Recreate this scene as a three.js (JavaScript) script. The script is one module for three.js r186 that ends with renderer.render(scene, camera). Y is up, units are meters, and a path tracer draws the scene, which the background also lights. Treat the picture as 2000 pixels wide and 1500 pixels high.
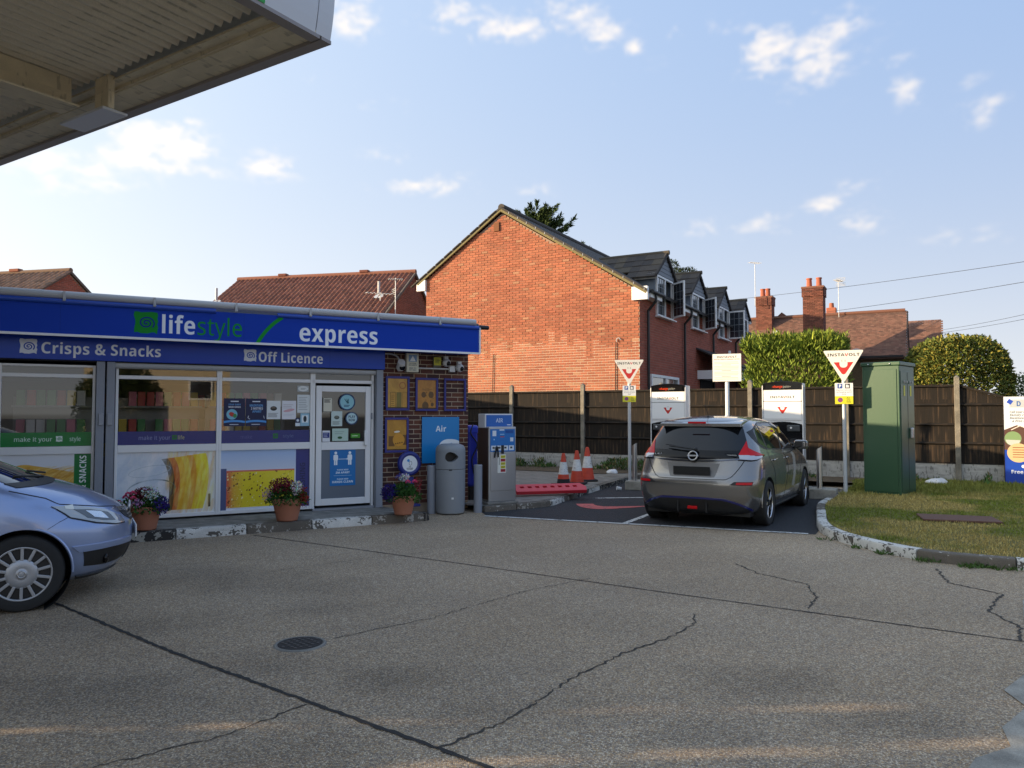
import * as THREE from 'three';
import { mergeGeometries, mergeVertices, toCreasedNormals } from 'three/addons/utils/BufferGeometryUtils.js';
import { RoundedBoxGeometry } from 'three/addons/geometries/RoundedBoxGeometry.js';
import { Brush, Evaluator, SUBTRACTION } from 'three-bvh-csg';

// ───────────── camera, sky, sun, exposure ─────────────
const scene = new THREE.Scene();
const FOCAL = 1480, EYE = 1.56, PITCH = Math.atan(60 / FOCAL);          // photograph 2000 x 1500
const camera = new THREE.PerspectiveCamera(2 * Math.atan(750 / FOCAL) * 180 / Math.PI, 4 / 3, 0.05, 600);
camera.position.set(0, EYE, 0);
camera.rotation.set(PITCH, 0, 0);
const renderer = new THREE.WebGLRenderer({ antialias: true });
renderer.toneMapping = THREE.LinearToneMapping;
renderer.toneMappingExposure = 2.05;
renderer.shadowMap.enabled = true;
renderer.shadowMap.type = THREE.PCFSoftShadowMap;

const rad = (d) => d * Math.PI / 180;
const SUN_HEADING = 267, SUN_ELEV = 12;                                   // headings: 0 straight ahead of the photograph, 90 right, 270 left
const sunDir = new THREE.Vector3(Math.sin(rad(SUN_HEADING)) * Math.cos(rad(SUN_ELEV)), Math.sin(rad(SUN_ELEV)), -Math.cos(rad(SUN_HEADING)) * Math.cos(rad(SUN_ELEV)));
const sun = new THREE.DirectionalLight(new THREE.Color().setRGB(1.0, 0.76, 0.48), 4.6);
sun.target.position.set(0, 0, -14); sun.position.copy(sunDir).multiplyScalar(60).add(sun.target.position);
sun.castShadow = true; sun.shadow.mapSize.set(4096, 4096); sun.shadow.radius = 1;
Object.assign(sun.shadow.camera, { left: -40, right: 40, top: 30, bottom: -30, near: 1, far: 160 });
scene.add(sun, sun.target);

// seeded random and noise
let seedState = 12345;
const rnd = () => { seedState = (seedState + 0x6d2b79f5) | 0; let t = Math.imul(seedState ^ (seedState >>> 15), 1 | seedState); t = (t + Math.imul(t ^ (t >>> 7), 61 | t)) ^ t; return ((t ^ (t >>> 14)) >>> 0) / 4294967296; };
const rr = (a, b) => a + (b - a) * rnd();
const lerp = (a, b, t) => a + (b - a) * t, clamp = (x, a = 0, b = 1) => Math.min(b, Math.max(a, x)), smooth = (a, b, x) => { const t = clamp((x - a) / (b - a)); return t * t * (3 - 2 * t); };
const hash = (x, y, s) => { let h = Math.imul(x, 374761393) ^ Math.imul(y, 668265263) ^ Math.imul(s, 1274126177); h = Math.imul(h ^ (h >>> 13), 1274126177); return ((h ^ (h >>> 16)) >>> 0) / 4294967296; };
function vnoise(x, y, s = 0, per = 0) {                                   // value noise, tileable when per is given
  const xi = Math.floor(x), yi = Math.floor(y), fx = x - xi, fy = y - yi, u = fx * fx * (3 - 2 * fx), v = fy * fy * (3 - 2 * fy);
  const m = (k) => per ? ((k % per) + per) % per : k;
  return lerp(lerp(hash(m(xi), m(yi), s), hash(m(xi + 1), m(yi), s), u), lerp(hash(m(xi), m(yi + 1), s), hash(m(xi + 1), m(yi + 1), s), u), v);
}
function fbm(x, y, s = 0, oct = 4, per = 0) { let a = 0.5, f = 1, t = 0, n = 0; for (let i = 0; i < oct; i++) { t += a * vnoise(x * f, y * f, s + i * 17, per * f); n += a; a *= 0.5; f *= 2; } return t / n; }

// the sky: clear evening air, brightest round the low sun, with small scattered clouds
{
  const W = 2048, Hh = 1024, data = new Float32Array(W * Hh * 4), d = new THREE.Vector3();
  // cloud banks: heading, elevation (degrees), half sizes (degrees), strength
  const px = (x, y) => { const a = (x - 1000) / FOCAL, b = (750 - y) / FOCAL; const v = new THREE.Vector3(a, b * Math.cos(PITCH) + Math.sin(PITCH), -(Math.cos(PITCH) - b * Math.sin(PITCH))).normalize(); return [Math.atan2(v.x, -v.z) * 180 / Math.PI, Math.asin(v.y) * 180 / Math.PI]; };
  const banks = [[690, 35, 48, 34, 1], [900, 30, 75, 36, .75], [1010, 55, 110, 28, .75], [1110, 20, 70, 26, .7], [1170, 60, 46, 24, .95], [1238, 94, 18, 16, .8], [1500, 100, 50, 42, 1], [1590, 120, 70, 48, .9], [1630, 60, 70, 36, .6], [1415, 52, 34, 18, .55], [1770, 178, 30, 28, .9], [1755, 122, 34, 14, .5],
    [1910, 230, 28, 22, .85], [1925, 200, 40, 14, .5], [320, 280, 95, 44, 1], [300, 320, 130, 30, .7], [375, 238, 24, 10, .7], [110, 330, 130, 40, .7], [525, 326, 55, 24, .8], [830, 362, 110, 26, .62], [755, 305, 50, 14, .5], [1365, 442, 34, 20, .75], [1490, 440, 75, 24, .5], [1610, 402, 34, 20, .7], [1675, 430, 50, 24, .7], [1685, 362, 46, 16, .6],
    [1890, 464, 70, 18, .5], [1040, 375, 40, 16, .5], [740, 205, 60, 14, .3], [1320, 60, 22, 10, .5], [1900, 160, 30, 14, .4], [600, 150, 60, 20, .25], [1240, 130, 90, 30, .15]].map(([x, y, w, h, s]) => { const [a, e] = px(x, y); return [a, e, w / 24.5, h / 24.5, s]; });
  for (let k = 0; k < 150; k++) {                                         // the same kind of small clouds all the way round
    const hd = rr(40, 320), el = rr(6, 55); banks.push([hd > 180 ? hd - 360 : hd, el, rr(1.2, 4.5), rr(.6, 1.9), rr(.4, 1)]);
  }
  const near = []; for (let i = 0; i < W; i++) { const th = ((i + .5) / W - .5) * 2 * Math.PI, az = Math.atan2(Math.cos(th), -Math.sin(th)) * 180 / Math.PI; near.push(banks.filter(([a, , w]) => { let da = Math.abs(az - a); if (da > 180) da = 360 - da; return da < w * 2.2; })); }
  for (let j = 0; j < Hh; j++) for (let i = 0; i < W; i++) {
    const th = ((i + .5) / W - .5) * 2 * Math.PI, el = ((j + .5) / Hh - .5) * Math.PI;
    d.set(Math.cos(el) * Math.cos(th), Math.sin(el), Math.cos(el) * Math.sin(th));
    const e = Math.max(0, el * 180 / Math.PI), ang = Math.acos(clamp(d.dot(sunDir), -1, 1)) * 180 / Math.PI;
    const hz = Math.exp(-e / 13), g1 = Math.exp(-ang / 40), g2 = Math.exp(-ang / 11);
    let r = lerp(.10, .40, hz), g = lerp(.192, .405, hz), b = lerp(.372, .405, hz);
    r += g1 * 1.0 + g2 * 1.5; g += g1 * .93 + g2 * 1.15; b += g1 * .64 + g2 * .55;
    if (el > 0) {
      const az = Math.atan2(d.x, -d.z) * 180 / Math.PI; let c = 0;
      for (const [a, ce, w, h, s] of near[i]) {
        let da = Math.abs(az - a); if (da > 180) da = 360 - da; if (da > w * 2.2 || Math.abs(e - ce) > h * 2.2) continue;
        const q = (da / w) ** 2 + ((e - ce) / h) ** 2; c = Math.max(c, s * Math.exp(-q * 1.1));
      }
      if (c > .02) {
        const wx = 2.2 * (fbm(az * .5, e * .9, 5, 3) - .5), n = fbm(az * .6 + 40 + wx, e * 1.5 + 9 + wx, 3, 6), n2 = fbm(az * 2.2 + wx * 2, e * 4.2, 8, 4);
        let m = smooth(.22, 1.3, c * 1.1 + (n - .5) * 1.5 + (n2 - .5) * .75) * Math.min(1, c * 1.8);
        m *= .85; const warm = Math.exp(-ang / 60), cr = .50 + .30 * warm, cg = .465 + .25 * warm, cb = .44 + .16 * warm;
        r = lerp(r, Math.max(r, cr), m); g = lerp(g, Math.max(g, cg), m); b = lerp(b, Math.max(b, cb), m);
      }
    } else { const k = smooth(0, -.5, el); r = lerp(r, .16, k); g = lerp(g, .15, k); b = lerp(b, .13, k); }
    const o = (j * W + i) * 4; data[o] = r; data[o + 1] = g; data[o + 2] = b; data[o + 3] = 1;
  }
  const sky = new THREE.DataTexture(data, W, Hh, THREE.RGBAFormat, THREE.FloatType);
  sky.mapping = THREE.EquirectangularReflectionMapping; sky.magFilter = THREE.LinearFilter; sky.minFilter = THREE.LinearFilter; sky.needsUpdate = true;
  scene.background = sky; scene.environment = sky;
}

// ───────────── helpers ─────────────
const V = (x, y, z) => new THREE.Vector3(x, y, z);
const used = new Map();
const numbered = (n) => { const k = used.get(n) || 0; used.set(n, k + 1); return k ? `${n}_${String(k).padStart(3, '0')}` : n; };
const shade = (o) => { o.traverse((m) => { if (m.isMesh) { m.castShadow = true; m.receiveShadow = true; } }); return o; };
function thing(name, label, category, pos = [0, 0, 0], turn = 0, group) {
  const o = new THREE.Group(); o.name = numbered(name); o.position.set(...pos); o.rotation.y = turn; o.userData = { label, category }; if (group) o.userData.group = group; scene.add(o); return o;
}
function part(parent, name, geo, mat, pos, rot, label) {
  const m = new THREE.Mesh(geo, mat); m.name = name; m.castShadow = m.receiveShadow = true; if (pos) m.position.set(...pos); if (rot) m.rotation.set(...rot); if (label) m.userData.label = label; parent.add(m); return m;
}
function solo(name, label, category, geo, mat, pos, turn, group) { const m = part(scene, numbered(name), geo, mat, pos, turn ? [0, turn, 0] : null); m.userData = { label, category }; if (group) m.userData.group = group; return m; }
function struct(name, geo, mat, pos, rot) { const m = part(scene, numbered(name), geo, mat, pos, rot); m.userData.kind = 'structure'; return m; }
function stuff(parent, name, geo, mat) { const m = part(parent, parent === scene ? numbered(name) : name, geo, mat); m.userData.kind = 'stuff'; return m; }
// box-projected uv in metres
function muv(g, s = 1) {
  if (!g.attributes.normal) g.computeVertexNormals();
  const p = g.attributes.position, n = g.attributes.normal, uv = new Float32Array(p.count * 2);
  for (let i = 0; i < p.count; i++) {
    const ax = Math.abs(n.getX(i)), ay = Math.abs(n.getY(i)), az = Math.abs(n.getZ(i)); let u, v;
    if (ay >= ax && ay >= az) { u = p.getX(i); v = p.getZ(i); } else if (ax >= az) { u = p.getZ(i); v = p.getY(i); } else { u = p.getX(i); v = p.getY(i); }
    uv[i * 2] = u * s; uv[i * 2 + 1] = v * s;
  }
  g.setAttribute('uv', new THREE.BufferAttribute(uv, 2)); return g;
}
const at = (g, x, y, z, rx = 0, ry = 0, rz = 0) => { if (rx || ry || rz) g.applyMatrix4(new THREE.Matrix4().makeRotationFromEuler(new THREE.Euler(rx, ry, rz))); return g.translate(x, y, z); };
const box = (w, h, d, x = 0, y = 0, z = 0) => muv(new THREE.BoxGeometry(w, h, d)).translate(x, y, z);
const rbox = (w, h, d, r, x = 0, y = 0, z = 0, seg = 2) => muv(new RoundedBoxGeometry(w, h, d, seg, Math.min(r, w / 2.01, h / 2.01, d / 2.01))).translate(x, y, z);
const cyl = (r0, r1, h, x = 0, y = 0, z = 0, seg = 20) => new THREE.CylinderGeometry(r1, r0, h, seg).translate(x, y, z);
const merge = (list) => mergeGeometries(list.map((g) => { const q = g.index ? g.toNonIndexed() : g; for (const k of Object.keys(q.attributes)) if (!['position', 'normal', 'uv'].includes(k)) q.deleteAttribute(k); if (!q.attributes.uv) muv(q); return q; }));
function tube(pts, r, seg = 24, rs = 6, closed = false) { return new THREE.TubeGeometry(new THREE.CatmullRomCurve3(pts.map((p) => p.isVector3 ? p : V(...p)), closed), seg, r, rs, closed); }
function rod(a, b, r, rs = 6) { const A = V(...a), B = V(...b), d = B.clone().sub(A), g = new THREE.CylinderGeometry(r, r, d.length(), rs); g.applyQuaternion(new THREE.Quaternion().setFromUnitVectors(V(0, 1, 0), d.normalize())); return g.translate((A.x + B.x) / 2, (A.y + B.y) / 2, (A.z + B.z) / 2); }
const shape = (pts) => { const s = new THREE.Shape(); pts.forEach(([x, y], i) => i ? s.lineTo(x, y) : s.moveTo(x, y)); s.closePath(); return s; };
const prism = (pts, depth, bevel = 0) => muv(new THREE.ExtrudeGeometry(shape(pts), { depth, bevelEnabled: bevel > 0, bevelSize: bevel, bevelThickness: bevel, bevelSegments: 2, steps: 1 }));
function sheet(pts, y) { const g = new THREE.ShapeGeometry(shape(pts.map(([x, z]) => [x, -z]))); g.rotateX(-Math.PI / 2); return muv(g.translate(0, y, 0)); }

// textures
function canvasTex(w, h, draw) {
  const c = document.createElement('canvas'); c.width = w; c.height = h; const g = c.getContext('2d'); draw(g, w, h);
  const t = new THREE.CanvasTexture(c); t.colorSpace = THREE.SRGBColorSpace; t.magFilter = THREE.LinearFilter; t.anisotropy = 8; return t;
}
function dataTex(n, f, srgb = true, ch = 4) {
  const d = new Uint8Array(n * n * 4); for (let j = 0; j < n; j++) for (let i = 0; i < n; i++) { const c = f(i, j), o = (j * n + i) * 4; d[o] = clamp(c[0]) * 255; d[o + 1] = clamp(c[1]) * 255; d[o + 2] = clamp(c[2]) * 255; d[o + 3] = 255; }
  const t = new THREE.DataTexture(d, n, n); t.wrapS = t.wrapT = THREE.RepeatWrapping; t.magFilter = THREE.LinearFilter; t.minFilter = THREE.LinearMipmapLinearFilter; t.generateMipmaps = true; if (srgb) t.colorSpace = THREE.SRGBColorSpace; t.needsUpdate = true; return t;
}
const rep = (t, x, y = x) => { const c = t.clone(); c.repeat.set(x, y); c.needsUpdate = true; return c; };
const mat = (color, rough = .8, o = {}) => { const m = new THREE.MeshStandardMaterial({ roughness: rough, ...o }); if (Array.isArray(color)) m.color.setRGB(...color); else m.color.set(color); return m; };
const phys = (color, rough, o = {}) => { const m = new THREE.MeshPhysicalMaterial({ roughness: rough, ...o }); if (Array.isArray(color)) m.color.setRGB(...color); else m.color.set(color); return m; };
function fitText(g, text, x, y, w, size, weight = 'bold', align = 'left', family = 'sans-serif') {       // text drawn to a given width, baseline at y
  g.save(); g.font = `${weight} ${size}px ${family}`; const m = g.measureText(text).width; g.translate(x, y); if (w) g.scale(w / m, 1); g.textAlign = align === 'center' && !w ? 'center' : 'left'; g.fillText(text, 0, 0); g.restore();
}
// ───────────── surfaces ─────────────
const pebble = (n, cells, seed, pick) => {                               // packed stones: returns colour and height per pixel
  const cs = n / cells;
  return (i, j) => {
    const x = (i + .5) / cs, y = (j + .5) / cs, xi = Math.floor(x), yi = Math.floor(y); let best = 9, second = 9, id = 0;
    for (let a = -1; a <= 1; a++) for (let b = -1; b <= 1; b++) {
      const cx = (xi + a + cells) % cells, cy = (yi + b + cells) % cells, jx = xi + a + .15 + .7 * hash(cx, cy, seed), jy = yi + b + .15 + .7 * hash(cx, cy, seed + 1), d = (jx - x) ** 2 + (jy - y) ** 2;
      if (d < best) { second = best; best = d; id = hash(cx, cy, seed + 2); } else if (d < second) second = d;
    }
    return pick(id, Math.sqrt(second) - Math.sqrt(best), i, j);
  };
};
const AGG = [[.68, .61, .50], [.59, .54, .47], [.79, .73, .63], [.50, .44, .37], [.72, .61, .46], [.42, .39, .36], [.64, .59, .53], [.86, .81, .72], [.57, .48, .37], [.62, .58, .54]];
const aggPick = pebble(1024, 150, 5, (id, edge, i, j) => { const q = AGG[Math.floor(id * 9.99)], c = q.map((v, i) => v * .72 + [.63, .58, .51][i] * .28), k = .74 + .26 * smooth(0, .28, edge), n = .9 + .2 * vnoise(i / 3, j / 3, 4); return [c[0] * k * n, c[1] * k * n, c[2] * k * n]; });
const aggTex = dataTex(1024, aggPick);
const aggBump = dataTex(1024, pebble(1024, 150, 5, (id, edge) => { const h = smooth(0, .4, edge) * (.55 + .45 * id); return [h, h, h]; }), false);
const tarTex = dataTex(512, pebble(512, 90, 9, (id, edge, i, j) => { const v = (.20 + .13 * id * id + .04 * vnoise(i / 2, j / 2, 3)) * (.7 + .3 * smooth(0, .3, edge)); return [v, v * 1.01, v * 1.04]; }));
const tarBump = dataTex(512, pebble(512, 90, 9, (id, edge) => { const h = smooth(0, .4, edge) * (.4 + .6 * id); return [h, h, h]; }), false);
const concTex = dataTex(512, (i, j) => { const n = fbm(i / 64, j / 64, 2, 5, 8), s = vnoise(i / 1.6, j / 1.6, 6, 320), v = .50 + .22 * (n - .5) + .12 * (s - .5); return [v * 1.02, v, v * .95]; });
const paleTex = dataTex(512, (i, j) => { const n = fbm(i / 70, j / 70, 202, 4, 0), s = vnoise(i / 1.5, j / 1.5, 206), d = smooth(.62, .72, fbm(i / 24, j / 90, 207, 4)), v = .84 + .10 * (n - .5) + .05 * (s - .5) - .12 * d; return [v, v * .985, v * .95]; });
const noiseBump = dataTex(512, (i, j) => { const v = .5 * fbm(i / 16, j / 16, 31, 4, 32) + .5 * vnoise(i / 2, j / 2, 12, 256); return [v, v, v]; }, false);
const wavyBump = dataTex(256, (i, j) => { const v = fbm(i / 64, j / 64, 77, 2, 4); return [v, v, v]; }, false);
const paintTex = (seed, cover, paint, under) => dataTex(512, (i, j) => {   // worn road or kerb paint: flakes with hard outlines
  const n = .6 * fbm(i / 40, j / 40, seed, 5, 0) + .4 * fbm(i / 9, j / 9, seed + 3, 3, 0), k = smooth(cover, cover + .035, n), g = .93 + .14 * vnoise(i / 2, j / 2, seed);
  return [0, 1, 2].map((c) => lerp(under[c], paint[c], k) * g * (.92 + .16 * fbm(i / 70, j / 70, seed + 9, 3)));
});
const kerbWhite = mat('#fff', .85, { map: paintTex(41, .40, [.80, .79, .76], [.36, .34, .31]), bumpMap: noiseBump, bumpScale: .004 });
const kerbGrey = mat('#fff', .9, { map: paintTex(57, .60, [.66, .64, .60], [.40, .37, .33]), bumpMap: noiseBump, bumpScale: .005 });
const kerbDark = mat('#fff', .9, { map: paintTex(63, .53, [.62, .61, .57], [.20, .19, .18]), bumpMap: noiseBump, bumpScale: .005 });
const linePaint = mat('#fff', .75, { map: paintTex(71, .36, [.80, .80, .78], [.34, .34, .34]), bumpMap: noiseBump, bumpScale: .002 });
const redPaint = mat('#fff', .8, { map: paintTex(83, .33, [.74, .36, .34], [.32, .29, .29]), bumpMap: noiseBump, bumpScale: .002 });
const concrete = mat('#fff', .9, { map: concTex, bumpMap: noiseBump, bumpScale: .003 });
const concretePale = mat([1.25, 1.22, 1.15], .9, { map: concTex, bumpMap: noiseBump, bumpScale: .003 });
const bitumen = mat([.018, .017, .016], .85, { bumpMap: noiseBump, bumpScale: .004 });
const crackFill = mat([.045, .04, .033], .95);

// ───────────── ground ─────────────
{
  const g = muv(new THREE.PlaneGeometry(700, 700).rotateX(-Math.PI / 2), .5); struct('ground', g, mat('#fff', .95, { map: rep(tarTex, 1), bumpMap: rep(tarBump, 1), bumpScale: .004 }), [0, -.02, -60]);
  // forecourt: exposed aggregate concrete with tyre and oil stains
  const x0 = -26, x1 = 12, z0 = -24, z1 = 14, st = .16, nx = Math.round((x1 - x0) / st), nz = Math.round((z1 - z0) / st);
  const f = new THREE.PlaneGeometry(x1 - x0, z1 - z0, nx, nz).rotateX(-Math.PI / 2).translate((x0 + x1) / 2, 0, (z0 + z1) / 2); muv(f, .78);
  const p = f.attributes.position, col = new Float32Array(p.count * 3);
  const spots = [[-2.3, -4.3, .75, .30], [-1.6, -4.75, .5, .22], [-.75, -4.5, .4, .30], [-2.9, -5.6, .7, .22], [-3.0, -7.4, 1.1, .26], [-1.9, -7.0, .6, .18], [-1.55, -6.1, .35, .2], [.3, -4.1, .5, .16], [1.5, -4.5, .5, .2], [1.9, -3.9, .45, .22], [.9, -3.75, .4, .18], [-.2, -4.05, .45, .2], [-1.0, -3.5, .5, .2], [2.5, -6.2, .7, .12], [-3.4, -4.4, .6, .28], [1.2, -6.9, .8, .1]];
  for (let i = 0; i < p.count; i++) {
    const x = p.getX(i), z = p.getZ(i); let k = 1.12 + .42 * (fbm(x * .55 + 9, z * .55, 21, 4) - .5) + .22 * (fbm(x * 1.4 - z * .8, z * 2.4 + x * 1.2, 33, 4) - .5);
    let st2 = 0; for (const [sx, sz, r, s] of spots) { const dx = (x - sx) * .8 + (z - sz) * .3, dz = (z - sz) * 1.5 - (x - sx) * .25, q = Math.sqrt(dx * dx + dz * dz) / r; st2 = Math.max(st2, s * smooth(1.15, .1, q + 1.1 * (fbm(x * 4, z * 4, 61, 3) - .5))); }
    k *= 1 - st2 * 1.05; const w = fbm(x * .9, z * .9, 51, 3) - .5; col.set([k * (1 + .06 * w), k, k * (1 - .10 * w)], i * 3);
  }
  f.setAttribute('color', new THREE.BufferAttribute(col, 3));
  struct('forecourt', f, mat([1.0, .94, .87], .88, { map: aggTex, bumpMap: aggBump, bumpScale: .003, vertexColors: true }));
}
// expansion joints filled with bitumen, and cracks: thin ragged ribbons
function ribbon(pts, w, y, jag = .02, step = .05, vary = .6) {
  const P = []; for (let i = 0; i < pts.length - 1; i++) { const [a, b] = [pts[i], pts[i + 1]], L = Math.hypot(b[0] - a[0], b[1] - a[1]), n = Math.max(1, Math.round(L / step)); for (let k = 0; k < n; k++) P.push([lerp(a[0], b[0], k / n), lerp(a[1], b[1], k / n)]); } P.push(pts.at(-1));
  const pos = [], idx = []; P.forEach(([x, z], i) => {
    const a = P[Math.max(0, i - 1)], b = P[Math.min(P.length - 1, i + 1)], dx = b[0] - a[0], dz = b[1] - a[1], L = Math.hypot(dx, dz) || 1, j = (rnd() - .5) * 2 * jag, hw = w / 2 * (1 - vary / 2 + vary * rnd());
    const nx = -dz / L, nz = dx / L; pos.push(x + nx * (j - hw), y, z + nz * (j - hw), x + nx * (j + hw), y, z + nz * (j + hw)); if (i) { const o = i * 2; idx.push(o - 2, o - 1, o, o - 1, o + 1, o); }
  });
  const g = new THREE.BufferGeometry(); g.setAttribute('position', new THREE.Float32BufferAttribute(pos, 3)); g.setIndex(idx); g.computeVertexNormals(); const n = g.attributes.normal; for (let i = 0; i < n.count; i++) n.setXYZ(i, 0, 1, 0); return muv(g);
}
struct('expansion_joint', ribbon([[-7.5, -9.2], [-3.85, -6.4], [-2.2, -5.02], [-.34, -3.60], [1.6, -2.05], [4, 0]], .028, .004, .006, .04), bitumen);
struct('expansion_joint', ribbon([[-3.35, -9.88], [-.3, -7.85], [1.43, -6.66], [3.53, -5.27], [7, -2.9]], .016, .004, .004, .04), bitumen);
const crack = (pts, w = .012) => struct('crack', ribbon(pts, w, .004, .016, .035, 1.2), crackFill);
crack([[-.34, -3.60], [.02, -3.98], [.35, -4.55], [.75, -5.05], [1.15, -5.42], [1.36, -5.72], [1.42, -6.0]], .012);
crack([[-1.25, -5.35], [-.6, -5.9], [.1, -6.75], [.75, -7.3]], .007); crack([[-2.4, -7.6], [-1.7, -8.2], [-.9, -8.7]], .006); crack([[-2.0, -3.3], [-1.4, -3.75], [-1.1, -4.15]], .008);
crack([[2.35, -8.0], [2.42, -7.5], [2.72, -7.05], [2.6, -6.55], [2.38, -6.15]], .014); crack([[4.3, -7.75], [4.05, -7.1], [4.25, -6.65], [3.8, -6.1], [3.72, -5.6], [3.5, -5.3]], .017);
crack([[-4.6, -8.1], [-3.6, -7.9], [-2.7, -8.25]], .006);
// EV bay
const BAY = [[-.5, -12.25], [-.39, -11.74], [1.58, -10.95], [3.95, -9.93], [4.2, -10.4], [4.55, -11.34], [5.1, -12.6], [5.95, -14.08], [6.9, -15.9], [6.3, -17.9], [3.6, -19.3], [2.62, -17.6], [1.6, -15.28], [.9, -13.6], [.6, -12.9]];
struct('bay_tarmac', sheet(BAY, .004), mat([.62, .63, .66], .92, { map: rep(tarTex, 1), bumpMap: rep(tarBump, 1), bumpScale: .005 }));
const strip = (a, b, w, y = .008) => { const dx = b[0] - a[0], dz = b[1] - a[1], L = Math.hypot(dx, dz), nx = -dz / L * w / 2, nz = dx / L * w / 2; return ribbon([a, b], w, y, .004, .06, .12); };
struct('bay_line', strip([-.42, -11.72], [3.87, -9.97], .085), linePaint);
struct('bay_line', strip([1.60, -10.9], [4.35, -16.0], .085), linePaint);
struct('bay_line', strip([1.55, -14.2], [2.75, -14.35], .085), linePaint);
{ const s = new THREE.Shape(); s.moveTo(1.12, 13.30); s.quadraticCurveTo(1.1, 12.65, 1.45, 12.55); s.quadraticCurveTo(1.8, 12.6, 2.42, 13.0); s.quadraticCurveTo(1.9, 12.95, 1.62, 12.92); s.quadraticCurveTo(1.4, 12.95, 1.42, 13.3); s.closePath();
  const g = new THREE.ShapeGeometry(s, 10); g.rotateX(-Math.PI / 2); struct('bay_symbol', muv(g.translate(0, .008, 0)), redPaint); }
// kerbs
function kerbRun(pts, len, w, h, pick, gapEnd = .008) {
  const root = new THREE.Group(); root.name = numbered('kerb'); root.userData.kind = 'structure'; scene.add(root);
  const curve = new THREE.CatmullRomCurve3(pts.map(([x, z]) => V(x, 0, z)), false, 'centripetal'), L = curve.getLength(), n = Math.round(L / len);
  for (let i = 0; i < n; i++) {
    const sub = 6, prof = [[0, -.05], [0, h - .025], [.012, h - .006], [.035, h], [w, h], [w, -.05]], pos = [], idx = [];
    for (let k = 0; k <= sub; k++) { const t = clamp((i + gapEnd / len + (1 - 2 * gapEnd / len) * k / sub) / n), c = curve.getPointAt(t), d = curve.getTangentAt(t), nx = d.z, nz = -d.x; prof.forEach(([o, y]) => pos.push(c.x + nx * o, y, c.z + nz * o)); }
    const m = prof.length; for (let k = 0; k < sub; k++) for (let q = 0; q < m - 1; q++) { const a = k * m + q, b = a + m; idx.push(a, a + 1, b, b, a + 1, b + 1); }
    for (const k of [0, sub]) for (let q = 1; q < m - 1; q++) idx.push(...(k ? [k * m, k * m + q, k * m + q + 1] : [k * m, k * m + q + 1, k * m + q]));
    let g = new THREE.BufferGeometry(); g.setAttribute('position', new THREE.Float32BufferAttribute(pos, 3)); g.setIndex(idx); g = toCreasedNormals(g, .6); muv(g, .9); const u = g.attributes.uv; for (let q = 0; q < u.count; q++) u.setXY(q, u.getX(q) + i * .37, u.getY(q) + i * .21);
    part(root, 'kerb_stone', g, pick(i));
  }
  return root;
}
// shop frame: x along the shop front, z out of it
const SHOP = V(-3.001, 0, -11.454), SHOP_TURN = rad(29.5);
const sp = (u, y, z) => V(u, y, z).applyAxisAngle(V(0, 1, 0), SHOP_TURN).add(SHOP);
const spa = (u, y, z) => sp(u, y, z).toArray();
const s2 = (u, z) => { const q = sp(u, 0, z); return [q.x, q.z]; };
struct('shop_pavement', sheet([s2(-14, -.2), s2(-14, .93), s2(1.36, .93), s2(1.0, -.2)], .12), concrete);
kerbRun([s2(-13.9, 1.06), s2(-6, 1.06), s2(-2, 1.06), s2(1.42, 1.06)], .84, .13, .12, (i) => [kerbGrey, kerbDark, kerbWhite, kerbGrey, kerbWhite][(i + 3) % 5]);
kerbRun([s2(1.46, 1.04), s2(1.2, .4), s2(1.02, -.1)], .6, .1, .12, () => kerbDark);
// raised apron left of the bay, running back to the fence
const APRON = [[-.42, -12.22], [-.1, -12.45], [.62, -12.95], [.92, -13.62], [1.62, -15.28], [2.62, -17.6], [3.6, -19.3], [2.0, -21.0], [-2.4, -23.4], [-4.6, -20.5], [-.98, -12.9], [-.7, -12.3]];
struct('apron', sheet(APRON, .10), mat([.86, .83, .78], .95, { map: concTex, bumpMap: noiseBump, bumpScale: .004 }));
kerbRun([[-.5, -12.3], [-.4, -12.18], [-.1, -12.40], [.62, -12.93], [.92, -13.62], [1.62, -15.28], [2.62, -17.6], [3.5, -19.1]], .72, .12, .10, (i) => [kerbGrey, kerbGrey, kerbWhite, kerbGrey, kerbDark, kerbWhite, kerbDark, kerbDark, kerbDark, kerbGrey][i % 10]);
struct('gravel_strip', (() => { const g = sheet([[3.45, -19.25], [2.25, -18.7], [.2, -19.9], [-1.6, -20.9], [-2.3, -23.4], [2.0, -21.2], [10.5, -16.4], [8.2, -15.6], [6.6, -16.6]], .112); return g; })(), mat([.78, .70, .60], .95, { map: rep(aggTex, 1), bumpMap: aggBump, bumpScale: .02 }));
// concrete slab on the right edge
struct('concrete_slab', sheet([[1.85, -2.4], [1.97, -3.36], [2.1, -3.5], [2.34, -3.62], [2.44, -3.84], [2.74, -4.1], [2.78, -4.35], [3.4, -4.9], [3.82, -5.72], [4.3, -6.45], [7, -6.4], [7, -2.4]], .006), concretePale);
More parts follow.
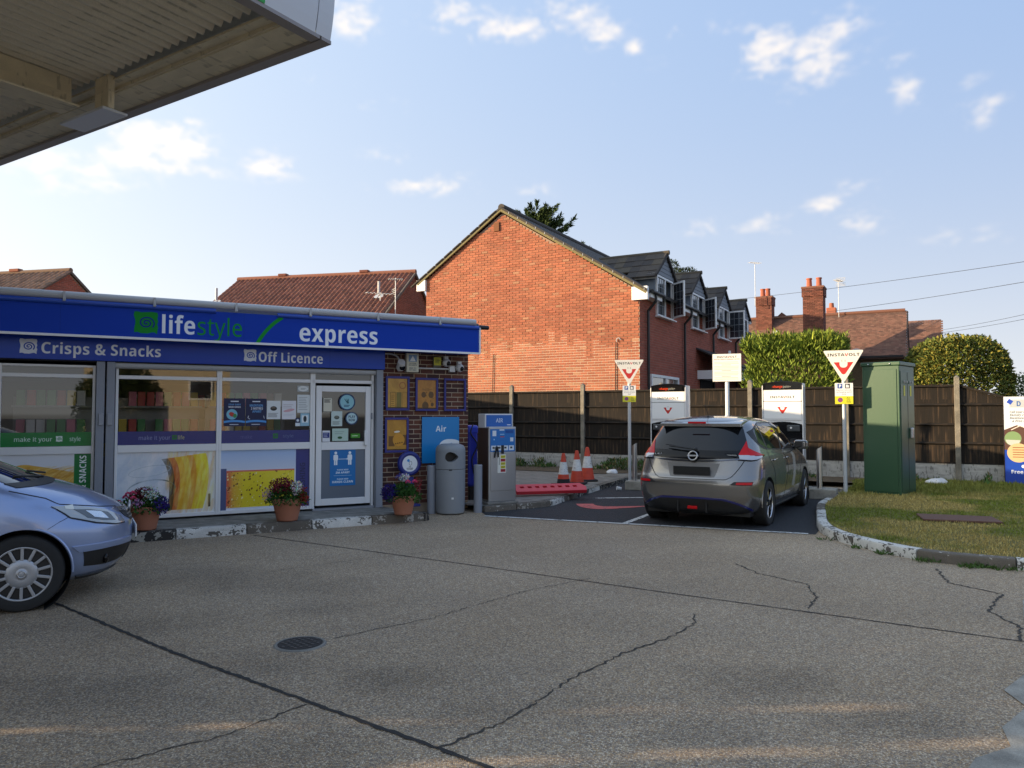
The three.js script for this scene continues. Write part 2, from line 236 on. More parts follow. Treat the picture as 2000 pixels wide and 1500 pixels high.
// grass verge
const GK = [[6.9, -15.7], [5.95, -14.08], [5.05, -12.6], [4.53, -11.34], [4.17, -10.4], [4.03, -9.75], [4.06, -9.1], [4.42, -8.15], [5.12, -7.66], [6.4, -7.15], [9.5, -6.3], [13, -5.6]];
kerbRun(GK, .93, .13, .11, (i) => [kerbGrey, kerbGrey, kerbGrey, kerbWhite, kerbGrey, kerbWhite, kerbWhite, kerbWhite, kerbWhite, kerbGrey, kerbWhite, kerbWhite, kerbGrey, kerbWhite][i % 14]);
const inGrass = (() => { const poly = [[7.1, -15.75], [6.05, -14.05], [5.16, -12.56], [4.66, -11.3], [4.3, -10.37], [4.16, -9.75], [4.19, -9.15], [4.52, -8.25], [5.18, -7.78], [6.45, -7.28], [9.5, -6.45], [13, -5.75], [16, -5.2], [16, -13.6], [9.6, -16.9], [8.3, -17.4], [7.4, -16.6]];
  struct('grass_soil', sheet(poly, .095), mat('#fff', .98, { map: dataTex(512, (i, j) => { const n = fbm(i / 30, j / 30, 91, 4, 0), s = vnoise(i / 2, j / 2, 92); return [lerp(.33, .50, n) * (.8 + .4 * s), lerp(.34, .44, n) * (.8 + .4 * s), lerp(.14, .24, n) * (.8 + .4 * s)]; }) }));
  return (x, z) => { let c = false; for (let i = 0, j = poly.length - 1; i < poly.length; j = i++) { const [xi, zi] = poly[i], [xj, zj] = poly[j]; if ((zi > z) !== (zj > z) && x < (xj - xi) * (z - zi) / (zj - zi) + xi) c = !c; } return c; }; })();
// leaf and blade clouds: many small faces in one geometry, with vertex colours
function faces(list) {                                                    // list of {p, d, n, l, w, c}: position, direction, side vector, length, width, colour
  const pos = new Float32Array(list.length * 12), nor = new Float32Array(list.length * 12), col = new Float32Array(list.length * 12), idx = new Uint32Array(list.length * 6), a = V(0, 0, 0), s = V(0, 0, 0), n = V(0, 0, 0), v = V(0, 0, 0);
  list.forEach((f, i) => {
    s.copy(f.s).multiplyScalar(f.w / 2); n.crossVectors(f.d, f.s).normalize(); const pts = [[0, .25], [.45, 1], [.45, -1], [1, 0]];
    pts.forEach(([t, q], k) => { v.copy(f.p).addScaledVector(f.d, t * f.l).addScaledVector(s, q).addScaledVector(n, t === .45 ? f.l * .06 : 0); v.toArray(pos, i * 12 + k * 3); n.toArray(nor, i * 12 + k * 3); col.set(f.c, i * 12 + k * 3); });
    idx.set([i * 4, i * 4 + 3, i * 4 + 1, i * 4, i * 4 + 2, i * 4 + 3], i * 6);
  });
  const g = new THREE.BufferGeometry(); g.setAttribute('position', new THREE.BufferAttribute(pos, 3)); g.setAttribute('normal', new THREE.BufferAttribute(nor, 3)); g.setAttribute('color', new THREE.BufferAttribute(col, 3)); g.setIndex(new THREE.BufferAttribute(idx, 1)); return g;
}
const rdir = () => { const z = rr(-1, 1), a = rr(0, 6.2832), r = Math.sqrt(1 - z * z); return V(r * Math.cos(a), z, r * Math.sin(a)); };
const perp = (d) => V(0, 0, 0).crossVectors(d, rdir()).normalize();
const leafMat = phys('#fff', .75, { vertexColors: true, side: THREE.DoubleSide, transmission: 0, specularIntensity: .35 });
{ const L = []; for (let k = 0; k < 150000; k++) {
    const x = rr(4, 12), z = rr(-17.4, -5.8); if (!inGrass(x, z)) continue; const far = clamp((-z - 6) / 11); if (rnd() > 1.05 - far * .25) continue;
    const back = smooth(2.6, .6, (x - 1.17) * -.486 + (-z - 21.4) * -.874 + 0), dry = fbm(x * .9, z * .9, 14, 4), d = V(rr(-.6, .6), 1, rr(-.6, .6)).normalize(), lush = smooth(-13.2, -14.6, z) * .8;
    const h = rr(.018, .045) * (1 + 2.2 * lush * rnd()), k2 = smooth(.30, .52, dry) * (1 - lush), c = [lerp(.17, .46, k2), lerp(.21, .36, k2), lerp(.035, .13, k2)], m = rr(.7, 1.3);
    L.push({ p: V(x, .093, z), d, s: perp(d), l: h, w: rr(.006, .012) * (1 + far * .8), c: c.map((q) => q * m) });
  }
  const g = stuff(scene, 'grass', faces(L), leafMat); g.userData.label = 'short patchy mown grass, part dry and yellowed, on the verge'; g.userData.category = 'grass';
}
{ const L = []; for (let k = 0; k < 9000; k++) {                           // weeds growing along the foot of the fence and the kerbs
    const u = rr(-2.3, 10.4), w = rr(.02, .9) * rr(.3, 1), x = 1.17 + .874 * u - .486 * w, z = -21.4 + .486 * u + .874 * w, den = fbm(u * 1.6, 3, 44, 3); if (rnd() > smooth(.35, .62, den) * (u > 4.6 ? 1 : .9)) continue;
    const d = V(rr(-.8, .8), rr(.6, 1.4), rr(-.8, .8)).normalize(), g = rr(.6, 1.3), dry = rnd() < .3;
    L.push({ p: V(x, .1 + rr(0, .28) * smooth(.4, .75, den), z), d, s: perp(d), l: rr(.05, .13), w: rr(.02, .045), c: dry ? [.22 * g, .17 * g, .08 * g] : [.06 * g, .12 * g, .03 * g] });
  }
  for (const [x, z, n] of [[4.12, -8.95, 90], [4.25, -8.55, 120], [4.42, -8.1, 60], [4.75, -7.82, 140], [5.0, -7.68, 60], [3.98, -9.5, 30]]) for (let k = 0; k < n; k++) { const d = V(rr(-1, 1), rr(.3, 1), rr(-1, 1)).normalize(); L.push({ p: V(x + rr(-.16, .16), 0, z + rr(-.05, .07)), d, s: perp(d), l: rr(.03, .09), w: .014, c: [.07, .13, .03] }); }
  const g = stuff(scene, 'weeds', faces(L), leafMat); g.userData.label = 'straggly weeds along the foot of the fence and kerbs'; g.userData.category = 'weeds';
}
// ───────────── shop ─────────────
const M = {
  white: phys([.84, .84, .83], .38, { clearcoat: .2 }), greySteel: mat([.30, .32, .36], .45, { metalness: .3, bumpMap: noiseBump, bumpScale: .001 }), greyPaint: mat([.27, .29, .33], .5, { bumpMap: noiseBump, bumpScale: .002 }),
  blue: phys([.012, .055, .38], .5, { specularIntensity: .4 }), blueGloss: phys([.02, .07, .42], .2, { specularIntensity: .5, bumpMap: rep(wavyBump, .5), bumpScale: .02 }), gutter: mat([.46, .47, .48], .45), black: mat([.012, .012, .013], .45), blackGloss: phys([.006, .006, .007], .1, { specularIntensity: .6 }),
  rubber: mat([.02, .02, .021], .85), steel: mat([.55, .55, .56], .28, { metalness: 1, bumpMap: noiseBump, bumpScale: .0006 }), steelDull: mat([.50, .50, .50], .42, { metalness: .9, bumpMap: noiseBump, bumpScale: .001 }), galv: mat([.50, .53, .56], .5, { metalness: .35, bumpMap: noiseBump, bumpScale: .001 }),
  glass: phys('#fff', .01, { transmission: 1, thickness: 0, ior: 1.9 }), mortarPale: mat([.46, .36, .26], .95, { bumpMap: noiseBump, bumpScale: .003 }), dark: mat([.02, .02, .022], .9), felt: mat([.20, .20, .20], .95, { bumpMap: noiseBump, bumpScale: .004 }),
  inWall: mat([.16, .155, .15], .9), cream: mat([.58, .53, .42], .6), plastic: mat([.7, .7, .69], .4),
};
const cmTex = (w, h, pxm, draw) => canvasTex(Math.round(w * pxm), Math.round(h * pxm), (g, W, H) => { g.scale(W / (w * 100), H / (h * 100)); draw(g, w * 100, h * 100); });   // drawn in centimetres
const printed = (t, rough = .5, o = {}) => phys('#fff', rough, { map: t, ...o });
function swirl(g, x, y, s, sq, line) {                                    // wobbly square with a spiral
  g.fillStyle = sq; g.beginPath(); const n = 28; for (let i = 0; i < n; i++) { const a = i / n * 4, k = Math.floor(a), f = a - k, w = (hash(i, 3, 8) - .5) * s * .09; const P = [[f, 0], [1, f], [1 - f, 1], [0, 1 - f]][k]; g.lineTo(x + P[0] * s + (k % 2 ? w : 0), y + P[1] * s + (k % 2 ? 0 : w)); } g.closePath(); g.fill();
  g.strokeStyle = line; g.lineWidth = s * .07; g.lineCap = 'round'; g.beginPath(); for (let i = 0; i <= 60; i++) { const a = i / 60 * 12.2 + 1, r = s * (.04 + .30 * i / 60); g.lineTo(x + s * .52 + r * Math.cos(a) * 1.05, y + s * .52 + r * Math.sin(a) * .92); } g.stroke();
}
const plate = (w, h, t = .004) => { const g = new THREE.BoxGeometry(w, h, t); const uv = g.attributes.uv; for (let i = 0; i < uv.count; i++) if (i < 16 || i >= 20) uv.setXY(i, .003, .003); return g; };   // printed on +z only (faces 16..19)
const shop = thing('convenience_shop', 'single storey convenience shop with blue fascia and dark brick end pier', 'shop', SHOP.toArray(), SHOP_TURN);
{
  const U0 = -11, U1 = 2.61, D = 15;
  // masonry behind the bricks, back, side, floor, roof
  part(shop, 'wall', box(1.54, 2.95, .22, 1.835, 1.475, -.125), M.mortarPale);
  part(shop, 'wall', box(.22, 2.95, D - .25, U1 - .12, 1.475, -D / 2 - .14), M.mortarPale); part(shop, 'wall', box(U1 - U0 - .02, 2.95, .2, (U0 + U1) / 2, 1.475, -D), M.inWall); part(shop, 'wall', box(.22, 2.95, D - .2, U0 + .11, 1.475, -D / 2), M.inWall);
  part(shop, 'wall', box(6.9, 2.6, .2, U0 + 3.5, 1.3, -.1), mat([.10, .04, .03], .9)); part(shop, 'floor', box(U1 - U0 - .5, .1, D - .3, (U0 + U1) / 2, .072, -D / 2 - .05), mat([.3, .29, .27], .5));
  part(shop, 'ceiling', box(U1 - U0 - .46, .05, D - .26, (U0 + U1) / 2, 2.56, -D / 2 - .02), M.inWall);
  part(shop, 'roof', box(U1 - U0 + .1, .12, D + .3, (U0 + U1) / 2, 3.01, -D / 2 + .12), M.felt);
  // brick pier: bricks one by one
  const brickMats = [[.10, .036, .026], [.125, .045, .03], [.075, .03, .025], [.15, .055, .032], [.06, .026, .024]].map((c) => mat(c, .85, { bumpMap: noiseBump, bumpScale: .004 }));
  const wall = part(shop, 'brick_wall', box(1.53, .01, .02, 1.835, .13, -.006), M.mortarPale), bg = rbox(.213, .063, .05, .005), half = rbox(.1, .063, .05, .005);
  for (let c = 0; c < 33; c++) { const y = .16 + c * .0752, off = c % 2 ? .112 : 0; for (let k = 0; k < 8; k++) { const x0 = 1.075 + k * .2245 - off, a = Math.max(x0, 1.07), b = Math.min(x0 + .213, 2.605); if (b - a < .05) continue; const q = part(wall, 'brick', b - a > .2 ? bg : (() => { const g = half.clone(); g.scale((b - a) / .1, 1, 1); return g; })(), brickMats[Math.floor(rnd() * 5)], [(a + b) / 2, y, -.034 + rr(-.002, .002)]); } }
  // steel shutter guides beside the windows
  for (const [a, b] of [[-2.885, -2.785], [-2.765, -2.665], [.95, 1.06]]) part(shop, 'shutter_guide', rbox(b - a, 2.14, .16, .008, (a + b) / 2, 1.19, .05), M.greyPaint);
  part(shop, 'lock_box', rbox(.06, .16, .03, .006, -2.82, 1.5, .14), M.greySteel); part(shop, 'lock_box', rbox(.06, .16, .03, .006, -2.72, 1.5, .14), M.greySteel);
  // window frames: bays [u0,u1]
  const frame = (list) => merge(list.map(([x0, x1, y0, y1]) => rbox(x1 - x0, y1 - y0, .07, .006, (x0 + x1) / 2, (y0 + y1) / 2, 0)));
  const bays = [[-5.2, -3.96], [-3.96, -2.89], [-2.655, -1.346], [-1.346, -.02]];
  bays.forEach(([a, b], i) => {
    const w = part(shop, 'window', frame([[a, a + .035, .15, 2.21], [b - .035, b, .15, 2.21], [a + .035, b - .035, .15, .20], [a + .035, b - .035, 1.05, 1.15], [a + .035, b - .035, 2.04, 2.09], [a + .035, b - .035, 2.18, 2.21]]), M.white, [0, 0, 0]);
    part(w, 'pane', new THREE.PlaneGeometry(b - a - .07, .89), M.glass, [(a + b) / 2, 1.595, 0]); part(w, 'pane', new THREE.PlaneGeometry(b - a - .07, .09), M.glass, [(a + b) / 2, 2.135, 0]);
    const pw = b - a - .07, tex = cmTex(pw, .85, 330, (g, W, H) => {
      const soft = (n, cols, f) => { for (let k = 0; k < n; k++) { const [x, y, rx, ry, a] = f(k); g.fillStyle = cols[Math.floor(hash(k, 11, 3) * cols.length)]; g.beginPath(); g.ellipse(x, y, rx, ry, a, 0, 7); g.fill(); } };
      if (i <= 1) {                                                       // sandwich picture
        g.fillStyle = '#e9ebee'; g.fillRect(0, 0, W, H); const bread = (y, h, c) => { g.fillStyle = c; g.beginPath(); g.moveTo(-5, y + h); g.quadraticCurveTo(W * .1, y - h * .3, W * .35, y); g.quadraticCurveTo(W * .75, y + h * .3, W + 4, y + h * .75); g.lineTo(W + 4, y + h * 1.15); g.quadraticCurveTo(W * .4, y + h * .9, -5, y + h * 1.5); g.closePath(); g.fill(); };
        bread(14, 24, '#e8b64c'); for (let k = 0; k < 14; k++) { g.strokeStyle = k % 2 ? 'rgba(250,222,140,.8)' : 'rgba(196,120,30,.6)'; g.lineWidth = 1.1; g.beginPath(); g.moveTo(k * 7 - 4, 36 + hash(k, 1, 1) * 4); g.quadraticCurveTo(k * 7 + 10, 18 + hash(k, 2, 1) * 6, k * 7 + 22, 18); g.stroke(); }
        g.fillStyle = '#f0e3a4'; g.fillRect(0, 46, W, 6); for (let k = 0; k < 26; k++) { g.fillStyle = ['#1d7a2c', '#0f5a1e', '#3c9a3a', '#c3211a', '#8e1614', '#2b7d2b', '#f1e7b4'][Math.floor(hash(k, 4, 2) * 7)]; g.beginPath(); g.ellipse(hash(k, 5, 2) * W, 48 + hash(k, 6, 2) * 30, 6 + 8 * hash(k, 7, 2), 2.5 + 3 * hash(k, 8, 2), hash(k, 9, 2) - .5, 0, 7); g.fill(); }
        bread(66, 20, '#dca23c'); soft(500, ['rgba(255,236,170,.10)', 'rgba(170,90,20,.10)', 'rgba(232,182,76,.14)'], (k) => [hash(k, 1, 9) * W, 16 + 26 * hash(k, 2, 9), 3 + 5 * hash(k, 3, 9), .8 + hash(k, 4, 9), -.25]); soft(260, ['rgba(20,60,20,.18)', 'rgba(250,240,190,.16)', 'rgba(120,10,10,.16)'], (k) => [hash(k, 5, 9) * W, 48 + 32 * hash(k, 6, 9), 2 + 4 * hash(k, 7, 9), .6 + hash(k, 8, 9), .2]);
        if (i === 1) { g.fillStyle = '#0d7a35'; g.fillRect(W - 19, 0, 19, H); g.save(); g.translate(W - 5, 82); g.rotate(-Math.PI / 2); g.fillStyle = '#fff'; fitText(g, 'CRISPS & SNACKS', 0, 0, 80, 11); g.restore(); }
      } else if (i === 2) {                                               // poured drink
        const bgd = g.createLinearGradient(0, 0, W, 0); bgd.addColorStop(0, '#d9dde3'); bgd.addColorStop(.6, '#e6dfe0'); bgd.addColorStop(1, '#eef0ee'); g.fillStyle = bgd; g.fillRect(0, 0, W, H);
        const st = ['#3b2a1a', '#c9571d', '#f2b51c', '#f0c93a', '#e79a1e', '#f3d21f', '#f5e733']; st.forEach((c, k) => { g.fillStyle = c; g.beginPath(); g.moveTo(54 + k * 8, 10 - k * 1.1); g.quadraticCurveTo(70 + k * 7, 30, 62 + k * 6.2, 80); g.lineTo(72 + k * 6, 80); g.quadraticCurveTo(82 + k * 6.5, 30, 63 + k * 8, 9 - k); g.closePath(); g.fill(); });
        g.strokeStyle = '#7a8a92'; g.lineWidth = .8; g.beginPath(); g.ellipse(40, 26, 26, 7, -.15, 0, 7); g.stroke(); g.strokeStyle = '#3c4a50'; g.lineWidth = 1.6; g.beginPath(); g.ellipse(42, 52, 30, 14, -.1, 3.1, 6.4); g.stroke(); g.fillStyle = 'rgba(120,180,200,.5)'; g.beginPath(); g.moveTo(0, 62); g.lineTo(20, 52); g.lineTo(12, 80); g.lineTo(0, 82); g.fill(); g.fillStyle = '#222'; g.fillRect(W - 9, 60, 3, 18); soft(420, ['rgba(255,240,120,.10)', 'rgba(214,120,20,.10)', 'rgba(255,255,255,.07)'], (k) => [62 + hash(k, 1, 4) * 60, hash(k, 2, 4) * 82, 1 + 2 * hash(k, 3, 4), 5 + 9 * hash(k, 4, 4), .15]); soft(160, ['rgba(190,205,220,.12)', 'rgba(255,255,255,.14)'], (k) => [hash(k, 5, 4) * 60, hash(k, 6, 4) * 85, 8, 12, .4]);
      } else {                                                            // beaded glass of lager
        const bgd = g.createLinearGradient(0, 0, 0, H); bgd.addColorStop(0, '#a9c4ea'); bgd.addColorStop(.4, '#dfe3ee'); g.fillStyle = bgd; g.fillRect(0, 0, W, H); g.fillStyle = '#4d5a86'; g.fillRect(0, 26, 8, 60);
        const y = g.createLinearGradient(8, 0, W - 24, 0); y.addColorStop(0, '#d8583f'); y.addColorStop(.1, '#e6b13a'); y.addColorStop(.25, '#ecd42c'); y.addColorStop(1, '#f2de3a'); g.fillStyle = y; g.fillRect(8, 30, W - 30, 52); g.fillStyle = '#d9695a'; g.fillRect(8, 29, W - 30, 2);
        for (let k = 0; k < 260; k++) { const x = 9 + (W - 34) * Math.pow(hash(k, 1, 5), 1.8), yy = 31 + 50 * hash(k, 2, 5), r = .25 + .9 * hash(k, 3, 5) ** 3; g.fillStyle = hash(k, 4, 5) < .6 ? '#6b3a1c' : '#f7efb0'; g.beginPath(); g.ellipse(x, yy, r, r * 1.4, .4, 0, 7); g.fill(); }
        g.fillStyle = '#34397e'; g.fillRect(W - 20, 0, 20, H); g.save(); g.translate(W - 6, 80); g.rotate(-Math.PI / 2); g.fillStyle = '#20244f'; fitText(g, 'REFRESHING', 0, 0, 60, 11); g.restore();
      }
    });
    part(w, 'picture_panel', plate(pw, .85, .012), printed(tex, .3), [(a + b) / 2, .625, .002]);
    if (i) part(w, 'vinyl_band', plate(pw, .18, .003), printed(cmTex(pw, .18, 330, (g, W, H) => {
      g.fillStyle = i === 1 ? '#0b7c35' : '#2a3377'; g.fillRect(0, 0, W, H);
      if (i === 1) { g.fillStyle = '#e8efe8'; fitText(g, 'make it your', 14, 11.5, 42, 7.5, 'normal'); swirl(g, 60, 5, 7, '#e8efe8', '#0b7c35'); fitText(g, 'style', 75, 11.5, 13, 7.5, 'normal'); }
      else if (i === 2) { g.fillStyle = '#8d94b8'; fitText(g, 'make it your', 25, 11.5, 40, 7.5, 'normal'); swirl(g, 67, 5.5, 6, '#0b7c35', '#2a3377'); g.fillStyle = '#a9a47e'; fitText(g, 'life', 74, 11.5, 9, 7.5, 'bold'); }
      else { g.fillStyle = '#4c548c'; fitText(g, 'make', 26, 11.5, 17, 7, 'normal'); swirl(g, 72, 5, 7, '#0b7c35', '#2a3377'); g.fillStyle = '#5a6a90'; fitText(g, 'style', 86, 11, 16, 6.5, 'normal'); }
    }), .25), [(a + b) / 2, 1.243, .006]);
  });
  // door with fanlight
  const fan = part(shop, 'fanlight', frame([[-.02, .94, 2.04, 2.09], [-.02, .94, 2.18, 2.21], [-.02, .02, .15, 2.21], [.90, .94, .15, 2.21]]), M.white); part(fan, 'pane', new THREE.PlaneGeometry(.88, .09), M.glass, [.46, 2.135, 0]);
  const door = part(shop, 'door', merge([rbox(.085, 1.81, .05, .006, .075, 1.095, .02), rbox(.085, 1.81, .05, .006, .845, 1.095, .02), rbox(.685, .09, .05, .006, .46, 1.955, .02), rbox(.685, .12, .05, .006, .46, 1.085, .02), rbox(.685, .1, .05, .006, .46, .24, .02)]), M.white);
  part(door, 'pane', new THREE.PlaneGeometry(.69, .77), M.glass, [.46, 1.53, .02]); part(door, 'kick_panel', box(.69, .74, .02, .46, .66, .02), mat([.14, .17, .21], .35)); part(door, 'handle', rbox(.05, .23, .05, .012, .80, 1.2, .07), M.white); part(door, 'hinge', rbox(.02, .1, .03, .004, .9, 1.54, .05), M.greySteel); part(door, 'threshold', box(.96, .03, .12, .46, .137, .03), M.greySteel);
  // lower sign band
  const band = part(shop, 'sign_band', rbox(5.7, .30, .14, .01, -1.77, 2.415, .08), M.blueGloss);
  const bt = cmTex(5.68, .29, 350, (g, W, H) => {
    g.fillStyle = '#2148b4'; g.fillRect(0, 0, W, H); const X = (u) => (u + 4.61) * 100; g.fillStyle = '#173894'; g.fillRect(X(-2.644), 0, .5, H); g.fillRect(X(.2), 0, .4, H);
    swirl(g, X(-3.735), 4.5, 18, '#e9edf5', '#2148b4'); g.fillStyle = '#eef1f6'; fitText(g, 'Crisps & Snacks', X(-3.515), 21.5, 140, 20); swirl(g, X(-1.04), 6.5, 16.5, '#e9edf5', '#2148b4'); g.fillStyle = '#eef1f6'; fitText(g, 'Off Licence', X(-.848), 23.2, 95, 20);
  });
  part(band, 'lettering', plate(5.68, .29, .004), printed(bt, .2, { specularIntensity: .45, bumpMap: rep(wavyBump, 2, .3), bumpScale: .012 }), [-1.77, 2.415, .153]);
  part(shop, 'shutter_roll', at(cyl(.045, .045, 3.7, 0, 0, 0, 16), -.85, 2.225, .06, 0, 0, Math.PI / 2), M.gutter); part(shop, 'soffit', box(5.6, .02, .2, -1.77, 2.262, .02), M.dark);
  // main fascia with its housing
  const fas = part(shop, 'fascia', rbox(U1 - U0 - .05, .41, .5, .012, (U0 + U1 - .05) / 2, 2.765, .25), M.blue);
  const ft = cmTex(7.1, .39, 286, (g, W, H) => {
    g.fillStyle = '#0a3cab'; g.fillRect(0, 0, W, H); const X = (u) => (u + 4.58) * 100, Y = (h) => (2.957 - h) * 100; g.fillStyle = '#07338f'; for (const u of [-3.3, -1.11]) g.fillRect(X(u), 0, .5, H);
    swirl(g, X(-2.47), Y(2.90), 27, '#0d8a2c', '#0a2c86'); g.fillStyle = '#eff2f7'; fitText(g, 'life', X(-2.165), Y(2.64), 44, 33); g.fillStyle = '#0f9130'; fitText(g, 'style', X(-1.72), Y(2.64), 60, 33, 'normal'); fitText(g, 'express', 0, -50, 10, 10); g.fillStyle = '#eff2f7'; fitText(g, 'express', X(-.36), Y(2.625), 120, 35);
    g.strokeStyle = '#0f9130'; g.lineWidth = 5; g.beginPath(); g.moveTo(X(-.93), Y(2.55)); g.quadraticCurveTo(X(-.80), Y(2.80), X(-.6), Y(2.93)); g.stroke();
  });
  part(fas, 'lettering', plate(7.1, .39, .004), printed(ft, .5, { specularIntensity: .35 }), [-1.03, 2.762, .503]);
  part(fas, 'trim', box(U1 - U0 - .04, .03, .02, (U0 + U1 - .05) / 2, 2.552, .508), M.white);
  part(fas, 'awning_roll', merge([at(cyl(.035, .035, 8.9, 0, 0, 0, 14), -4.98 - 1.55 + .6, 2.972, .505, 0, 0, Math.PI / 2), at(cyl(.032, .032, 3.2, 0, 0, 0, 14), .94, 2.968, .505, 0, 0, Math.PI / 2)]), phys([.02, .075, .42], .35));
  part(fas, 'end_cap', rbox(.03, .42, .1, .01, 2.565, 2.765, .46), M.white); part(shop, 'overflow_pipe', at(cyl(.035, .035, .2, 0, 0, 0, 14), 2.66, 2.99, .42, 0, 0, Math.PI / 2), M.black);
  const gut = part(shop, 'gutter', at(new THREE.CylinderGeometry(.05, .05, U1 - U0 - .15, 16, 1, false), (U0 + U1) / 2 - .05, 3.055, .49, 0, 0, Math.PI / 2), M.gutter); for (let u = -10.4; u < 2.5; u += 1.02) part(gut, 'bracket', merge([rbox(.03, .12, .012, .003, u, 3.035, .548), rbox(.02, .02, .06, .003, u + .01, 2.99, .535)]), M.gutter);
}
// what can be seen through the windows: shelving and groceries
{
  const shelfMat = mat([.22, .22, .21], .5), tops = [[-3.4, -1.35, 1.0], [-2.0, -1.5, 1.2], [-.7, -1.4, 1.25], [-1.6, -3.2, 2.6], [-4.9, -1.5, 1.2]];
  const colours = [['red', [.45, .03, .03]], ['yellow', [.6, .42, .04]], ['green', [.05, .25, .07]], ['pink', [.55, .12, .2]], ['brown', [.2, .1, .05]], ['white', [.6, .6, .58]]];
  const boxes = colours.map(([n, c]) => [n, rbox(.105, .22, .1, .006), mat(c, .5)]);
  for (const [u, z, w] of tops) {
    const s = thing('shelf_unit', 'pale metal shelf unit stocked with groceries inside the shop window', 'shelf', spa(u, .12, z), SHOP_TURN, 'shelf units inside the shop'); part(s, 'back_panel', box(w, 1.7, .03, 0, .85, -.18), shelfMat);
    for (let k = 0; k < 4; k++) { part(s, 'shelf', box(w, .025, .34, 0, .3 + k * .42, 0), shelfMat); }
    for (let k = 1; k < 4; k++) for (let x = -w / 2 + .1; x < w / 2 - .06; x += .125) if (rnd() < .93) { const [n, g, m] = boxes[Math.floor(rnd() * 6)], q = spa(u + x, .12 + .3 + k * .42 + .0125 + .11, z + rr(-.04, .06)); solo('grocery_box', `small ${n} grocery packet on the shelves inside the shop`, 'packet', g, m, q, SHOP_TURN + rr(-.1, .1), `${n} packets inside the shop`); }
  }
}
// notices stuck on the glass and the door
function notice(name, label, u, h, w, hh, z, draw, o = {}) { return solo(name, label, o.cat || 'notice', plate(w, hh, o.t || .003), printed(cmTex(w, hh, 620, draw), o.rough || .45), spa(u, h, z), SHOP_TURN, o.group); }
const lines = (g, x, y, w, n, dy, c, lw = .5) => { g.strokeStyle = c; g.lineWidth = lw; for (let k = 0; k < n; k++) { g.beginPath(); g.moveTo(x, y + k * dy); g.lineTo(x + w * (.75 + .25 * hash(k, 1, 3)), y + k * dy); g.stroke(); } };
for (const k of [0, 1]) notice('poster', k ? 'dark blue MAINTAIN 2 METRES APART poster on shop window' : 'dark blue hygiene poster with round globe picture on shop window', -1.135 + k * .3, 1.595, .29, .40, .012, (g, W, H) => {
  g.fillStyle = '#0c1746'; g.fillRect(0, 0, W, H); g.fillStyle = '#e8ecf4'; g.fillRect(9, 3.5, 11, 1.6); g.fillStyle = '#6fb0e8'; if (k) { fitText(g, 'MAINTAIN', 5, 12, 19, 4.6); g.fillStyle = '#e8ecf4'; fitText(g, '2 METRES', 7, 16.4, 17, 4.6); g.fillStyle = '#6fb0e8'; fitText(g, 'APART', 9, 20.8, 13, 4.6); g.strokeStyle = '#e8ecf4'; g.lineWidth = .8; g.beginPath(); g.moveTo(4, 25); g.lineTo(3, 28); g.lineTo(6, 30); g.moveTo(25, 25); g.lineTo(26, 29); g.stroke(); }
  else { fitText(g, 'STAY SAFE', 6, 10, 17, 3.2); g.fillStyle = '#fff'; fitText(g, 'WASH HANDS', 6, 13.6, 17, 3.2); g.fillStyle = '#7fc3d8'; g.beginPath(); g.arc(11, 23, 7.5, 0, 7); g.fill(); g.fillStyle = '#c23b2e'; g.beginPath(); g.ellipse(11, 23, 4.2, 3, .5, 0, 7); g.fill(); g.fillStyle = '#3f8f4a'; g.beginPath(); g.ellipse(15, 25, 2.5, 3, 0, 0, 7); g.fill(); }
  g.strokeStyle = '#4f9be0'; g.lineWidth = 3; g.beginPath(); g.moveTo(0, 34); g.quadraticCurveTo(W / 2, 31, W, 34); g.stroke(); g.fillStyle = '#dfe6f0'; g.fillRect(8, 37, 12, 1);
}, { cat: 'poster' });
const maskSheet = (g, W, H) => { g.fillStyle = '#e4e8e8'; g.fillRect(0, 0, W, H); g.fillStyle = '#2a2522'; g.beginPath(); g.ellipse(W / 2, H * .42, W * .24, H * .12, 0, 0, 7); g.fill(); g.fillStyle = '#8d7a68'; g.fillRect(W * .36, H * .36, W * .28, H * .05); lines(g, 2, H * .68, W - 4, 5, H * .05, '#555'); };
notice('notice', 'white face covering notice with dark mask picture on shop window', -.588, 1.63, .195, .27, .012, maskSheet);
notice('notice', 'white notice with faint pink picture on shop window', -.365, 1.63, .205, .275, .012, (g, W, H) => { g.fillStyle = '#e6e6ea'; g.fillRect(0, 0, W, H); g.fillStyle = '#d9a9ae'; g.beginPath(); g.ellipse(W * .5, H * .52, W * .4, H * .07, -.2, 0, 7); g.fill(); lines(g, 2, 6, W - 5, 3, 2.4, '#a99'); lines(g, 2, 20, W - 4, 2, 2.4, '#b9b9c4'); });
notice('notice', 'white typed notice above the small picture cards on shop window', -.15, 1.725, .19, .27, .012, (g, W, H) => { g.fillStyle = '#dfe4e2'; g.fillRect(0, 0, W, H); lines(g, 2, 4, W - 5, 8, 2.6, '#777'); });
notice('picture_card', 'small pale blue picture card low on shop window', -.128, 1.487, .135, .19, .012, (g, W, H) => { g.fillStyle = '#9cc6d8'; g.fillRect(0, 0, W, H); g.fillStyle = '#e8f0f0'; g.fillRect(2, 3, W - 4, 11); g.fillStyle = '#20303a'; g.beginPath(); g.ellipse(W / 2, 8.5, 2.4, 4.6, 0, 0, 7); g.fill(); });
notice('picture_card', 'small navy and white age card low on shop window', -.235, 1.45, .07, .12, .012, (g, W, H) => { g.fillStyle = '#1c2a55'; g.fillRect(0, 0, W, H * .6); g.fillStyle = '#dfe8ee'; g.fillRect(0, H * .6, W, H * .4); g.beginPath(); g.arc(W / 2, 3.4, 2, 0, 7); g.fill(); });
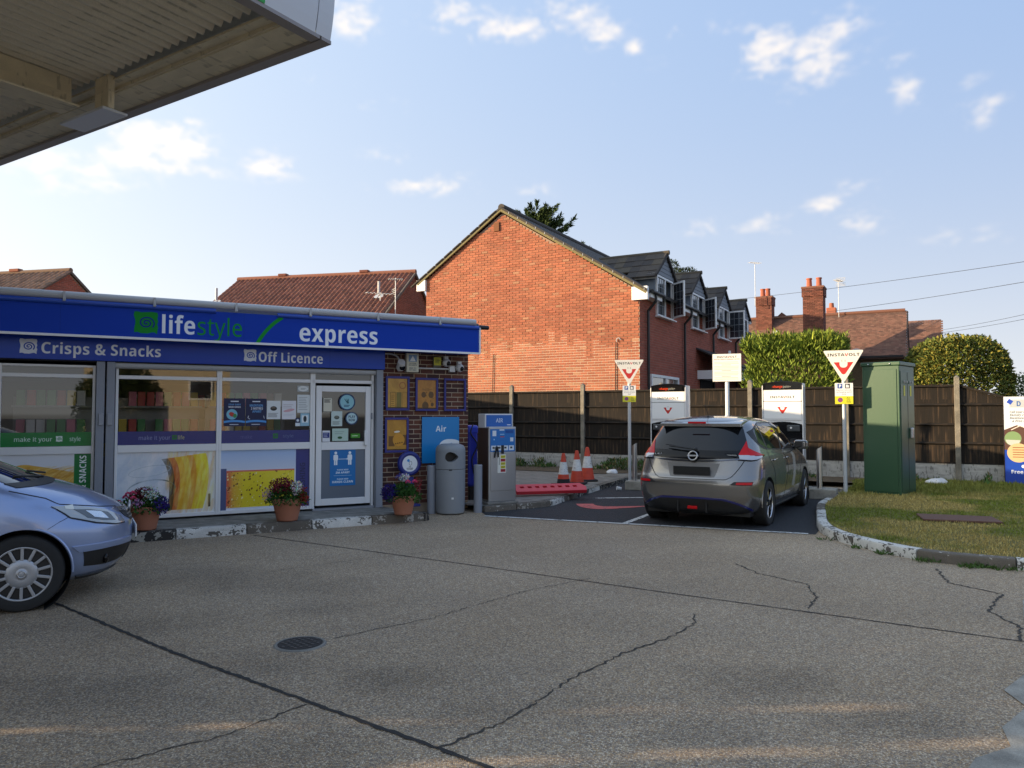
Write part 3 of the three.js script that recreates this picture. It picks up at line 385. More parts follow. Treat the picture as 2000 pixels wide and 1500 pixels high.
notice('round_sticker', 'pale round sticker at the top of shop window', -.16, 1.95, .17, .09, .012, (g, W, H) => { g.fillStyle = '#b9bdbb'; g.fillRect(0, 0, W, H); g.fillStyle = '#e8eae6'; g.beginPath(); g.ellipse(W / 2, H / 2, 7.5, 4, 0, 0, 7); g.fill(); lines(g, 5, 4, 8, 2, 1.4, '#888'); });
const disc = (r) => new THREE.CylinderGeometry(r, r, .004, 40).rotateX(Math.PI / 2);
function sticker(label, u, h, r, draw) { const s = solo('round_sticker', label, 'sticker', (() => { const g = new THREE.CircleGeometry(r, 40); return g; })(), printed(cmTex(2 * r, 2 * r, 700, draw), .4), spa(u, h, .05), SHOP_TURN); return s; }
sticker('large pale blue round sticker on shop door', .505, 1.755, .13, (g, W, H) => { g.fillStyle = '#1d3a63'; g.fillRect(0, 0, W, H); g.fillStyle = '#8fc6cf'; g.beginPath(); g.arc(W / 2, H / 2, W * .42, 0, 7); g.fill(); g.strokeStyle = '#1d5a63'; g.lineWidth = 1; for (let k = 0; k < 5; k++) { g.beginPath(); g.moveTo(9 + k * 1.6, 8 + (k % 2) * 2); g.lineTo(13 + (k % 3) * 1.4, 14 + k * .4); g.stroke(); } lines(g, 8, 18, 10, 2, 1.8, '#1d3a63', .9); });
sticker('smaller round PLAY NOW sticker on shop door', .58, 1.505, .10, (g, W, H) => { g.fillStyle = '#1d3a63'; g.fillRect(0, 0, W, H); g.fillStyle = '#b4d3d6'; g.beginPath(); g.arc(W / 2, H / 2, W * .41, 0, 7); g.fill(); g.fillStyle = '#1a2a44'; fitText(g, 'PLAY', 4.6, 9.4, 11, 5.4); fitText(g, 'NOW', 5, 14.6, 10.4, 5.4); });
notice('notice', 'pale green face covering notice on shop door', .345, 1.5, .17, .23, .05, (g, W, H) => { maskSheet(g, W, H); g.fillStyle = 'rgba(150,190,170,.35)'; g.fillRect(0, 0, W, H); });
notice('notice', 'pale green notice with dark leaf shape on shop door', .40, 1.255, .25, .19, .055, (g, W, H) => { g.fillStyle = '#b9d2c4'; g.fillRect(0, 0, W, H); lines(g, 4, 5, W - 9, 2, 3, '#6a8276'); g.fillStyle = '#1f5a2c'; g.beginPath(); g.ellipse(12, 14, 3.6, 1.9, 0, 0, 7); g.fill(); });
notice('notice', 'small navy and white hours card low on shop door', .185, 1.235, .115, .17, .05, (g, W, H) => { g.fillStyle = '#e3e6ea'; g.fillRect(0, 0, W, H); g.fillStyle = '#1d2f7a'; g.fillRect(.8, 3, W - 1.6, 8); lines(g, 2, 5, 7, 3, 2, '#dfe6f4', .6); });
notice('notice', 'white framed opening hours sheet high on shop door', .205, 1.71, .15, .22, .05, (g, W, H) => { g.fillStyle = '#d7d2bd'; g.fillRect(0, 0, W, H); g.strokeStyle = '#333'; g.lineWidth = .7; g.strokeRect(.6, .6, W - 1.2, H - 1.2); lines(g, 2, 3, W - 4, 4, 1.4, '#444', .8); });
notice('notice', 'bright green strip sticker low on shop door', .64, 1.235, .15, .07, .05, (g, W, H) => { g.fillStyle = '#3d8f1f'; g.fillRect(0, 0, W, H); lines(g, 2, 3.5, 10, 1, 2, '#d8f0c0', 1.2); });
notice('poster', 'blue PLEASE KEEP 2M APART poster on the door kick panel', .45, .75, .40, .545, .034, (g, W, H) => {
  g.fillStyle = '#1173b8'; g.fillRect(0, 0, W, H); g.fillStyle = '#eef4f8'; for (const x of [9, 31]) { g.beginPath(); g.arc(x, 4.6, 2.2, 0, 7); g.fill(); g.beginPath(); g.roundRect(x - 3.6, 7.2, 7.2, 9, 2); g.fill(); g.fillRect(x - 2.6, 14, 2.3, 9); g.fillRect(x + .3, 14, 2.3, 9); } g.fillRect(13.5, 13.6, 13, .8); g.beginPath(); g.moveTo(26, 12.4); g.lineTo(28, 14); g.lineTo(26, 15.6); g.fill();
  fitText(g, 'PLEASE KEEP', 11, 31, 18, 2.8); fitText(g, '2M APART', 9, 36, 22, 4.2); g.fillRect(6, 39, W - 12, .3); fitText(g, 'PLEASE KEEP', 11, 45, 18, 2.8); fitText(g, 'HANDS CLEAN', 3.5, 50.5, 33, 4.6);
}, { cat: 'poster' });
// ───────────── on the brick pier ─────────────
const amber = [['#c9973a', 'three tall boxes', (g, W, H) => { g.strokeStyle = '#6b4a14'; g.lineWidth = .7; for (let k = 0; k < 3; k++) { g.strokeRect(5 + k * 10, 22, 8, 28); lines(g, 6, 28, 6, 7, 3, 'rgba(90,60,16,.6)', .5); } g.fillStyle = 'rgba(70,80,30,.6)'; g.fillRect(15, 22, 8, 28); g.strokeStyle = 'rgba(150,80,30,.6)'; g.lineWidth = 2; g.beginPath(); g.arc(25, 11, 5, 0, 7); g.stroke(); }],
  ['#b8792c', 'jars and lips', (g, W, H) => { g.fillStyle = 'rgba(60,40,14,.7)'; for (const [x, y, r] of [[11, 24, 4], [24, 24, 4.6], [14, 42, 5.6], [26, 40, 2.6]]) { g.beginPath(); g.ellipse(x, y, r, r * 1.2, 0, 0, 7); g.fill(); } for (let k = 0; k < 12; k++) g.fillRect(10 + hash(k, 1, 6) * 18, 18 + hash(k, 2, 6) * 30, 1.4, 1.4); fitText(g, 'but first', 9, 17, 17, 5, 'normal', 'left', 'serif'); }],
  null, ['#c08a2e', 'burger', (g, W, H) => { g.fillStyle = 'rgba(90,55,16,.75)'; g.fillRect(3, 26, 10, 16); g.fillRect(27, 24, 8, 16); g.fillStyle = 'rgba(214,150,44,.95)'; g.beginPath(); g.ellipse(20, 32, 10, 10, 0, 0, 7); g.fill(); g.fillStyle = 'rgba(60,35,10,.8)'; for (let k = 0; k < 4; k++) { g.beginPath(); g.arc(15 + k * 3.5, 38 - k * .6, 1.1, 0, 7); g.fill(); } g.fillStyle = '#efe9d8'; g.beginPath(); g.ellipse(17, 19, 5, 1.5, -.1, 0, 7); g.fill(); }]];
[[1.335, 1.90, .40, .545], [1.838, 1.89, .395, .54], [2.345, 1.89, .40, .54], [1.325, 1.237, .40, .555]].forEach(([u, h, w, hh], i) => {
  const a = amber[i], t = thing('framed_poster', a ? `blue wall frame holding a faded amber poster of ${a[1]}` : 'empty blue wall frame with bare brick showing through', 'poster frame', spa(u, h, 0), SHOP_TURN);
  part(t, 'frame', merge([rbox(w, .035, .03, .005, 0, hh / 2 - .017, .026), rbox(w, .035, .03, .005, 0, -hh / 2 + .017, .026), rbox(.035, hh - .07, .03, .005, -w / 2 + .017, 0, .026), rbox(.035, hh - .07, .03, .005, w / 2 - .017, 0, .026)]), phys([.035, .035, .22], .4));
  if (a) part(t, 'poster', plate(w - .07, hh - .07, .008), printed(cmTex(w - .07, hh - .07, 600, (g, W, H) => { g.fillStyle = a[0]; g.fillRect(0, 0, W, H); for (let k = 0; k < 60; k++) { g.fillStyle = `rgba(${k % 2 ? '230,180,90' : '120,70,20'},.06)`; g.beginPath(); g.ellipse(hash(k, 1, i) * W, hash(k, 2, i) * H, 5, 8, 0, 0, 7); g.fill(); } a[2](g, W, H); g.fillStyle = 'rgba(50,30,10,.8)'; g.fillRect(0, H - 2, W, 2); }), .25), [0, 0, .02]);
});
solo('air_sign', 'plain blue Air sign board with white curved emblem on brick pier', 'sign', plate(.663, .75, .012), printed(cmTex(.663, .75, 600, (g, W, H) => { g.fillStyle = '#1c86c9'; g.fillRect(0, 0, W, H); g.fillStyle = '#f0f4f7'; fitText(g, 'Air', 24, 24, 19, 13); g.beginPath(); g.moveTo(28, 56); g.quadraticCurveTo(29, 38, 45, 36.5); g.quadraticCurveTo(60, 36, W, 40); g.lineTo(W, 50); g.lineTo(50, 50); g.closePath(); g.fill(); g.fillStyle = '#6aa9e0'; g.beginPath(); g.moveTo(48, 50); g.lineTo(52, 42); g.lineTo(56, 50); g.fill(); }), .35), spa(2.09, 1.148, .022), SHOP_TURN);
{ const t = thing('round_display_sign', 'free standing round blue sign with white centre behind flower pot', 'sign', spa(1.47, .12, .2), SHOP_TURN);
  part(t, 'ring', new THREE.TorusGeometry(.155, .042, 14, 40).translate(0, .67, .0), phys([.015, .025, .20], .3)); part(t, 'backing', new THREE.CylinderGeometry(.17, .17, .05, 36).rotateX(Math.PI / 2).translate(0, .67, 0), phys([.015, .025, .20], .3));
  part(t, 'face', new THREE.CircleGeometry(.128, 40).translate(0, .67, .03), printed(cmTex(.26, .26, 900, (g, W, H) => { g.fillStyle = '#e9edf0'; g.fillRect(0, 0, W, H); g.fillStyle = '#2d8fd0'; g.save(); g.translate(10.5, 8); g.rotate(.5); g.fillRect(-1.9, -1.9, 3.8, 3.8); g.rotate(.78); g.fillRect(-1.7, -1.7, 3.4, 3.4); g.restore(); g.strokeStyle = '#333'; g.lineWidth = .5; g.beginPath(); g.ellipse(14, 12.4, 2.3, 3.2, .1, 0, 7); g.stroke(); g.fillStyle = '#222'; fitText(g, 'THE', 11, 19, 4, 2.4); fitText(g, 'NATIONAL', 7.4, 21.2, 11.5, 2.3); fitText(g, 'LOTTERY', 8, 23.3, 10, 2.3); }), .35));
  part(t, 'stand', merge([rbox(.16, .46, .06, .02, 0, .23, -.02), rbox(.3, .04, .24, .015, 0, .02, 0)]), phys([.015, .025, .20], .3)); }
{ const a = thing('alarm_box', 'cream wall alarm box with blue triangle under the fascia', 'alarm box', spa(1.565, 2.395, 0), SHOP_TURN); part(a, 'case', rbox(.215, .31, .08, .012, 0, 0, .05), M.cream);
  part(a, 'label_plate', plate(.2, .29, .003), printed(cmTex(.2, .29, 800, (g, W, H) => { g.fillStyle = '#d9d6c0'; g.fillRect(0, 0, W, H); g.fillStyle = '#7f9fc4'; g.fillRect(3, 2, W - 6, 11); g.fillStyle = '#eef2f4'; g.beginPath(); g.moveTo(10, 3); g.lineTo(15, 12); g.lineTo(5, 12); g.fill(); g.fillStyle = '#3b4450'; fitText(g, 'ACTIVE', 4, 17, 12, 2.6); fitText(g, 'SECURITY', 3, 19.8, 14, 2.6); fitText(g, '0800 721', 4, 24, 12, 2.8); fitText(g, '737 5561', 3.4, 27, 13, 2.8); }), .5), [0, 0, .092]); }
{ const a = thing('warning_plate', 'small yellow wall plate between the cameras', 'sign', spa(2.015, 2.42, 0), SHOP_TURN); part(a, 'case', rbox(.14, .18, .04, .008, 0, 0, .03), mat([.12, .11, .08], .6)); part(a, 'print', plate(.125, .13, .003), printed(cmTex(.125, .13, 800, (g, W, H) => { g.fillStyle = '#c8c136'; g.fillRect(0, 0, W, H); lines(g, 2, 3, 8, 4, 2, '#3a3a12', .8); g.fillStyle = '#222'; g.fillRect(6, 5, 5, .8); }), .5), [0, .015, .052]); }
function dome(label, u, h, tilt) { const t = thing('security_camera', label, 'camera', spa(u, h, 0), SHOP_TURN); part(t, 'mount', rbox(.07, .07, .07, .01, 0, .075, .05), M.plastic); part(t, 'housing', new THREE.SphereGeometry(.068, 24, 16).translate(0, 0, .08), M.plastic); part(t, 'lens', new THREE.SphereGeometry(.042, 18, 12).translate(tilt, -.012, .118), M.blackGloss); return t; }
dome('white dome camera above the empty wall frame', 2.165, 2.415, .008); dome('white dome camera at the pier edge on a conduit', 2.405, 2.335, .012);
{ const t = thing('security_camera', 'white bullet camera hanging from a curved conduit by the sign band', 'camera', spa(1.35, 2.37, 0), SHOP_TURN); part(t, 'housing', at(new THREE.CylinderGeometry(.06, .07, .14, 20), 0, -.02, .13, .9, 0, .15), M.plastic); part(t, 'lens', at(new THREE.CylinderGeometry(.045, .045, .02, 20), .0, -.07, .19, .9, 0, .15), M.blackGloss); part(t, 'bracket', rbox(.06, .05, .1, .01, .02, -.09, .05), M.plastic); part(t, 'conduit', tube([[-.32, .155, .04], [-.12, .15, .05], [-.03, .11, .06], [0, .03, .08]], .013, 20, 8), M.gutter); }
{ const t = thing('junction_box', 'white cable junction box with conduit on the brick pier', 'junction box', spa(2.28, 2.315, 0), SHOP_TURN); part(t, 'case', rbox(.1, .1, .06, .008, 0, 0, .04), M.plastic); part(t, 'conduit', merge([rod([-.6, .0, .03], [-.05, 0, .03], .012, 8), rod([.05, .03, .03], [.1, .03, .03], .012, 8)]), M.plastic); }
// ───────────── bin, bollards, air machine ─────────────
{ const t = thing('litter_bin', 'round grey plastic litter bin with dark side opening before Air sign', 'bin', [-.975, 0, -12.05], rad(18)); const m = mat([.25, .27, .29], .55, { bumpMap: noiseBump, bumpScale: .002 });
  part(t, 'body', new THREE.LatheGeometry([[0, .01], [.205, .01], [.222, .03], [.232, .3], [.235, .685], [.228, .70]].map(([r, y]) => new THREE.Vector2(r, y)), 40), m);
  const hood = new Brush(new THREE.LatheGeometry([[0, .70], [.228, .70], [.236, .715], [.236, .98], [.232, 1.03], [.205, 1.075], [.14, 1.10], [0, 1.108]].map(([r, y]) => new THREE.Vector2(r, y)), 48)); hood.updateMatrixWorld();
  const s = new THREE.Shape(); s.moveTo(-.1, -.035); s.quadraticCurveTo(-.11, .06, -.03, .07); s.quadraticCurveTo(.06, .06, .105, -.01); s.quadraticCurveTo(.05, -.085, -.02, -.085); s.quadraticCurveTo(-.08, -.085, -.1, -.035);
  const cut = new Brush(new THREE.ExtrudeGeometry(s, { depth: .3, bevelEnabled: false, curveSegments: 10 }).translate(-.03, .91, .06)); cut.updateMatrixWorld(); const r = new Evaluator(); r.attributes = ['position', 'normal', 'uv']; r.useGroups = false; const hg = r.evaluate(hood, cut, SUBTRACTION).geometry; hg.clearGroups(); part(t, 'hood', hg, m);
  part(t, 'opening', new THREE.ExtrudeGeometry(s, { depth: .02, bevelEnabled: false, curveSegments: 10 }).translate(-.03, .91, .075), M.black); part(t, 'lock', rbox(.05, .02, .02, .006, -.05, .70, .225), M.black); part(t, 'sticker', at(plate(.035, .03, .003), -.02, .26, .233), M.plastic); }
for (const [x, z, l] of [[-1.275, -12.05, 'grey steel bollard on the flower pot side of the litter bin'], [-.545, -12.2, 'grey steel bollard between litter bin and air machine']]) { const t = thing('bollard', l, 'bollard', [x, 0, z]); part(t, 'post', new THREE.CylinderGeometry(.068, .068, .74, 24).translate(0, .37, 0), M.greyPaint); part(t, 'cap', new THREE.CylinderGeometry(.066, .071, .02, 24).translate(0, .75, 0), M.greySteel); }
{ const t = thing('air_machine', 'stainless steel coin air machine with blue AIR header', 'air machine', spa(2.98, .1, .31), SHOP_TURN), w = .51, d = .4;
  part(t, 'plinth', rbox(w + .06, .04, d + .06, .01, 0, .02, 0), concrete); part(t, 'cabinet', rbox(w, 1.22, d, .012, 0, .65, 0), M.steelDull); part(t, 'lower_door', rbox(w - .06, .62, .012, .004, .0, .53, d / 2 + .006), M.steelDull); part(t, 'side_panel', rbox(.008, 1.16, d - .04, .003, -w / 2 - .004, .66, 0), mat([.09, .055, .04], .3, { metalness: .5 }));
  const hd = part(t, 'header', rbox(w + .02, .23, .24, .012, 0, 1.36, -.04), M.plastic, [0, 0, 0], [0, 0, 0]); part(hd, 'print', plate(w - .03, .19, .004), printed(cmTex(w - .03, .19, 700, (g, W, H) => { g.fillStyle = '#1f63b4'; g.fillRect(0, 0, W, H); g.fillStyle = '#e8edf3'; fitText(g, 'AIR', 18, 12.5, 13, 9, 'normal'); g.fillRect(W - 9, H - 3.4, 7, 1.4); }), .3), [0, 1.36, .084]);
  part(t, 'instruction_panel', plate(w - .05, .37, .006), printed(cmTex(w - .05, .37, 700, (g, W, H) => { g.fillStyle = '#2373bd'; g.fillRect(0, 0, W, H); g.fillStyle = '#dfe6ec'; g.fillRect(4, 2.5, 7, 9); g.fillRect(17, .5, 9, 2); g.fillRect(37, 14, 6, 6.5); for (let k = 0; k < 4; k++) g.fillRect(1.6 + k * 11, 27, 9.4, 8); g.fillStyle = '#15509a'; g.fillRect(28, 2, 15, 5); g.fillStyle = '#b9483e'; g.fillRect(18, 12, 8, 1.4); g.fillStyle = '#9fd0ee'; g.fillRect(18, 8, 8, 1.2); g.fillRect(6, 16, 2, 2); g.fillStyle = '#444'; for (let k = 0; k < 4; k++) g.fillRect(4 + k * 11, 29, 4, 3); }), .3), [0, 1.04, d / 2 + .006]);
  part(t, 'warning_sticker', plate(.155, .30, .003), printed(cmTex(.155, .30, 700, (g, W, H) => { g.fillStyle = '#e3e3da'; g.fillRect(0, 0, W, H); const c = ['#d6cf3a', '#b3343c', '#d6cf3a', '#d6cf3a', '#b3343c']; c.forEach((q, k) => { g.fillStyle = q; g.fillRect(5.5, 1.5 + k * 5.6, 9, 4.6); g.fillStyle = 'rgba(40,20,20,.6)'; g.fillRect(6.5, 3 + k * 5.6, 7, .6); g.fillRect(6.5, 4.4 + k * 5.6, 6, .6); }); g.fillStyle = '#333'; g.fillRect(2.4, 5, .9, 12); }), .5), [-.02, .66, d / 2 + .014]);
  part(t, 'coin_slot', rbox(.05, .14, .02, .005, -.005, .89, d / 2 + .01), M.black); part(t, 'hose_nozzle', merge([rbox(.045, .07, .06, .02, -.12, .91, d / 2 + .03), rod([-.14, .88, d / 2 + .03], [-.16, .76, d / 2 + .03], .012), rod([-.1, .88, d / 2 + .03], [-.09, .77, d / 2 + .03], .012)]), M.rubber); part(t, 'label_plate', merge([at(plate(.07, .06), .13, .93, d / 2 + .004), at(plate(.06, .05), -.2, .92, d / 2 + .004)]), M.plastic); }
{ const t = thing('hose_reel_post', 'tall blue plastic hose post behind the pier edge', 'hose post', spa(2.82, .1, -.35), SHOP_TURN); part(t, 'body', rbox(.2, 1.05, .22, .06, 0, .75, 0, 4), phys([.02, .04, .42], .35)); part(t, 'cap', rbox(.22, .16, .24, .05, 0, 1.2, 0, 4), phys([.03, .06, .5], .35)); part(t, 'foot', rbox(.12, .3, .14, .02, 0, .14, 0), M.black); part(t, 'hose', tube([[.0, 1.3, .1], [-.06, 1.15, .13], [.06, .95, .14], [-.04, .7, .14], [0, .45, .13]], .012, 30, 7), M.black); }
// ───────────── flower pots ─────────────
const terracotta = mat([.42, .17, .10], .9, { bumpMap: noiseBump, bumpScale: .003 });
const petal = (n, r, c) => { const L = []; for (let k = 0; k < n; k++) { const q = rdir(); q.y = Math.abs(q.y) * .8 - .1; const d = q.clone().normalize(); L.push({ p: q.clone().multiplyScalar(r * .45), d, s: perp(d), l: r * .6, w: r * .75, c: c.map((v) => v * rr(.75, 1.2)) }); } return faces(L); };
const bloomPink = petal(26, .045, [.75, .10, .22]), bloomWhite = petal(22, .04, [.72, .72, .68]);
function pot(label, x, z, r, h, mix) {
  const t = thing('flower_pot', label, 'flower pot', [x, .12, z], rr(0, 6)); part(t, 'pot', new THREE.LatheGeometry([[0, .004], [r * .66, .004], [r * .68, .02], [r * .92, h * .76], [r * 1.0, h * .77], [r * 1.02, h * .98], [r * .98, h], [r * .9, h], [r * .88, h * .85], [0, h * .85]].map(([a, b]) => new THREE.Vector2(a, b)), 40), terracotta); part(t, 'soil', new THREE.CylinderGeometry(r * .88, r * .86, .02, 30).translate(0, h * .88, 0), mat([.03, .02, .015], 1));
  const L = [], B = [], D = []; for (let k = 0; k < 900; k++) { const q = rdir(), s = Math.cbrt(rnd()); q.y = Math.abs(q.y); const p = V(q.x * r * 1.35 * s, h * .95 + q.y * r * 1.05 * s - (Math.hypot(q.x, q.z) * s) ** 2 * r * .35, q.z * r * 1.35 * s), d = q.clone().add(rdir().multiplyScalar(.8)).normalize(), g = rr(.6, 1.3); L.push({ p, d, s: perp(d), l: rr(.03, .06), w: rr(.02, .04), c: [.045 * g, .12 * g, .025 * g] }); }
  part(t, 'foliage', faces(L), leafMat).userData.kind = 'stuff';
  const small = (c, n, f, name) => { const A = []; for (let k = 0; k < n; k++) { const q = f(); const d = rdir(); d.y = Math.abs(d.y); A.push({ p: V(q[0] * r, h * .95 + q[1] * r, q[2] * r), d, s: perp(d), l: rr(.016, .03), w: rr(.016, .028), c: c.map((v) => v * rr(.6, 1.3)) }); } part(t, name, faces(A), leafMat).userData.kind = 'stuff'; };
  t.rotation.y = 0; mix(t, small, r, h);
}
const clump = (cx, cy, cz, s, sy = s) => () => { const q = rdir(), k = Math.cbrt(rnd()); return [cx + q.x * s * k, cy + q.y * sy * k, cz + q.z * s * k]; };
pot('terracotta flower pot with pink and white flowers beside the pale blue car', -4.60, -9.55, .20, .30, (t, sm, r, h) => { for (const [x, y, z] of [[-.75, .75, .6], [-1.3, .25, .6], [-.3, .85, .9], [-.2, .55, 1.05], [-.95, 0, .7], [-1.0, .55, .4]]) part(t, 'flower', bloomPink, leafMat, [x * r, h + y * r, z * r]); sm([.65, .65, .6], 240, clump(.6, .9, .6, .55, .45), 'white_blossom'); sm([.16, .01, .03], 260, clump(.1, .9, .5, .55, .4), 'dark_red_blossom'); sm([.05, .03, .22], 420, clump(1.15, .1, .3, .5, .6), 'purple_blossom'); sm([.6, .3, .5], 120, clump(0, .3, .95, .4, .3), 'pink_blossom'); });
pot('terracotta flower pot with dark red flowers before the shop window', -3.06, -10.38, .205, .31, (t, sm, r, h) => { sm([.17, .012, .035], 900, clump(-.2, .85, .3, .95, .55), 'dark_red_blossom'); sm([.70, .70, .64], 240, clump(.75, .75, .5, .38, .5), 'white_blossom'); sm([.55, .35, .45], 150, clump(-1.15, .3, .4, .4, .5), 'pale_blossom'); sm([.25, .03, .02], 220, clump(1.15, .1, .3, .35, .7), 'rust_blossom'); });
pot('terracotta flower pot with purple and pink flowers before the brick pier', -1.57, -11.0, .185, .28, (t, sm, r, h) => { sm([.035, .02, .16], 1100, clump(-.95, .25, .45, .75, .75), 'purple_blossom'); sm([.62, .60, .62], 200, clump(.1, 1.4, .1, .45, .35), 'white_blossom'); sm([.10, .10, .42], 60, clump(-.2, 1.5, .1, .5, .3), 'blue_blossom'); for (const [x, y, z] of [[.45, 1.05, .55], [.95, 1.05, .35]]) part(t, 'flower', bloomPink, leafMat, [x * r, h + y * r, z * r]); sm([.3, .05, .05], 90, clump(1.2, .9, .1, .3, .6), 'red_blossom'); });
// ───────────── cones, barrier, litter ─────────────
const coneRed = mat([.60, .06, .025], .55, { map: paintTex(101, .2, [1, 1, 1], [.7, .6, .55]) }), coneWhite = phys('#fff', .4, { map: paintTex(107, .3, [.85, .85, .83], [.5, .42, .38]) });
function cone(label, x, z, h, tilt, blackFoot) {
  const t = thing('traffic_cone', label, 'traffic cone', [x, .1, z], rr(0, 1.5)), R = (y) => lerp(.155, .035, y), ring = (a, b) => new THREE.LatheGeometry([[R(a) * h / .7, a * h], [R(b) * h / .7, b * h]].map(([p, q]) => new THREE.Vector2(p, q)), 32);
  part(t, 'base', rbox(.40, .045, .40, .02, 0, .024, 0), M.rubber); part(t, blackFoot ? 'collar' : 'lower_cone', ring(.06, blackFoot ? .22 : .40), blackFoot ? M.rubber : coneRed); if (blackFoot) part(t, 'lower_cone', ring(.22, .36), coneRed); part(t, 'reflective_sleeve', ring(blackFoot ? .36 : .40, .74), coneWhite); part(t, 'upper_cone', ring(.74, .985), coneRed); part(t, 'tip', new THREE.CylinderGeometry(.026, .036, .03, 20).translate(0, h * .99, 0), coneRed); if (tilt) t.rotation.z = tilt;
}
cone('faded traffic cone with black rubber collar, next to the red plank', 1.06, -15.66, .66, 0, true); cone('dull red traffic cone between the other two cones', 1.37, -16.05, .70, 0, false); cone('taller red and white traffic cone beside the concrete fence post', 1.66, -16.75, .74, 0, false);
{ const s = shape([[-.66, 0], [.66, 0], [.70, .13], [.62, .27], [-.66, .27]]); for (let k = 0; k < 8; k++) { const h = new THREE.Path(); const x = -.57 + k * .145; h.moveTo(x, .12); h.lineTo(x + .09, .12); h.lineTo(x + .09, .2); h.lineTo(x, .2); h.closePath(); s.holes.push(h); }
  const g = new THREE.ExtrudeGeometry(s, { depth: .05, bevelEnabled: true, bevelSize: .008, bevelThickness: .008, bevelSegments: 2 }); g.rotateX(-Math.PI / 2 + .38); solo('barrier_plank', 'bright red plastic barrier plank with square holes lying by the kerb', 'barrier', g, phys([.62, .03, .045], .4), [.72, .14, -13.75], rad(16)); }
{ const g = new THREE.CylinderGeometry(.04, .03, .1, 14, 4); const p = g.attributes.position; for (let i = 0; i < p.count; i++) p.setXYZ(i, p.getX(i) * (1 + .25 * Math.sin(i * 2.3)), p.getY(i), p.getZ(i) * (.6 + .2 * Math.cos(i))); g.computeVertexNormals(); g.rotateZ(1.4); solo('crushed_cup', 'crushed white paper cup on the bay tarmac', 'litter', g, M.plastic, [2.2, .045, -15.65], .4); }
function crumple(label, x, y, z, s, flat) { const g = mergeVertices(new THREE.IcosahedronGeometry(s, 4)); g.deleteAttribute('uv'); const p = g.attributes.position; for (let i = 0; i < p.count; i++) { const k = .55 + .8 * fbm(p.getX(i) / s * 2 + 5, p.getZ(i) / s * 2 + p.getY(i) / s, 7, 3); p.setXYZ(i, p.getX(i) * k * 1.5, Math.max(-.02, p.getY(i) * k * flat), p.getZ(i) * k); } g.computeVertexNormals(); solo('litter_bag', label, 'litter', g, M.plastic, [x, y, z]); }
crumple('crumpled white carrier bag in the grass by the fence', 8.95, .13, -16.05, .16, .6); crumple('scrap of white paper in the weeds by the fence foot', 2.35, .2, -17.9, .09, .9);
{ const t = thing('manhole_cover', 'round cast iron cover in a concrete ring on the forecourt', 'manhole cover', [-1.44, 0, -5.22]); part(t, 'ring', new THREE.LatheGeometry([[.150, .0], [.150, .008], [.156, .010], [.170, .007], [.175, 0]].map(([a, b]) => new THREE.Vector2(a, b)), 48), concrete); const st = []; for (let i = -4; i <= 4; i++) for (let j = -4; j <= 4; j++) if (Math.hypot(i, j) < 4.3 && (i + j) % 2 === 0) st.push(rbox(.02, .006, .02, .003, i * .03, .011, j * .03, 1)); part(t, 'plate', new THREE.CylinderGeometry(.147, .147, .012, 40).translate(0, .003, 0), mat([.035, .032, .03], .8, { metalness: .3, bumpMap: noiseBump, bumpScale: .003 })); part(t, 'studs', merge(st), mat([.08, .07, .065], .6, { metalness: .4 })); }
solo('inspection_cover', 'flat rusty brown inspection cover set in the grass verge', 'cover', rbox(.95, .03, .62, .01), mat([.13, .065, .045], .85, { bumpMap: noiseBump, bumpScale: .006 }), [6.2, .118, -10.6], rad(-20));
// ───────────── fence ─────────────
const SITE_TURN = rad(-29.1), F0 = V(1.17, 0, -21.4);
const fp = (u, y, z) => V(u, y, z).applyAxisAngle(V(0, 1, 0), SITE_TURN).add(F0);
const timberTex = [0, 1].map((q) => dataTex(512, (i, j) => { const g = fbm(i / 7, j / 160, 15 + q, 4), s = vnoise(i / 2.2, j / 60, 18 + q), wr = smooth(.50, .72, fbm(i / 26, j / 90, 19 + q, 4)), k = .75 + .5 * (s - .5), a = lerp(1, 2.3, wr * g * 1.5); return [.30 * k * a, .245 * k * a, .185 * k * a]; }));
const timber = timberTex.map((t) => mat([.25, .24, .24], .9, { map: t, bumpMap: t, bumpScale: .004 })), railMat = mat([.13, .125, .125], .9, { map: timberTex[0], bumpMap: timberTex[0], bumpScale: .003 });
const postMat = mat([1.05, 1.0, .90], .95, { map: concTex, bumpMap: aggBump, bumpScale: .003 }), boardWhite = mat('#fff', .9, { map: dataTex(512, (i, j) => { const n = fbm(i / 50, j / 22, 88, 4), s = vnoise(i / 2, j / 2, 89), sc = smooth(.62, .70, fbm(i / 14, j / 60, 90, 3)), v = .62 + .2 * (n - .5) + .06 * s - .16 * sc; return [v, v * .99, v * .96]; }), bumpMap: noiseBump, bumpScale: .002 });
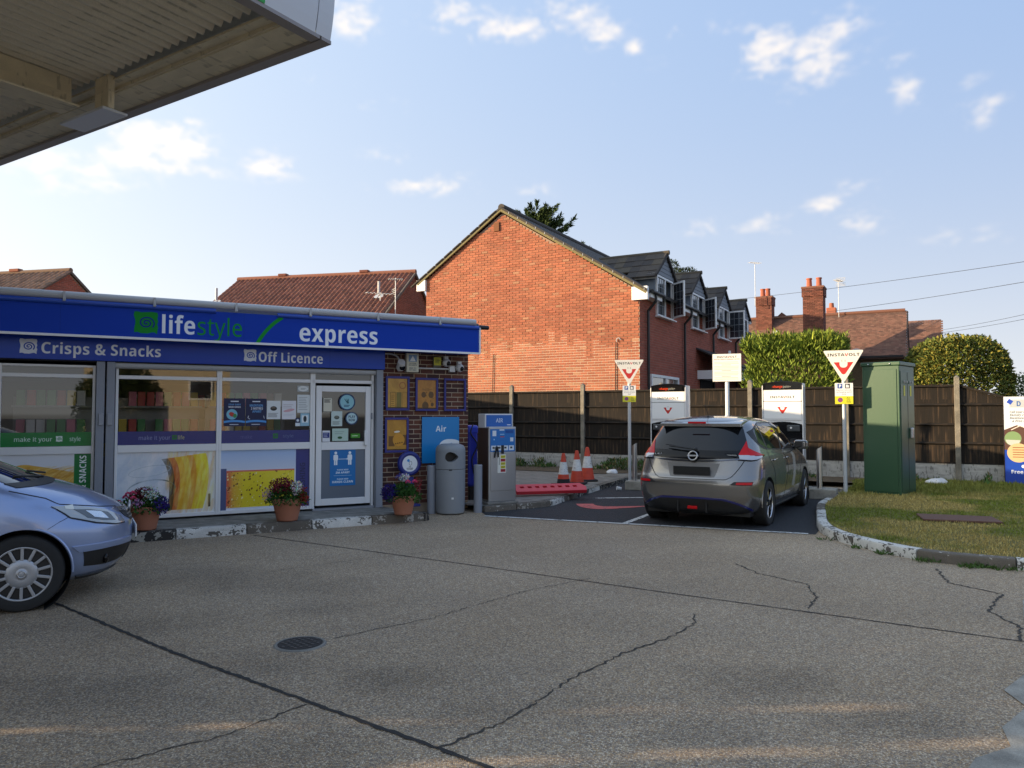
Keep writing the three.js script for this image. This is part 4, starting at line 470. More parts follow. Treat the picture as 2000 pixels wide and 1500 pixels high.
{
  const f = thing('timber_fence', 'dark stained board fence with concrete posts and gravel boards', 'fence', F0.toArray(), SITE_TURN);
  const posts = [-5.8, -3.57, -1.33, .92, 3.16, 5.42, 7.60, 9.83, 12.0, 14.2, 16.4], topAt = (u) => u < 9.9 ? 2.20 : u < 10.78 ? lerp(2.20, 1.90, (u - 9.9) / .88) : 1.90;
  const board = [0, 1, 2].map((k) => { const g = new THREE.BoxGeometry(.118, 1, .016, 1, 4, 1); muv(g); const u = g.attributes.uv; for (let i = 0; i < u.count; i++) u.setXY(i, u.getX(i) * 1.2 + k * .31, u.getY(i) * .6 + k * .4); return g; });
  posts.forEach((u, i) => {
    const h = u > 11 ? 2.05 : i === 4 ? 2.36 : 2.38, g = new THREE.CylinderGeometry(.001, .085, .06, 4, 1).rotateY(Math.PI / 4); part(f, 'post', merge([rbox(.105, h, .115, .008, u, h / 2, .03), g.translate(u, h + .025, .03)]), postMat);
    if (i === posts.length - 1) return; const a = u + .055, b = posts[i + 1] - .055; part(f, 'gravel_board', rbox(b - a, .48, .05, .006, (a + b) / 2, .25, .0), boardWhite);
    const pn = part(f, 'panel', box(b - a, .03, .03, (a + b) / 2, .505, .02), railMat), n = Math.round((b - a) / .105);
    for (let k = 0; k < n; k++) { const c = a + (k + .5) * (b - a) / n, t = topAt(c) - .02, hgt = t - .5, m = part(pn, 'board', board[Math.floor(rnd() * 3)], timber[Math.floor(rnd() * 2)], [c, .5 + hgt / 2, -.012 + (k % 2) * .004], [0, .055 + rr(-.01, .01), 0]); m.scale.set(1, hgt, 1); }
    for (const y of [.93, 1.34, 1.775]) part(pn, 'rail', prism([[0, -.035], [.045, 0], [0, .035]], b - a).rotateY(-Math.PI / 2).translate(b, y, .004), railMat);
    const cap = (p, q) => { const y0 = topAt(p), y1 = topAt(q), L = Math.hypot(q - p, y1 - y0); part(pn, 'capping', at(rbox(L, .05, .07, .005), (p + q) / 2, (y0 + y1) / 2, .01, 0, 0, Math.atan2(y1 - y0, q - p)), railMat); };
    if (i === 7) { cap(a, 10.8); cap(10.8, b); } else cap(a, b);
  });
}
// banner standing against the fence
{ const q = fp(11.55, .1, .18), w = 1.75, h = 1.84, t = thing('banner_board', 'tall printed builder advertising board leaning on the low fence end', 'banner', q.toArray(), SITE_TURN);
  part(t, 'frame', merge([rbox(.03, h, .03, .004, -w / 2, h / 2, -.02), rbox(.03, h, .03, .004, w / 2, h / 2, -.02)]), railMat);
  part(t, 'print', plate(w, h, .012), printed(cmTex(w, h, 300, (g, W, H) => {
    g.fillStyle = '#dde3e8'; g.fillRect(0, 0, W, H); g.fillStyle = '#b7bcc0'; g.fillRect(10, 6, 90, 17); g.save(); g.translate(11, 10); g.rotate(.6); g.fillStyle = '#2a4bb4'; g.fillRect(-4, -4, 9, 9); g.restore(); g.fillStyle = '#31599a'; fitText(g, 'D', 22, 20, 9, 14); fitText(g, 'B', 38, 20, 9, 14);
    g.fillStyle = '#20242c'; ['Call your local', 'family run', 'business for', 'a free quote'].forEach((s, k) => fitText(g, s, 10 + (k === 3 ? 4 : 0), 34 + k * 6.4, k === 0 ? 36 : 0, 6.2, 'italic bold', 'left', 'serif'));
    g.fillStyle = '#5e4338'; g.beginPath(); g.moveTo(0, 70); g.lineTo(22, 60); g.lineTo(45, 68); g.lineTo(70, 58); g.lineTo(W, 66); g.lineTo(W, 118); g.lineTo(0, 118); g.fill(); g.strokeStyle = '#efe9dc'; g.lineWidth = 1.6; g.beginPath(); g.moveTo(12, 70); g.lineTo(28, 61); g.lineTo(48, 71); g.stroke();
    g.fillStyle = '#1c46b0'; g.fillRect(0, 112, W, H - 112); g.fillStyle = '#7f9a6a'; g.beginPath(); g.arc(15, 88, 15, 0, 7); g.fill(); g.fillStyle = '#bfc4bd'; g.beginPath(); g.arc(15, 90, 13, .1, 3.1); g.fill(); g.fillStyle = '#d9b98c'; g.beginPath(); g.arc(24, 118, 20, 0, 7); g.fill(); g.fillStyle = '#8a5a3a'; for (let k = 0; k < 5; k++) g.fillRect(14, 106 + k * 5, 22, 1.6);
    g.fillStyle = '#eef2f6'; g.beginPath(); g.arc(32, 146, 3.4, 0, 7); g.fill(); fitText(g, 'Free Quotes', 10, 162, 60, 11);
  }), .35), [0, h / 2, 0]); }
// ───────────── green cabinet ─────────────
{ const w = .65, d = .8, h = 2.36, gm = phys([.022, .075, .035], .42, { clearcoat: .3, clearcoatRoughness: .3, bumpMap: noiseBump, bumpScale: .0008 }), t = thing('green_cabinet', 'tall dark green steel electricity cabinet on the grass', 'cabinet', [6.57, .1, -14.2], rad(-45));
  part(t, 'body', rbox(w, h, d, .012, w / 2, h / 2, -d / 2), gm); part(t, 'roof', rbox(w + .05, .07, d + .05, .015, w / 2, h + .035, -d / 2), gm); part(t, 'front_panel', rbox(w - .09, h - .12, .012, .006, w / 2, h / 2 - .01, .004), gm); for (const x of [.12, .5]) part(t, 'bolt', new THREE.SphereGeometry(.016, 10, 8).translate(x, h + .03, .028), M.steel);
  const dr = part(t, 'door', rbox(.012, h - .16, d - .08, .006, w + .004, h / 2 - .02, -d / 2), gm); part(dr, 'door_gap', box(.004, h - .2, .008, w + .0115, h / 2 - .02, -d / 2), M.black); part(dr, 'handle', rbox(.05, .2, .11, .02, w + .035, 1.12, -d / 2 - .12), M.steelDull);
  for (const z of [-.22, -.56]) part(dr, 'warning_label', rbox(.004, .19, .07, .001, w + .013, 1.9, z), mat([.7, .62, .05], .5)); for (const z of [-.2, -.32, -.5, -.62]) part(dr, 'hook', rbox(.03, .05, .02, .006, w + .02, 2.06, z), M.steelDull); }
// ───────────── signs on posts ─────────────
const triTex = cmTex(.7, .62, 500, (g, W, H) => { g.fillStyle = '#e9e6dc'; g.fillRect(0, 0, W, H); g.fillStyle = '#1c1a1c'; brandWord(g, 7, 10.8, 56, 7.6); volt(g, 35, 22, 34); });
function brandWord(g, x, y, w, size) { g.font = `${size}px sans-serif`; const k = w / g.measureText('INSTAVOLT').width, a = g.measureText('INSTA').width * k, v = g.measureText('V').width * k; fitText(g, 'INSTA', x, y, a, size, 'bold'); g.fillStyle = '#c22a22'; fitText(g, 'V', x + a, y, v, size, 'bold'); g.fillStyle = '#1c1a1c'; fitText(g, 'OLT', x + a + v, y, w - a - v, size, 'bold'); }
function volt(g, x, y, s) { g.fillStyle = '#c4302a'; g.beginPath(); g.moveTo(x - s / 2, y); g.lineTo(x - s * .2, y); g.lineTo(x - s * .2, y + s * .12); g.quadraticCurveTo(x - s * .18, y + s * .3, x, y + s * .3); g.quadraticCurveTo(x + s * .18, y + s * .3, x + s * .2, y + s * .12); g.lineTo(x + s * .2, y); g.lineTo(x + s / 2, y); g.lineTo(x + s * .1, y + s * .62); g.quadraticCurveTo(x, y + s * .72, x - s * .1, y + s * .62); g.closePath(); g.fill(); g.fillStyle = '#444'; g.fillRect(x - s * .09, y - s * .13, s * .025, s * .11); g.fillRect(x + s * .07, y - s * .13, s * .025, s * .11); }
const pTex = cmTex(.31, .39, 700, (g, W, H) => { g.fillStyle = '#e6e8e8'; g.fillRect(0, 0, W, H); g.fillStyle = '#1b4a9a'; g.fillRect(4.5, 1.5, 8.5, 8.5); g.fillStyle = '#fff'; fitText(g, 'P', 6.4, 8.8, 5, 8); g.fillStyle = '#23262a'; g.fillRect(17.5, 1.5, 8.5, 8.5); g.fillStyle = '#e6e8e8'; g.fillRect(19, 3, 3.4, 5.6); g.fillRect(22.8, 4, 1.6, 4.6); g.fillStyle = '#333a44'; fitText(g, 'Electric vehicle', 2.4, 14.4, 26, 3.4, 'normal'); fitText(g, 'recharging point', 2, 18.2, 27, 3.4, 'normal'); fitText(g, 'only', 12, 22, 7, 3.4, 'normal'); g.fillStyle = '#d6d22e'; g.fillRect(0, 24.5, W, H - 24.5); g.fillStyle = '#7c4a8a'; g.beginPath(); g.arc(9, 31.5, 4.4, 0, 7); g.fill(); g.fillStyle = '#b9443a'; g.save(); g.translate(9, 31.5); g.rotate(.8); g.fillRect(-4.2, -.6, 8.4, 1.2); g.restore(); g.fillStyle = '#38380f'; ['At', 'any', 'time'].forEach((s, k) => fitText(g, s, 19.5, 29 + k * 3.6, 6 + k, 3.2)); });
function triSign(label, x, z, top, k, turn, hgt) {
  const t = thing('charging_sign', label, 'sign', [x, .1, z], turn), s = new THREE.Shape(), w = .35 * k, h = .6 * k, r = .035 * k; s.moveTo(-w + r, 0); s.lineTo(w - r, 0); s.quadraticCurveTo(w, 0, w - r * .6, -r); s.lineTo(r * .7, -h + r); s.quadraticCurveTo(0, -h, -r * .7, -h + r); s.lineTo(-w + r * .6, -r); s.quadraticCurveTo(-w, 0, -w + r, 0);
  const g = new THREE.ExtrudeGeometry(s, { depth: .006, bevelEnabled: true, bevelSize: .002, bevelThickness: .002, bevelSegments: 1 }), p = g.attributes.position, uv = new Float32Array(p.count * 2); for (let i = 0; i < p.count; i++) { uv[i * 2] = (p.getX(i) + w) / (2 * w); uv[i * 2 + 1] = 1 + p.getY(i) / (.62 * k); } g.setAttribute('uv', new THREE.BufferAttribute(uv, 2)); const y = top - .1;
  part(t, 'triangle_plate', g, printed(triTex, .4), [0, y, .035]); part(t, 'parking_plate', plate(.31 * k, .39 * k, .005), printed(pTex, .4), [0, y - h - .01 - .195 * k, .036]); part(t, 'post', new THREE.CylinderGeometry(.035, .035, y - h * .55, 20).translate(0, (y - h * .55) / 2, 0), M.galv); part(t, 'clip', merge([rbox(.1, .03, .075, .006, 0, y - h * .75, 0), rbox(.1, .03, .075, .006, 0, y - h - .2 * k, 0)]), M.galv);
}
triSign('white triangular charging sign on a post beside the traffic cones', 2.57, -16.6, 2.76, .92, rad(-10), 0); triSign('white triangular charging sign on a post beside the green cabinet', 6.2, -14.15, 2.76, 1.0, rad(-22), 0);
{ const t = thing('terms_sign', 'square cream terms sign board on a white post behind the parked car', 'sign', [4.86, .05, -17.1], rad(-20)); part(t, 'board', plate(.62, .62, .02), printed(cmTex(.62, .62, 500, (g, W, H) => { g.fillStyle = '#f3f0e6'; g.fillRect(0, 0, W, H); g.fillStyle = '#1c1a1c'; brandWord(g, 9, 8.6, 44, 6); g.fillStyle = '#b03a34'; fitText(g, 'ELECTRIC VEHICLE CHARGING STATION', 3, 13, 56, 3); for (let k = 0; k < 13; k++) { g.fillStyle = k % 4 === 2 ? '#9a9486' : '#c3b9a4'; g.fillRect(k % 4 === 2 ? 20 : 4, 18 + k * 3.2, k % 4 === 2 ? 20 : 50 + 4 * hash(k, 1, 1), 1); } }), .5), [0, 2.57, .05]); part(t, 'post', new THREE.CylinderGeometry(.045, .045, 2.4, 20).translate(0, 1.2, 0), M.white); part(t, 'bracket', rbox(.2, .06, .05, .006, 0, 2.35, .02), M.white); }
// ───────────── chargers ─────────────
function charger(label, x, z) {
  const t = thing('ev_charger', label, 'ev charger', [x, .1, z], SITE_TURN), w = .74, d = .34, wm = phys([.80, .80, .80], .3, { clearcoat: .3 });
  const arch = (x0, x1, y0, y1, rise, dep, bev = .01) => { const s = new THREE.Shape(); s.moveTo(x0, y0); s.lineTo(x1, y0); s.lineTo(x1, y1); s.quadraticCurveTo((x0 + x1) / 2, y1 + rise * 2, x0, y1); s.closePath(); return new THREE.ExtrudeGeometry(s, { depth: dep, bevelEnabled: true, bevelSize: bev, bevelThickness: bev, bevelSegments: 3, curveSegments: 20 }); };
  part(t, 'plinth', rbox(w + .2, .12, d + .3, .02, 0, .0, 0), concretePale); part(t, 'cabinet', arch(-w / 2 + .01, w / 2 - .01, .05, 2.06, .035, d - .02).translate(0, 0, -d / 2 + .01), wm);
  const fpan = part(t, 'front_panel', rbox(w - .03, 1.94 - 1.35, .02, .008, 0, 1.65, d / 2 + .006), wm); part(fpan, 'seam', box(w - .02, .012, .022, 0, 1.72, d / 2 + .007), M.black);
  part(fpan, 'print', plate(w - .06, .54, .004), printed(cmTex(w - .06, .54, 600, (g, W, H) => { g.fillStyle = '#eceded'; g.fillRect(0, 0, W, H); g.fillStyle = '#6a6c70'; g.fillRect(0, 20.8, W, 1.1); g.fillStyle = '#1a181a'; brandWord(g, 11, 15, 46, 6.4); volt(g, 34, 32, 19); }), .3), [0, 1.66, d / 2 + .018]);
  part(t, 'top_cap', arch(-w / 2 + .012, w / 2 - .012, 1.95, 2.065, .04, .03, .006).translate(0, 0, d / 2 - .008), M.blackGloss); part(t, 'brand_panel', plate(w - .12, .085, .004), printed(cmTex(w - .12, .085, 700, (g, W, H) => { g.fillStyle = '#0d0b0b'; g.fillRect(0, 0, W, H); g.fillStyle = '#d8421c'; fitText(g, '-charge', 12, 6.4, 20, 6.4); g.fillStyle = '#8b8c86'; fitText(g, 'poin+', 32.4, 6.4, 15, 6.4); }), .2), [0, 2.005, d / 2 + .032]);
  part(t, 'side_trim', merge([rbox(.02, 1.98, .05, .006, -w / 2, 1.04, d / 2), rbox(.02, 1.98, .05, .006, w / 2, 1.04, d / 2)]), wm);
  part(t, 'lower_panel', arch(-w / 2 + .02, w / 2 - .02, .1, 1.27, .05, .02, .006).translate(0, 0, d / 2 + .002), M.blackGloss);
  for (const s of [-1, 1]) { const p = part(t, 'socket_holster', rbox(.24, .13, .05, .03, s * .2, 1.2, d / 2 + .035, 3), mat([.05, .055, .06], .35)); part(p, 'button', new THREE.CylinderGeometry(.02, .02, .012, 18).rotateX(Math.PI / 2).translate(s * .2 - .04, 1.21, d / 2 + .065), M.plastic); part(t, 'plug', at(rbox(.12, .1, .2, .035, 0, 0, 0, 3), s * .2, .93, d / 2 + .08, .5), M.black); }
  return t;
}
charger('white charging unit standing near the parking post sign and cones', 3.36, -16.05); charger('white charging unit standing nearer the green cabinet', 5.33, -14.85);
for (const [x, z, l] of [[2.56, -15.85, 'white concrete block with steel bollard beside the parking post sign'], [5.72, -14.15, 'white concrete block with steel bollard beside the second charger']]) { const t = thing('bollard_block', l, 'bollard', [x, 0, z], SITE_TURN); part(t, 'block', rbox(.46, .19, .5, .02, .06, .095, -.1), concretePale); part(t, 'post', (() => { const g = new THREE.CylinderGeometry(.05, .05, .78, 24).translate(0, .57, 0); const p = g.attributes.position; for (let i = 0; i < p.count; i++) if (p.getY(i) > .9) p.setY(i, .94 + p.getX(i) * .7); g.computeVertexNormals(); return g; })(), M.steel); }
solo('charging_cable', 'thick black charging cable looping from the charger down beside the parked car', 'cable', tube([[3.18, 1.12, -15.8], [3.0, 1.02, -15.3], [2.72, .95, -14.4], [2.42, .8, -13.3], [2.22, .55, -12.9], [2.2, .3, -12.6], [2.4, .1, -12.4], [2.9, .03, -12.5], [3.6, .03, -13.6], [4.4, .05, -14.4]], .017, 80, 8), M.rubber);
// ───────────── brick houses ─────────────
const brickGeo = rbox(.215, .065, .06, .006, 0, 0, 0, 1), brickMat = mat('#fff', .9, { bumpMap: noiseBump, bumpScale: .004 });
// bricks over a face given in the parent's local frame: origin o, direction ex, up y; inside(x,y) says where; pick(x,y) the colour; the nearest `single` bricks are parts of their own
function bricks(parent, name, inside, x0, x1, y0, y1, place, pick, single = 0, L = .225, C = .075) {
  const list = []; let row = 0; for (let y = y0; y < y1; y += C, row++) for (let x = x0 - (row % 2) * L / 2; x < x1; x += L) { const a = Math.max(x, x0), b = Math.min(x + L - .011, x1); if (b - a < .04) continue; const c = (a + b) / 2; if (inside(c, y + C / 2)) list.push([c, y + C / 2, (b - a) / .215]); }
  const m4 = new THREE.Matrix4(), world = new THREE.Vector3(); parent.updateWorldMatrix(true, false);
  const data = list.map(([x, y, s]) => { const m = place(x, y).multiply(m4.clone().makeScale(s, (C - .01) / .065, 1)); return { m, x, y, d: world.setFromMatrixPosition(m).applyMatrix4(parent.matrixWorld).distanceTo(camera.position), c: pick(x, y) }; });
  let rest = data; if (single) { data.sort((a, b) => a.d - b.d); const cache = new Map(); for (const q of data.filter((v) => v.vis !== false).slice(0, single)) { const key = Math.floor(rnd() * 7); if (!cache.has(key)) cache.set(key, null); const mk = q.c.map((v) => Math.round(v * 60) / 60).join(); if (!cache.has(mk)) cache.set(mk, mat(q.c, .9, { bumpMap: noiseBump, bumpScale: .004 })); const b = part(parent, 'brick', brickGeo, cache.get(mk)); q.m.decompose(b.position, b.quaternion, b.scale); } rest = data.slice(single); }
  const im = new THREE.InstancedMesh(brickGeo, brickMat, rest.length), col = new THREE.Color(); rest.forEach((q, i) => { im.setMatrixAt(i, q.m); im.setColorAt(i, col.setRGB(...q.c)); }); im.name = name; im.userData.kind = 'stuff'; im.castShadow = im.receiveShadow = true; parent.add(im);
}
const vary = (c, v = .18) => { const k = 1 + (rnd() - .5) * 2 * v, h = (rnd() - .5) * .12; return [c[0] * k, c[1] * k * (1 + h), c[2] * k * (1 + h)]; };
const tileDark = [[.045, .038, .034], [.06, .05, .042], [.035, .031, .03], [.075, .062, .045]].map((c) => mat(c, .85, { bumpMap: noiseBump, bumpScale: .006 }));
const lead = mat([.12, .15, .20], .5, { bumpMap: noiseBump, bumpScale: .004 }), clad = mat([.20, .22, .25], .6), winDark = phys([.03, .035, .045], .06, { clearcoat: 1 }), upvc = phys([.80, .80, .80], .35);
const HOUSE = V(3.58, 0, -21.2);
{
  const h = thing('brick_terrace', 'red brick terrace house with blank gable end and row of dormers', 'house', HOUSE.toArray(), SITE_TURN), L = 16.6, W = 7.33, RX = -4.46, RY = 7.95;
  const roofY = (x) => x > RX ? RY - .624 * (x - RX) : RY - .655 * (RX - x);
  // masonry core with flush pale pointing below and raked joints above
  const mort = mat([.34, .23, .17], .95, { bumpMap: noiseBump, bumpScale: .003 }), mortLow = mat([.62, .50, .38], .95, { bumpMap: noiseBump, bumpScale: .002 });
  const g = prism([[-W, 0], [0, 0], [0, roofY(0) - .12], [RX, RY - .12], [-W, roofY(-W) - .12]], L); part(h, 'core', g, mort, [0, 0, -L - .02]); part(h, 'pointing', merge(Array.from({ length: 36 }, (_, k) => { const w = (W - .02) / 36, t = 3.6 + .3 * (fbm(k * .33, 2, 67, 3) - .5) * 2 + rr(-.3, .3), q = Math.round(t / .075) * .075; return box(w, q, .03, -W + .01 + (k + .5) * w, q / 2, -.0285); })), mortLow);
  bricks(h, 'gable_bricks', (x, y) => y < roofY(x) - .13, -W, 0, 1.9, 8, (x, y) => new THREE.Matrix4().makeTranslation(x, y, -.036 + (y > 3.95 ? rr(-.004, .006) : rr(-.002, .001))), (x, y) => {
    const old = smooth(.35, .65, fbm(x * .7, y * 1.1, 66, 4)); if (rnd() < .06) return vary([.36, .17, .095], .14); return vary([lerp(.37, .32, old), lerp(.122, .102, old), lerp(.062, .054, old)], .17); }, 300);
  bricks(h, 'side_bricks', (z, y) => true, 0, L - .1, 1.7, 4.95, (z, y) => new THREE.Matrix4().makeRotationY(Math.PI / 2).setPosition(-.020 + rr(-.001, .001), y, -z - .03), () => vary([.36, .098, .06], .16));
  part(h, 'side_pointing', box(.03, 5, L, -.02, 2.5, -L / 2 - .03), mat([.40, .26, .20], .95));
  // roof slabs, verge, ridge
  const slab = (x0, x1) => { const p = [[x0, roofY(x0)], [x1, roofY(x1)], [x1, roofY(x1) + .07], [x0, roofY(x0) + .07]]; return prism(p, L + .16).translate(0, 0, -L - .06); };
  part(h, 'roof', slab(RX, .26), tileDark[0]); part(h, 'roof', slab(-W - .34, RX), tileDark[1]); part(h, 'ridge', at(cyl(.11, .11, L + .1, 0, 0, 0, 12), RX, RY + .06, -L / 2, Math.PI / 2), tileDark[1]);
  const verge = mat([.20, .17, .08], .95, { bumpMap: noiseBump, bumpScale: .01 }); const vs = (x0, x1) => at(rbox(Math.hypot(x1 - x0, roofY(x1) - roofY(x0)), .09, .06, .01), (x0 + x1) / 2, (roofY(x0) + roofY(x1)) / 2 - .03, .06, 0, 0, Math.atan2(roofY(x1) - roofY(x0), x1 - x0)); part(h, 'verge', vs(RX, .24), verge); part(h, 'verge', vs(-W - .3, RX), verge);
  for (let k = 0; k < 15; k++) { const x = RX + .3 + k * .31; part(h, 'verge_clip', rbox(.022, .07, .012, .003, x, roofY(x) + .015, .1), M.greyPaint); } for (let k = 0; k < 10; k++) { const x = RX - .3 - k * .33; part(h, 'verge_tile', at(rbox(.34, .035, .09, .005), x, roofY(x) + .055, .08, 0, 0, .58), tileDark[k % 4]); }
  for (const [x0, x1, y0, y1] of [[-.2, .27, 4.78, 5.16], [-W - .33, -W + .02, 5.62, 5.98]]) part(h, 'eaves_box', rbox(x1 - x0, y1 - y0, .12, .01, (x0 + x1) / 2, (y0 + y1) / 2, .02), upvc);
  part(h, 'vent', merge([rbox(.2, .28, .05, .01, RX - .18, 7.42, .01)]), mat([.18, .07, .03], .9)); part(h, 'cable', merge([rod([-.72, 2.2, .02], [-.70, 3.62, .02], .012), rod([-4.78, 2.2, .02], [-4.75, 3.45, .02], .01)]), M.dark); part(h, 'cable_entry', new THREE.TorusGeometry(.06, .012, 8, 20, 4).translate(-.62, 3.68, .03), M.gutter);
  // side: gutters, soffits, downpipes
  const cuts = [.15, 1.2, 3.15, 4.95, 6.85, 8.6, 10.5, 12.3, 14.2, 16.5]; for (let k = 0; k < cuts.length; k += 2) { const a = cuts[k], b = cuts[k + 1], gt = part(h, 'gutter', at(new THREE.CylinderGeometry(.06, .06, b - a, 12), .33, 5.03, -(a + b) / 2, Math.PI / 2), M.black); part(gt, 'soffit', box(.3, .12, b - a - .06, .14, 4.93, -(a + b) / 2), upvc); }
  for (const z of [.5, 4.15, 7.85, 11.5, 15.3]) part(h, 'downpipe', merge([rod([.09, 0, -z], [.09, 4.55, -z], .04, 10), rod([.09, 4.53, -z], [.32, 4.8, -z], .04, 10), rod([.32, 4.78, -z], [.32, 5.02, -z], .04, 10)]), M.black);
  // dormers
  const leadBars = (w, hh) => { const l = []; for (let k = 1; k < 3; k++) l.push(box(.008, hh, .014, -w / 2 + w * k / 3, 0, 0)); for (let k = 1; k < 4; k++) l.push(box(w, .008, .014, 0, -hh / 2 + hh * k / 4, 0)); return merge(l); };
  const casement = (parent, w, hh, pos, ry) => { const c = part(parent, 'casement', merge([rbox(w, .055, .05, .008, 0, hh / 2 - .027, 0), rbox(w, .055, .05, .008, 0, -hh / 2 + .027, 0), rbox(.055, hh - .11, .05, .008, -w / 2 + .027, 0, 0), rbox(.055, hh - .11, .05, .008, w / 2 - .027, 0, 0)]).translate(w / 2, 0, 0), upvc, pos, [0, ry, 0]); return c; };
  [2.18, 5.92, 9.59, 13.23].forEach((zc, i) => {
    const d = part(h, 'dormer', merge([prism([[-.95, 5.70], [.95, 5.70], [0, 6.36]], .08).rotateY(Math.PI / 2).translate(-.03, 0, -zc)]), clad);
    for (let k = 0; k < 5; k++) { const y = 5.76 + k * .125, w = .92 * (1 - (y - 5.70) / .68); part(h, 'cladding_board', rbox(.03, .115, 2 * w, .006, .07, y + .05, -zc), clad); }
    for (const s of [-1, 1]) { part(h, 'dormer_cheek', prism([[-.9, 5.62], [.02, 5.0], [.02, 5.72], [-.75, 5.72]], .03).translate(0, 0, -zc + s * .86 - .015), lead); part(h, 'barge_board', box(.75, .16, .05, -.22, 5.66, -zc + s * 1.0), upvc); part(h, 'gable_trim', at(rbox(.06, .09, 1.36, .01), .13, 6.05, -zc + s * .56, s * .625), tileDark[0]);
      for (let r = 0; r < 4; r++) for (let c = 0; c < 8; c++) { const t = (r + .5) / 4, y = lerp(5.60, 6.47, t), zz = s * lerp(1.12, .04, t), x = .14 - c * .31 - .15, ym = 5.11 + .624 * (.25 - x); if (y < ym - .12) break; part(h, 'dormer_tile', at(rbox(.315, .05, .40, .008, 0, 0, 0, 1), 0, 0, 0, s * .68), tileDark[Math.floor(rnd() * 4)], [x, y + .03 + rr(-.004, .006), -zc + zz], [s * -.05, 0, rr(-.01, .01)]); } }
    part(h, 'dormer_ridge', at(cyl(.07, .07, 2.3, 0, 0, 0, 10), -.95, 6.52, -zc, 0, 0, Math.PI / 2), tileDark[3]);
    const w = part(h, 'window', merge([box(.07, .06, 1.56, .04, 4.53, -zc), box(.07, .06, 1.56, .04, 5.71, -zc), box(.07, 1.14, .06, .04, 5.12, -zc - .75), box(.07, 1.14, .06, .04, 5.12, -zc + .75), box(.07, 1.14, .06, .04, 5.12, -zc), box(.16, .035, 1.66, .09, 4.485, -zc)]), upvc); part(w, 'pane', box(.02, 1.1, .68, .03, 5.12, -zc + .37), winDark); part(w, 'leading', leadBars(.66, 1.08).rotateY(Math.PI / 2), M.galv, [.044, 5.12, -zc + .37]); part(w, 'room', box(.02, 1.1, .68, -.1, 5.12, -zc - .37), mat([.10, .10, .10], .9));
    const open = [.62, .66, 1.0, .12][i], c = casement(h, .68, 1.1, [.08, 5.12, -zc - .71], -Math.PI / 2 + open * 1.35); part(c, 'pane', box(.58, .99, .012, .34, 0, 0), winDark); part(c, 'leading', leadBars(.58, .99).translate(.34, 0, 0), M.galv, [0, 0, 0]);
  });
  { const w = part(h, 'window', merge([box(.08, .08, 2.7, .04, 2.70, -2.15), box(.08, 1.2, .08, .04, 2.06, -.84), box(.08, 1.2, .08, .04, 2.06, -2.2), box(.08, 1.2, .08, .04, 2.06, -3.46), box(.08, .07, 2.7, .04, 1.43, -2.15)]), upvc); part(w, 'pane', box(.02, 1.2, 2.54, .02, 2.06, -2.15), winDark); }
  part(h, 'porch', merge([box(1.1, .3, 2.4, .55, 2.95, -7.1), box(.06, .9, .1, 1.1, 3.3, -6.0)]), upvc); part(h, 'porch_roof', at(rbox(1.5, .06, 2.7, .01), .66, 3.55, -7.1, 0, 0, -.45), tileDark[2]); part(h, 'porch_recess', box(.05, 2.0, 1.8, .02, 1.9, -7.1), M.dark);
  for (let k = 0; k < 4; k++) part(h, 'lean_to_tiles', at(rbox(.5, .045, 10.5, .01), .3 + k * .42, 3.52 - k * .21, -14.2, 0, 0, -.43), tileDark[k % 3]); part(h, 'lean_to_fascia', box(.04, .2, 10.4, 1.86, 2.68, -14.2), upvc);
}
function tiledSlope(parent, name, x0, x1, yR, yE, zR, zE, tw, tl, pick, wave) {     // rows of tiles from ridge (yR,zR) to eave (yE,zE), along x
  const len = Math.hypot(yR - yE, zE - zR), rows = Math.round(len / tl), n = Math.round((x1 - x0) / tw), ang = Math.atan2(yR - yE, zE - zR); let g;
  if (wave) { g = new THREE.BoxGeometry(tw, .02, tl * 1.18, 8, 1, 1); const p = g.attributes.position; for (let i = 0; i < p.count; i++) { const x = p.getX(i) / tw; p.setY(i, p.getY(i) + .032 * Math.cos(x * 2 * Math.PI)); } g.computeVertexNormals(); } else g = new THREE.BoxGeometry(tw * .97, .014, tl * 1.3);
  const im = new THREE.InstancedMesh(g, brickMat, rows * n), m = new THREE.Matrix4(), q = new THREE.Quaternion(), e = new THREE.Euler(), c = new THREE.Color(); let i = 0;
  for (let r = 0; r < rows; r++) for (let k = 0; k < n; k++) { const t = (r + .5) / rows; e.set(ang - (wave ? .06 : .05) + rr(-.012, .012), 0, rr(-.012, .012)); q.setFromEuler(e); m.compose(V(x0 + (k + .5 + (wave ? 0 : (r % 2) * .5 - .25)) * tw, lerp(yR, yE, t) + .05, lerp(zR, zE, t)), q, V(1, 1, 1)); im.setMatrixAt(i, m); im.setColorAt(i++, c.setRGB(...pick(k, r))); }
  im.name = name; im.userData.kind = 'stuff'; im.castShadow = im.receiveShadow = true; parent.add(im);
}
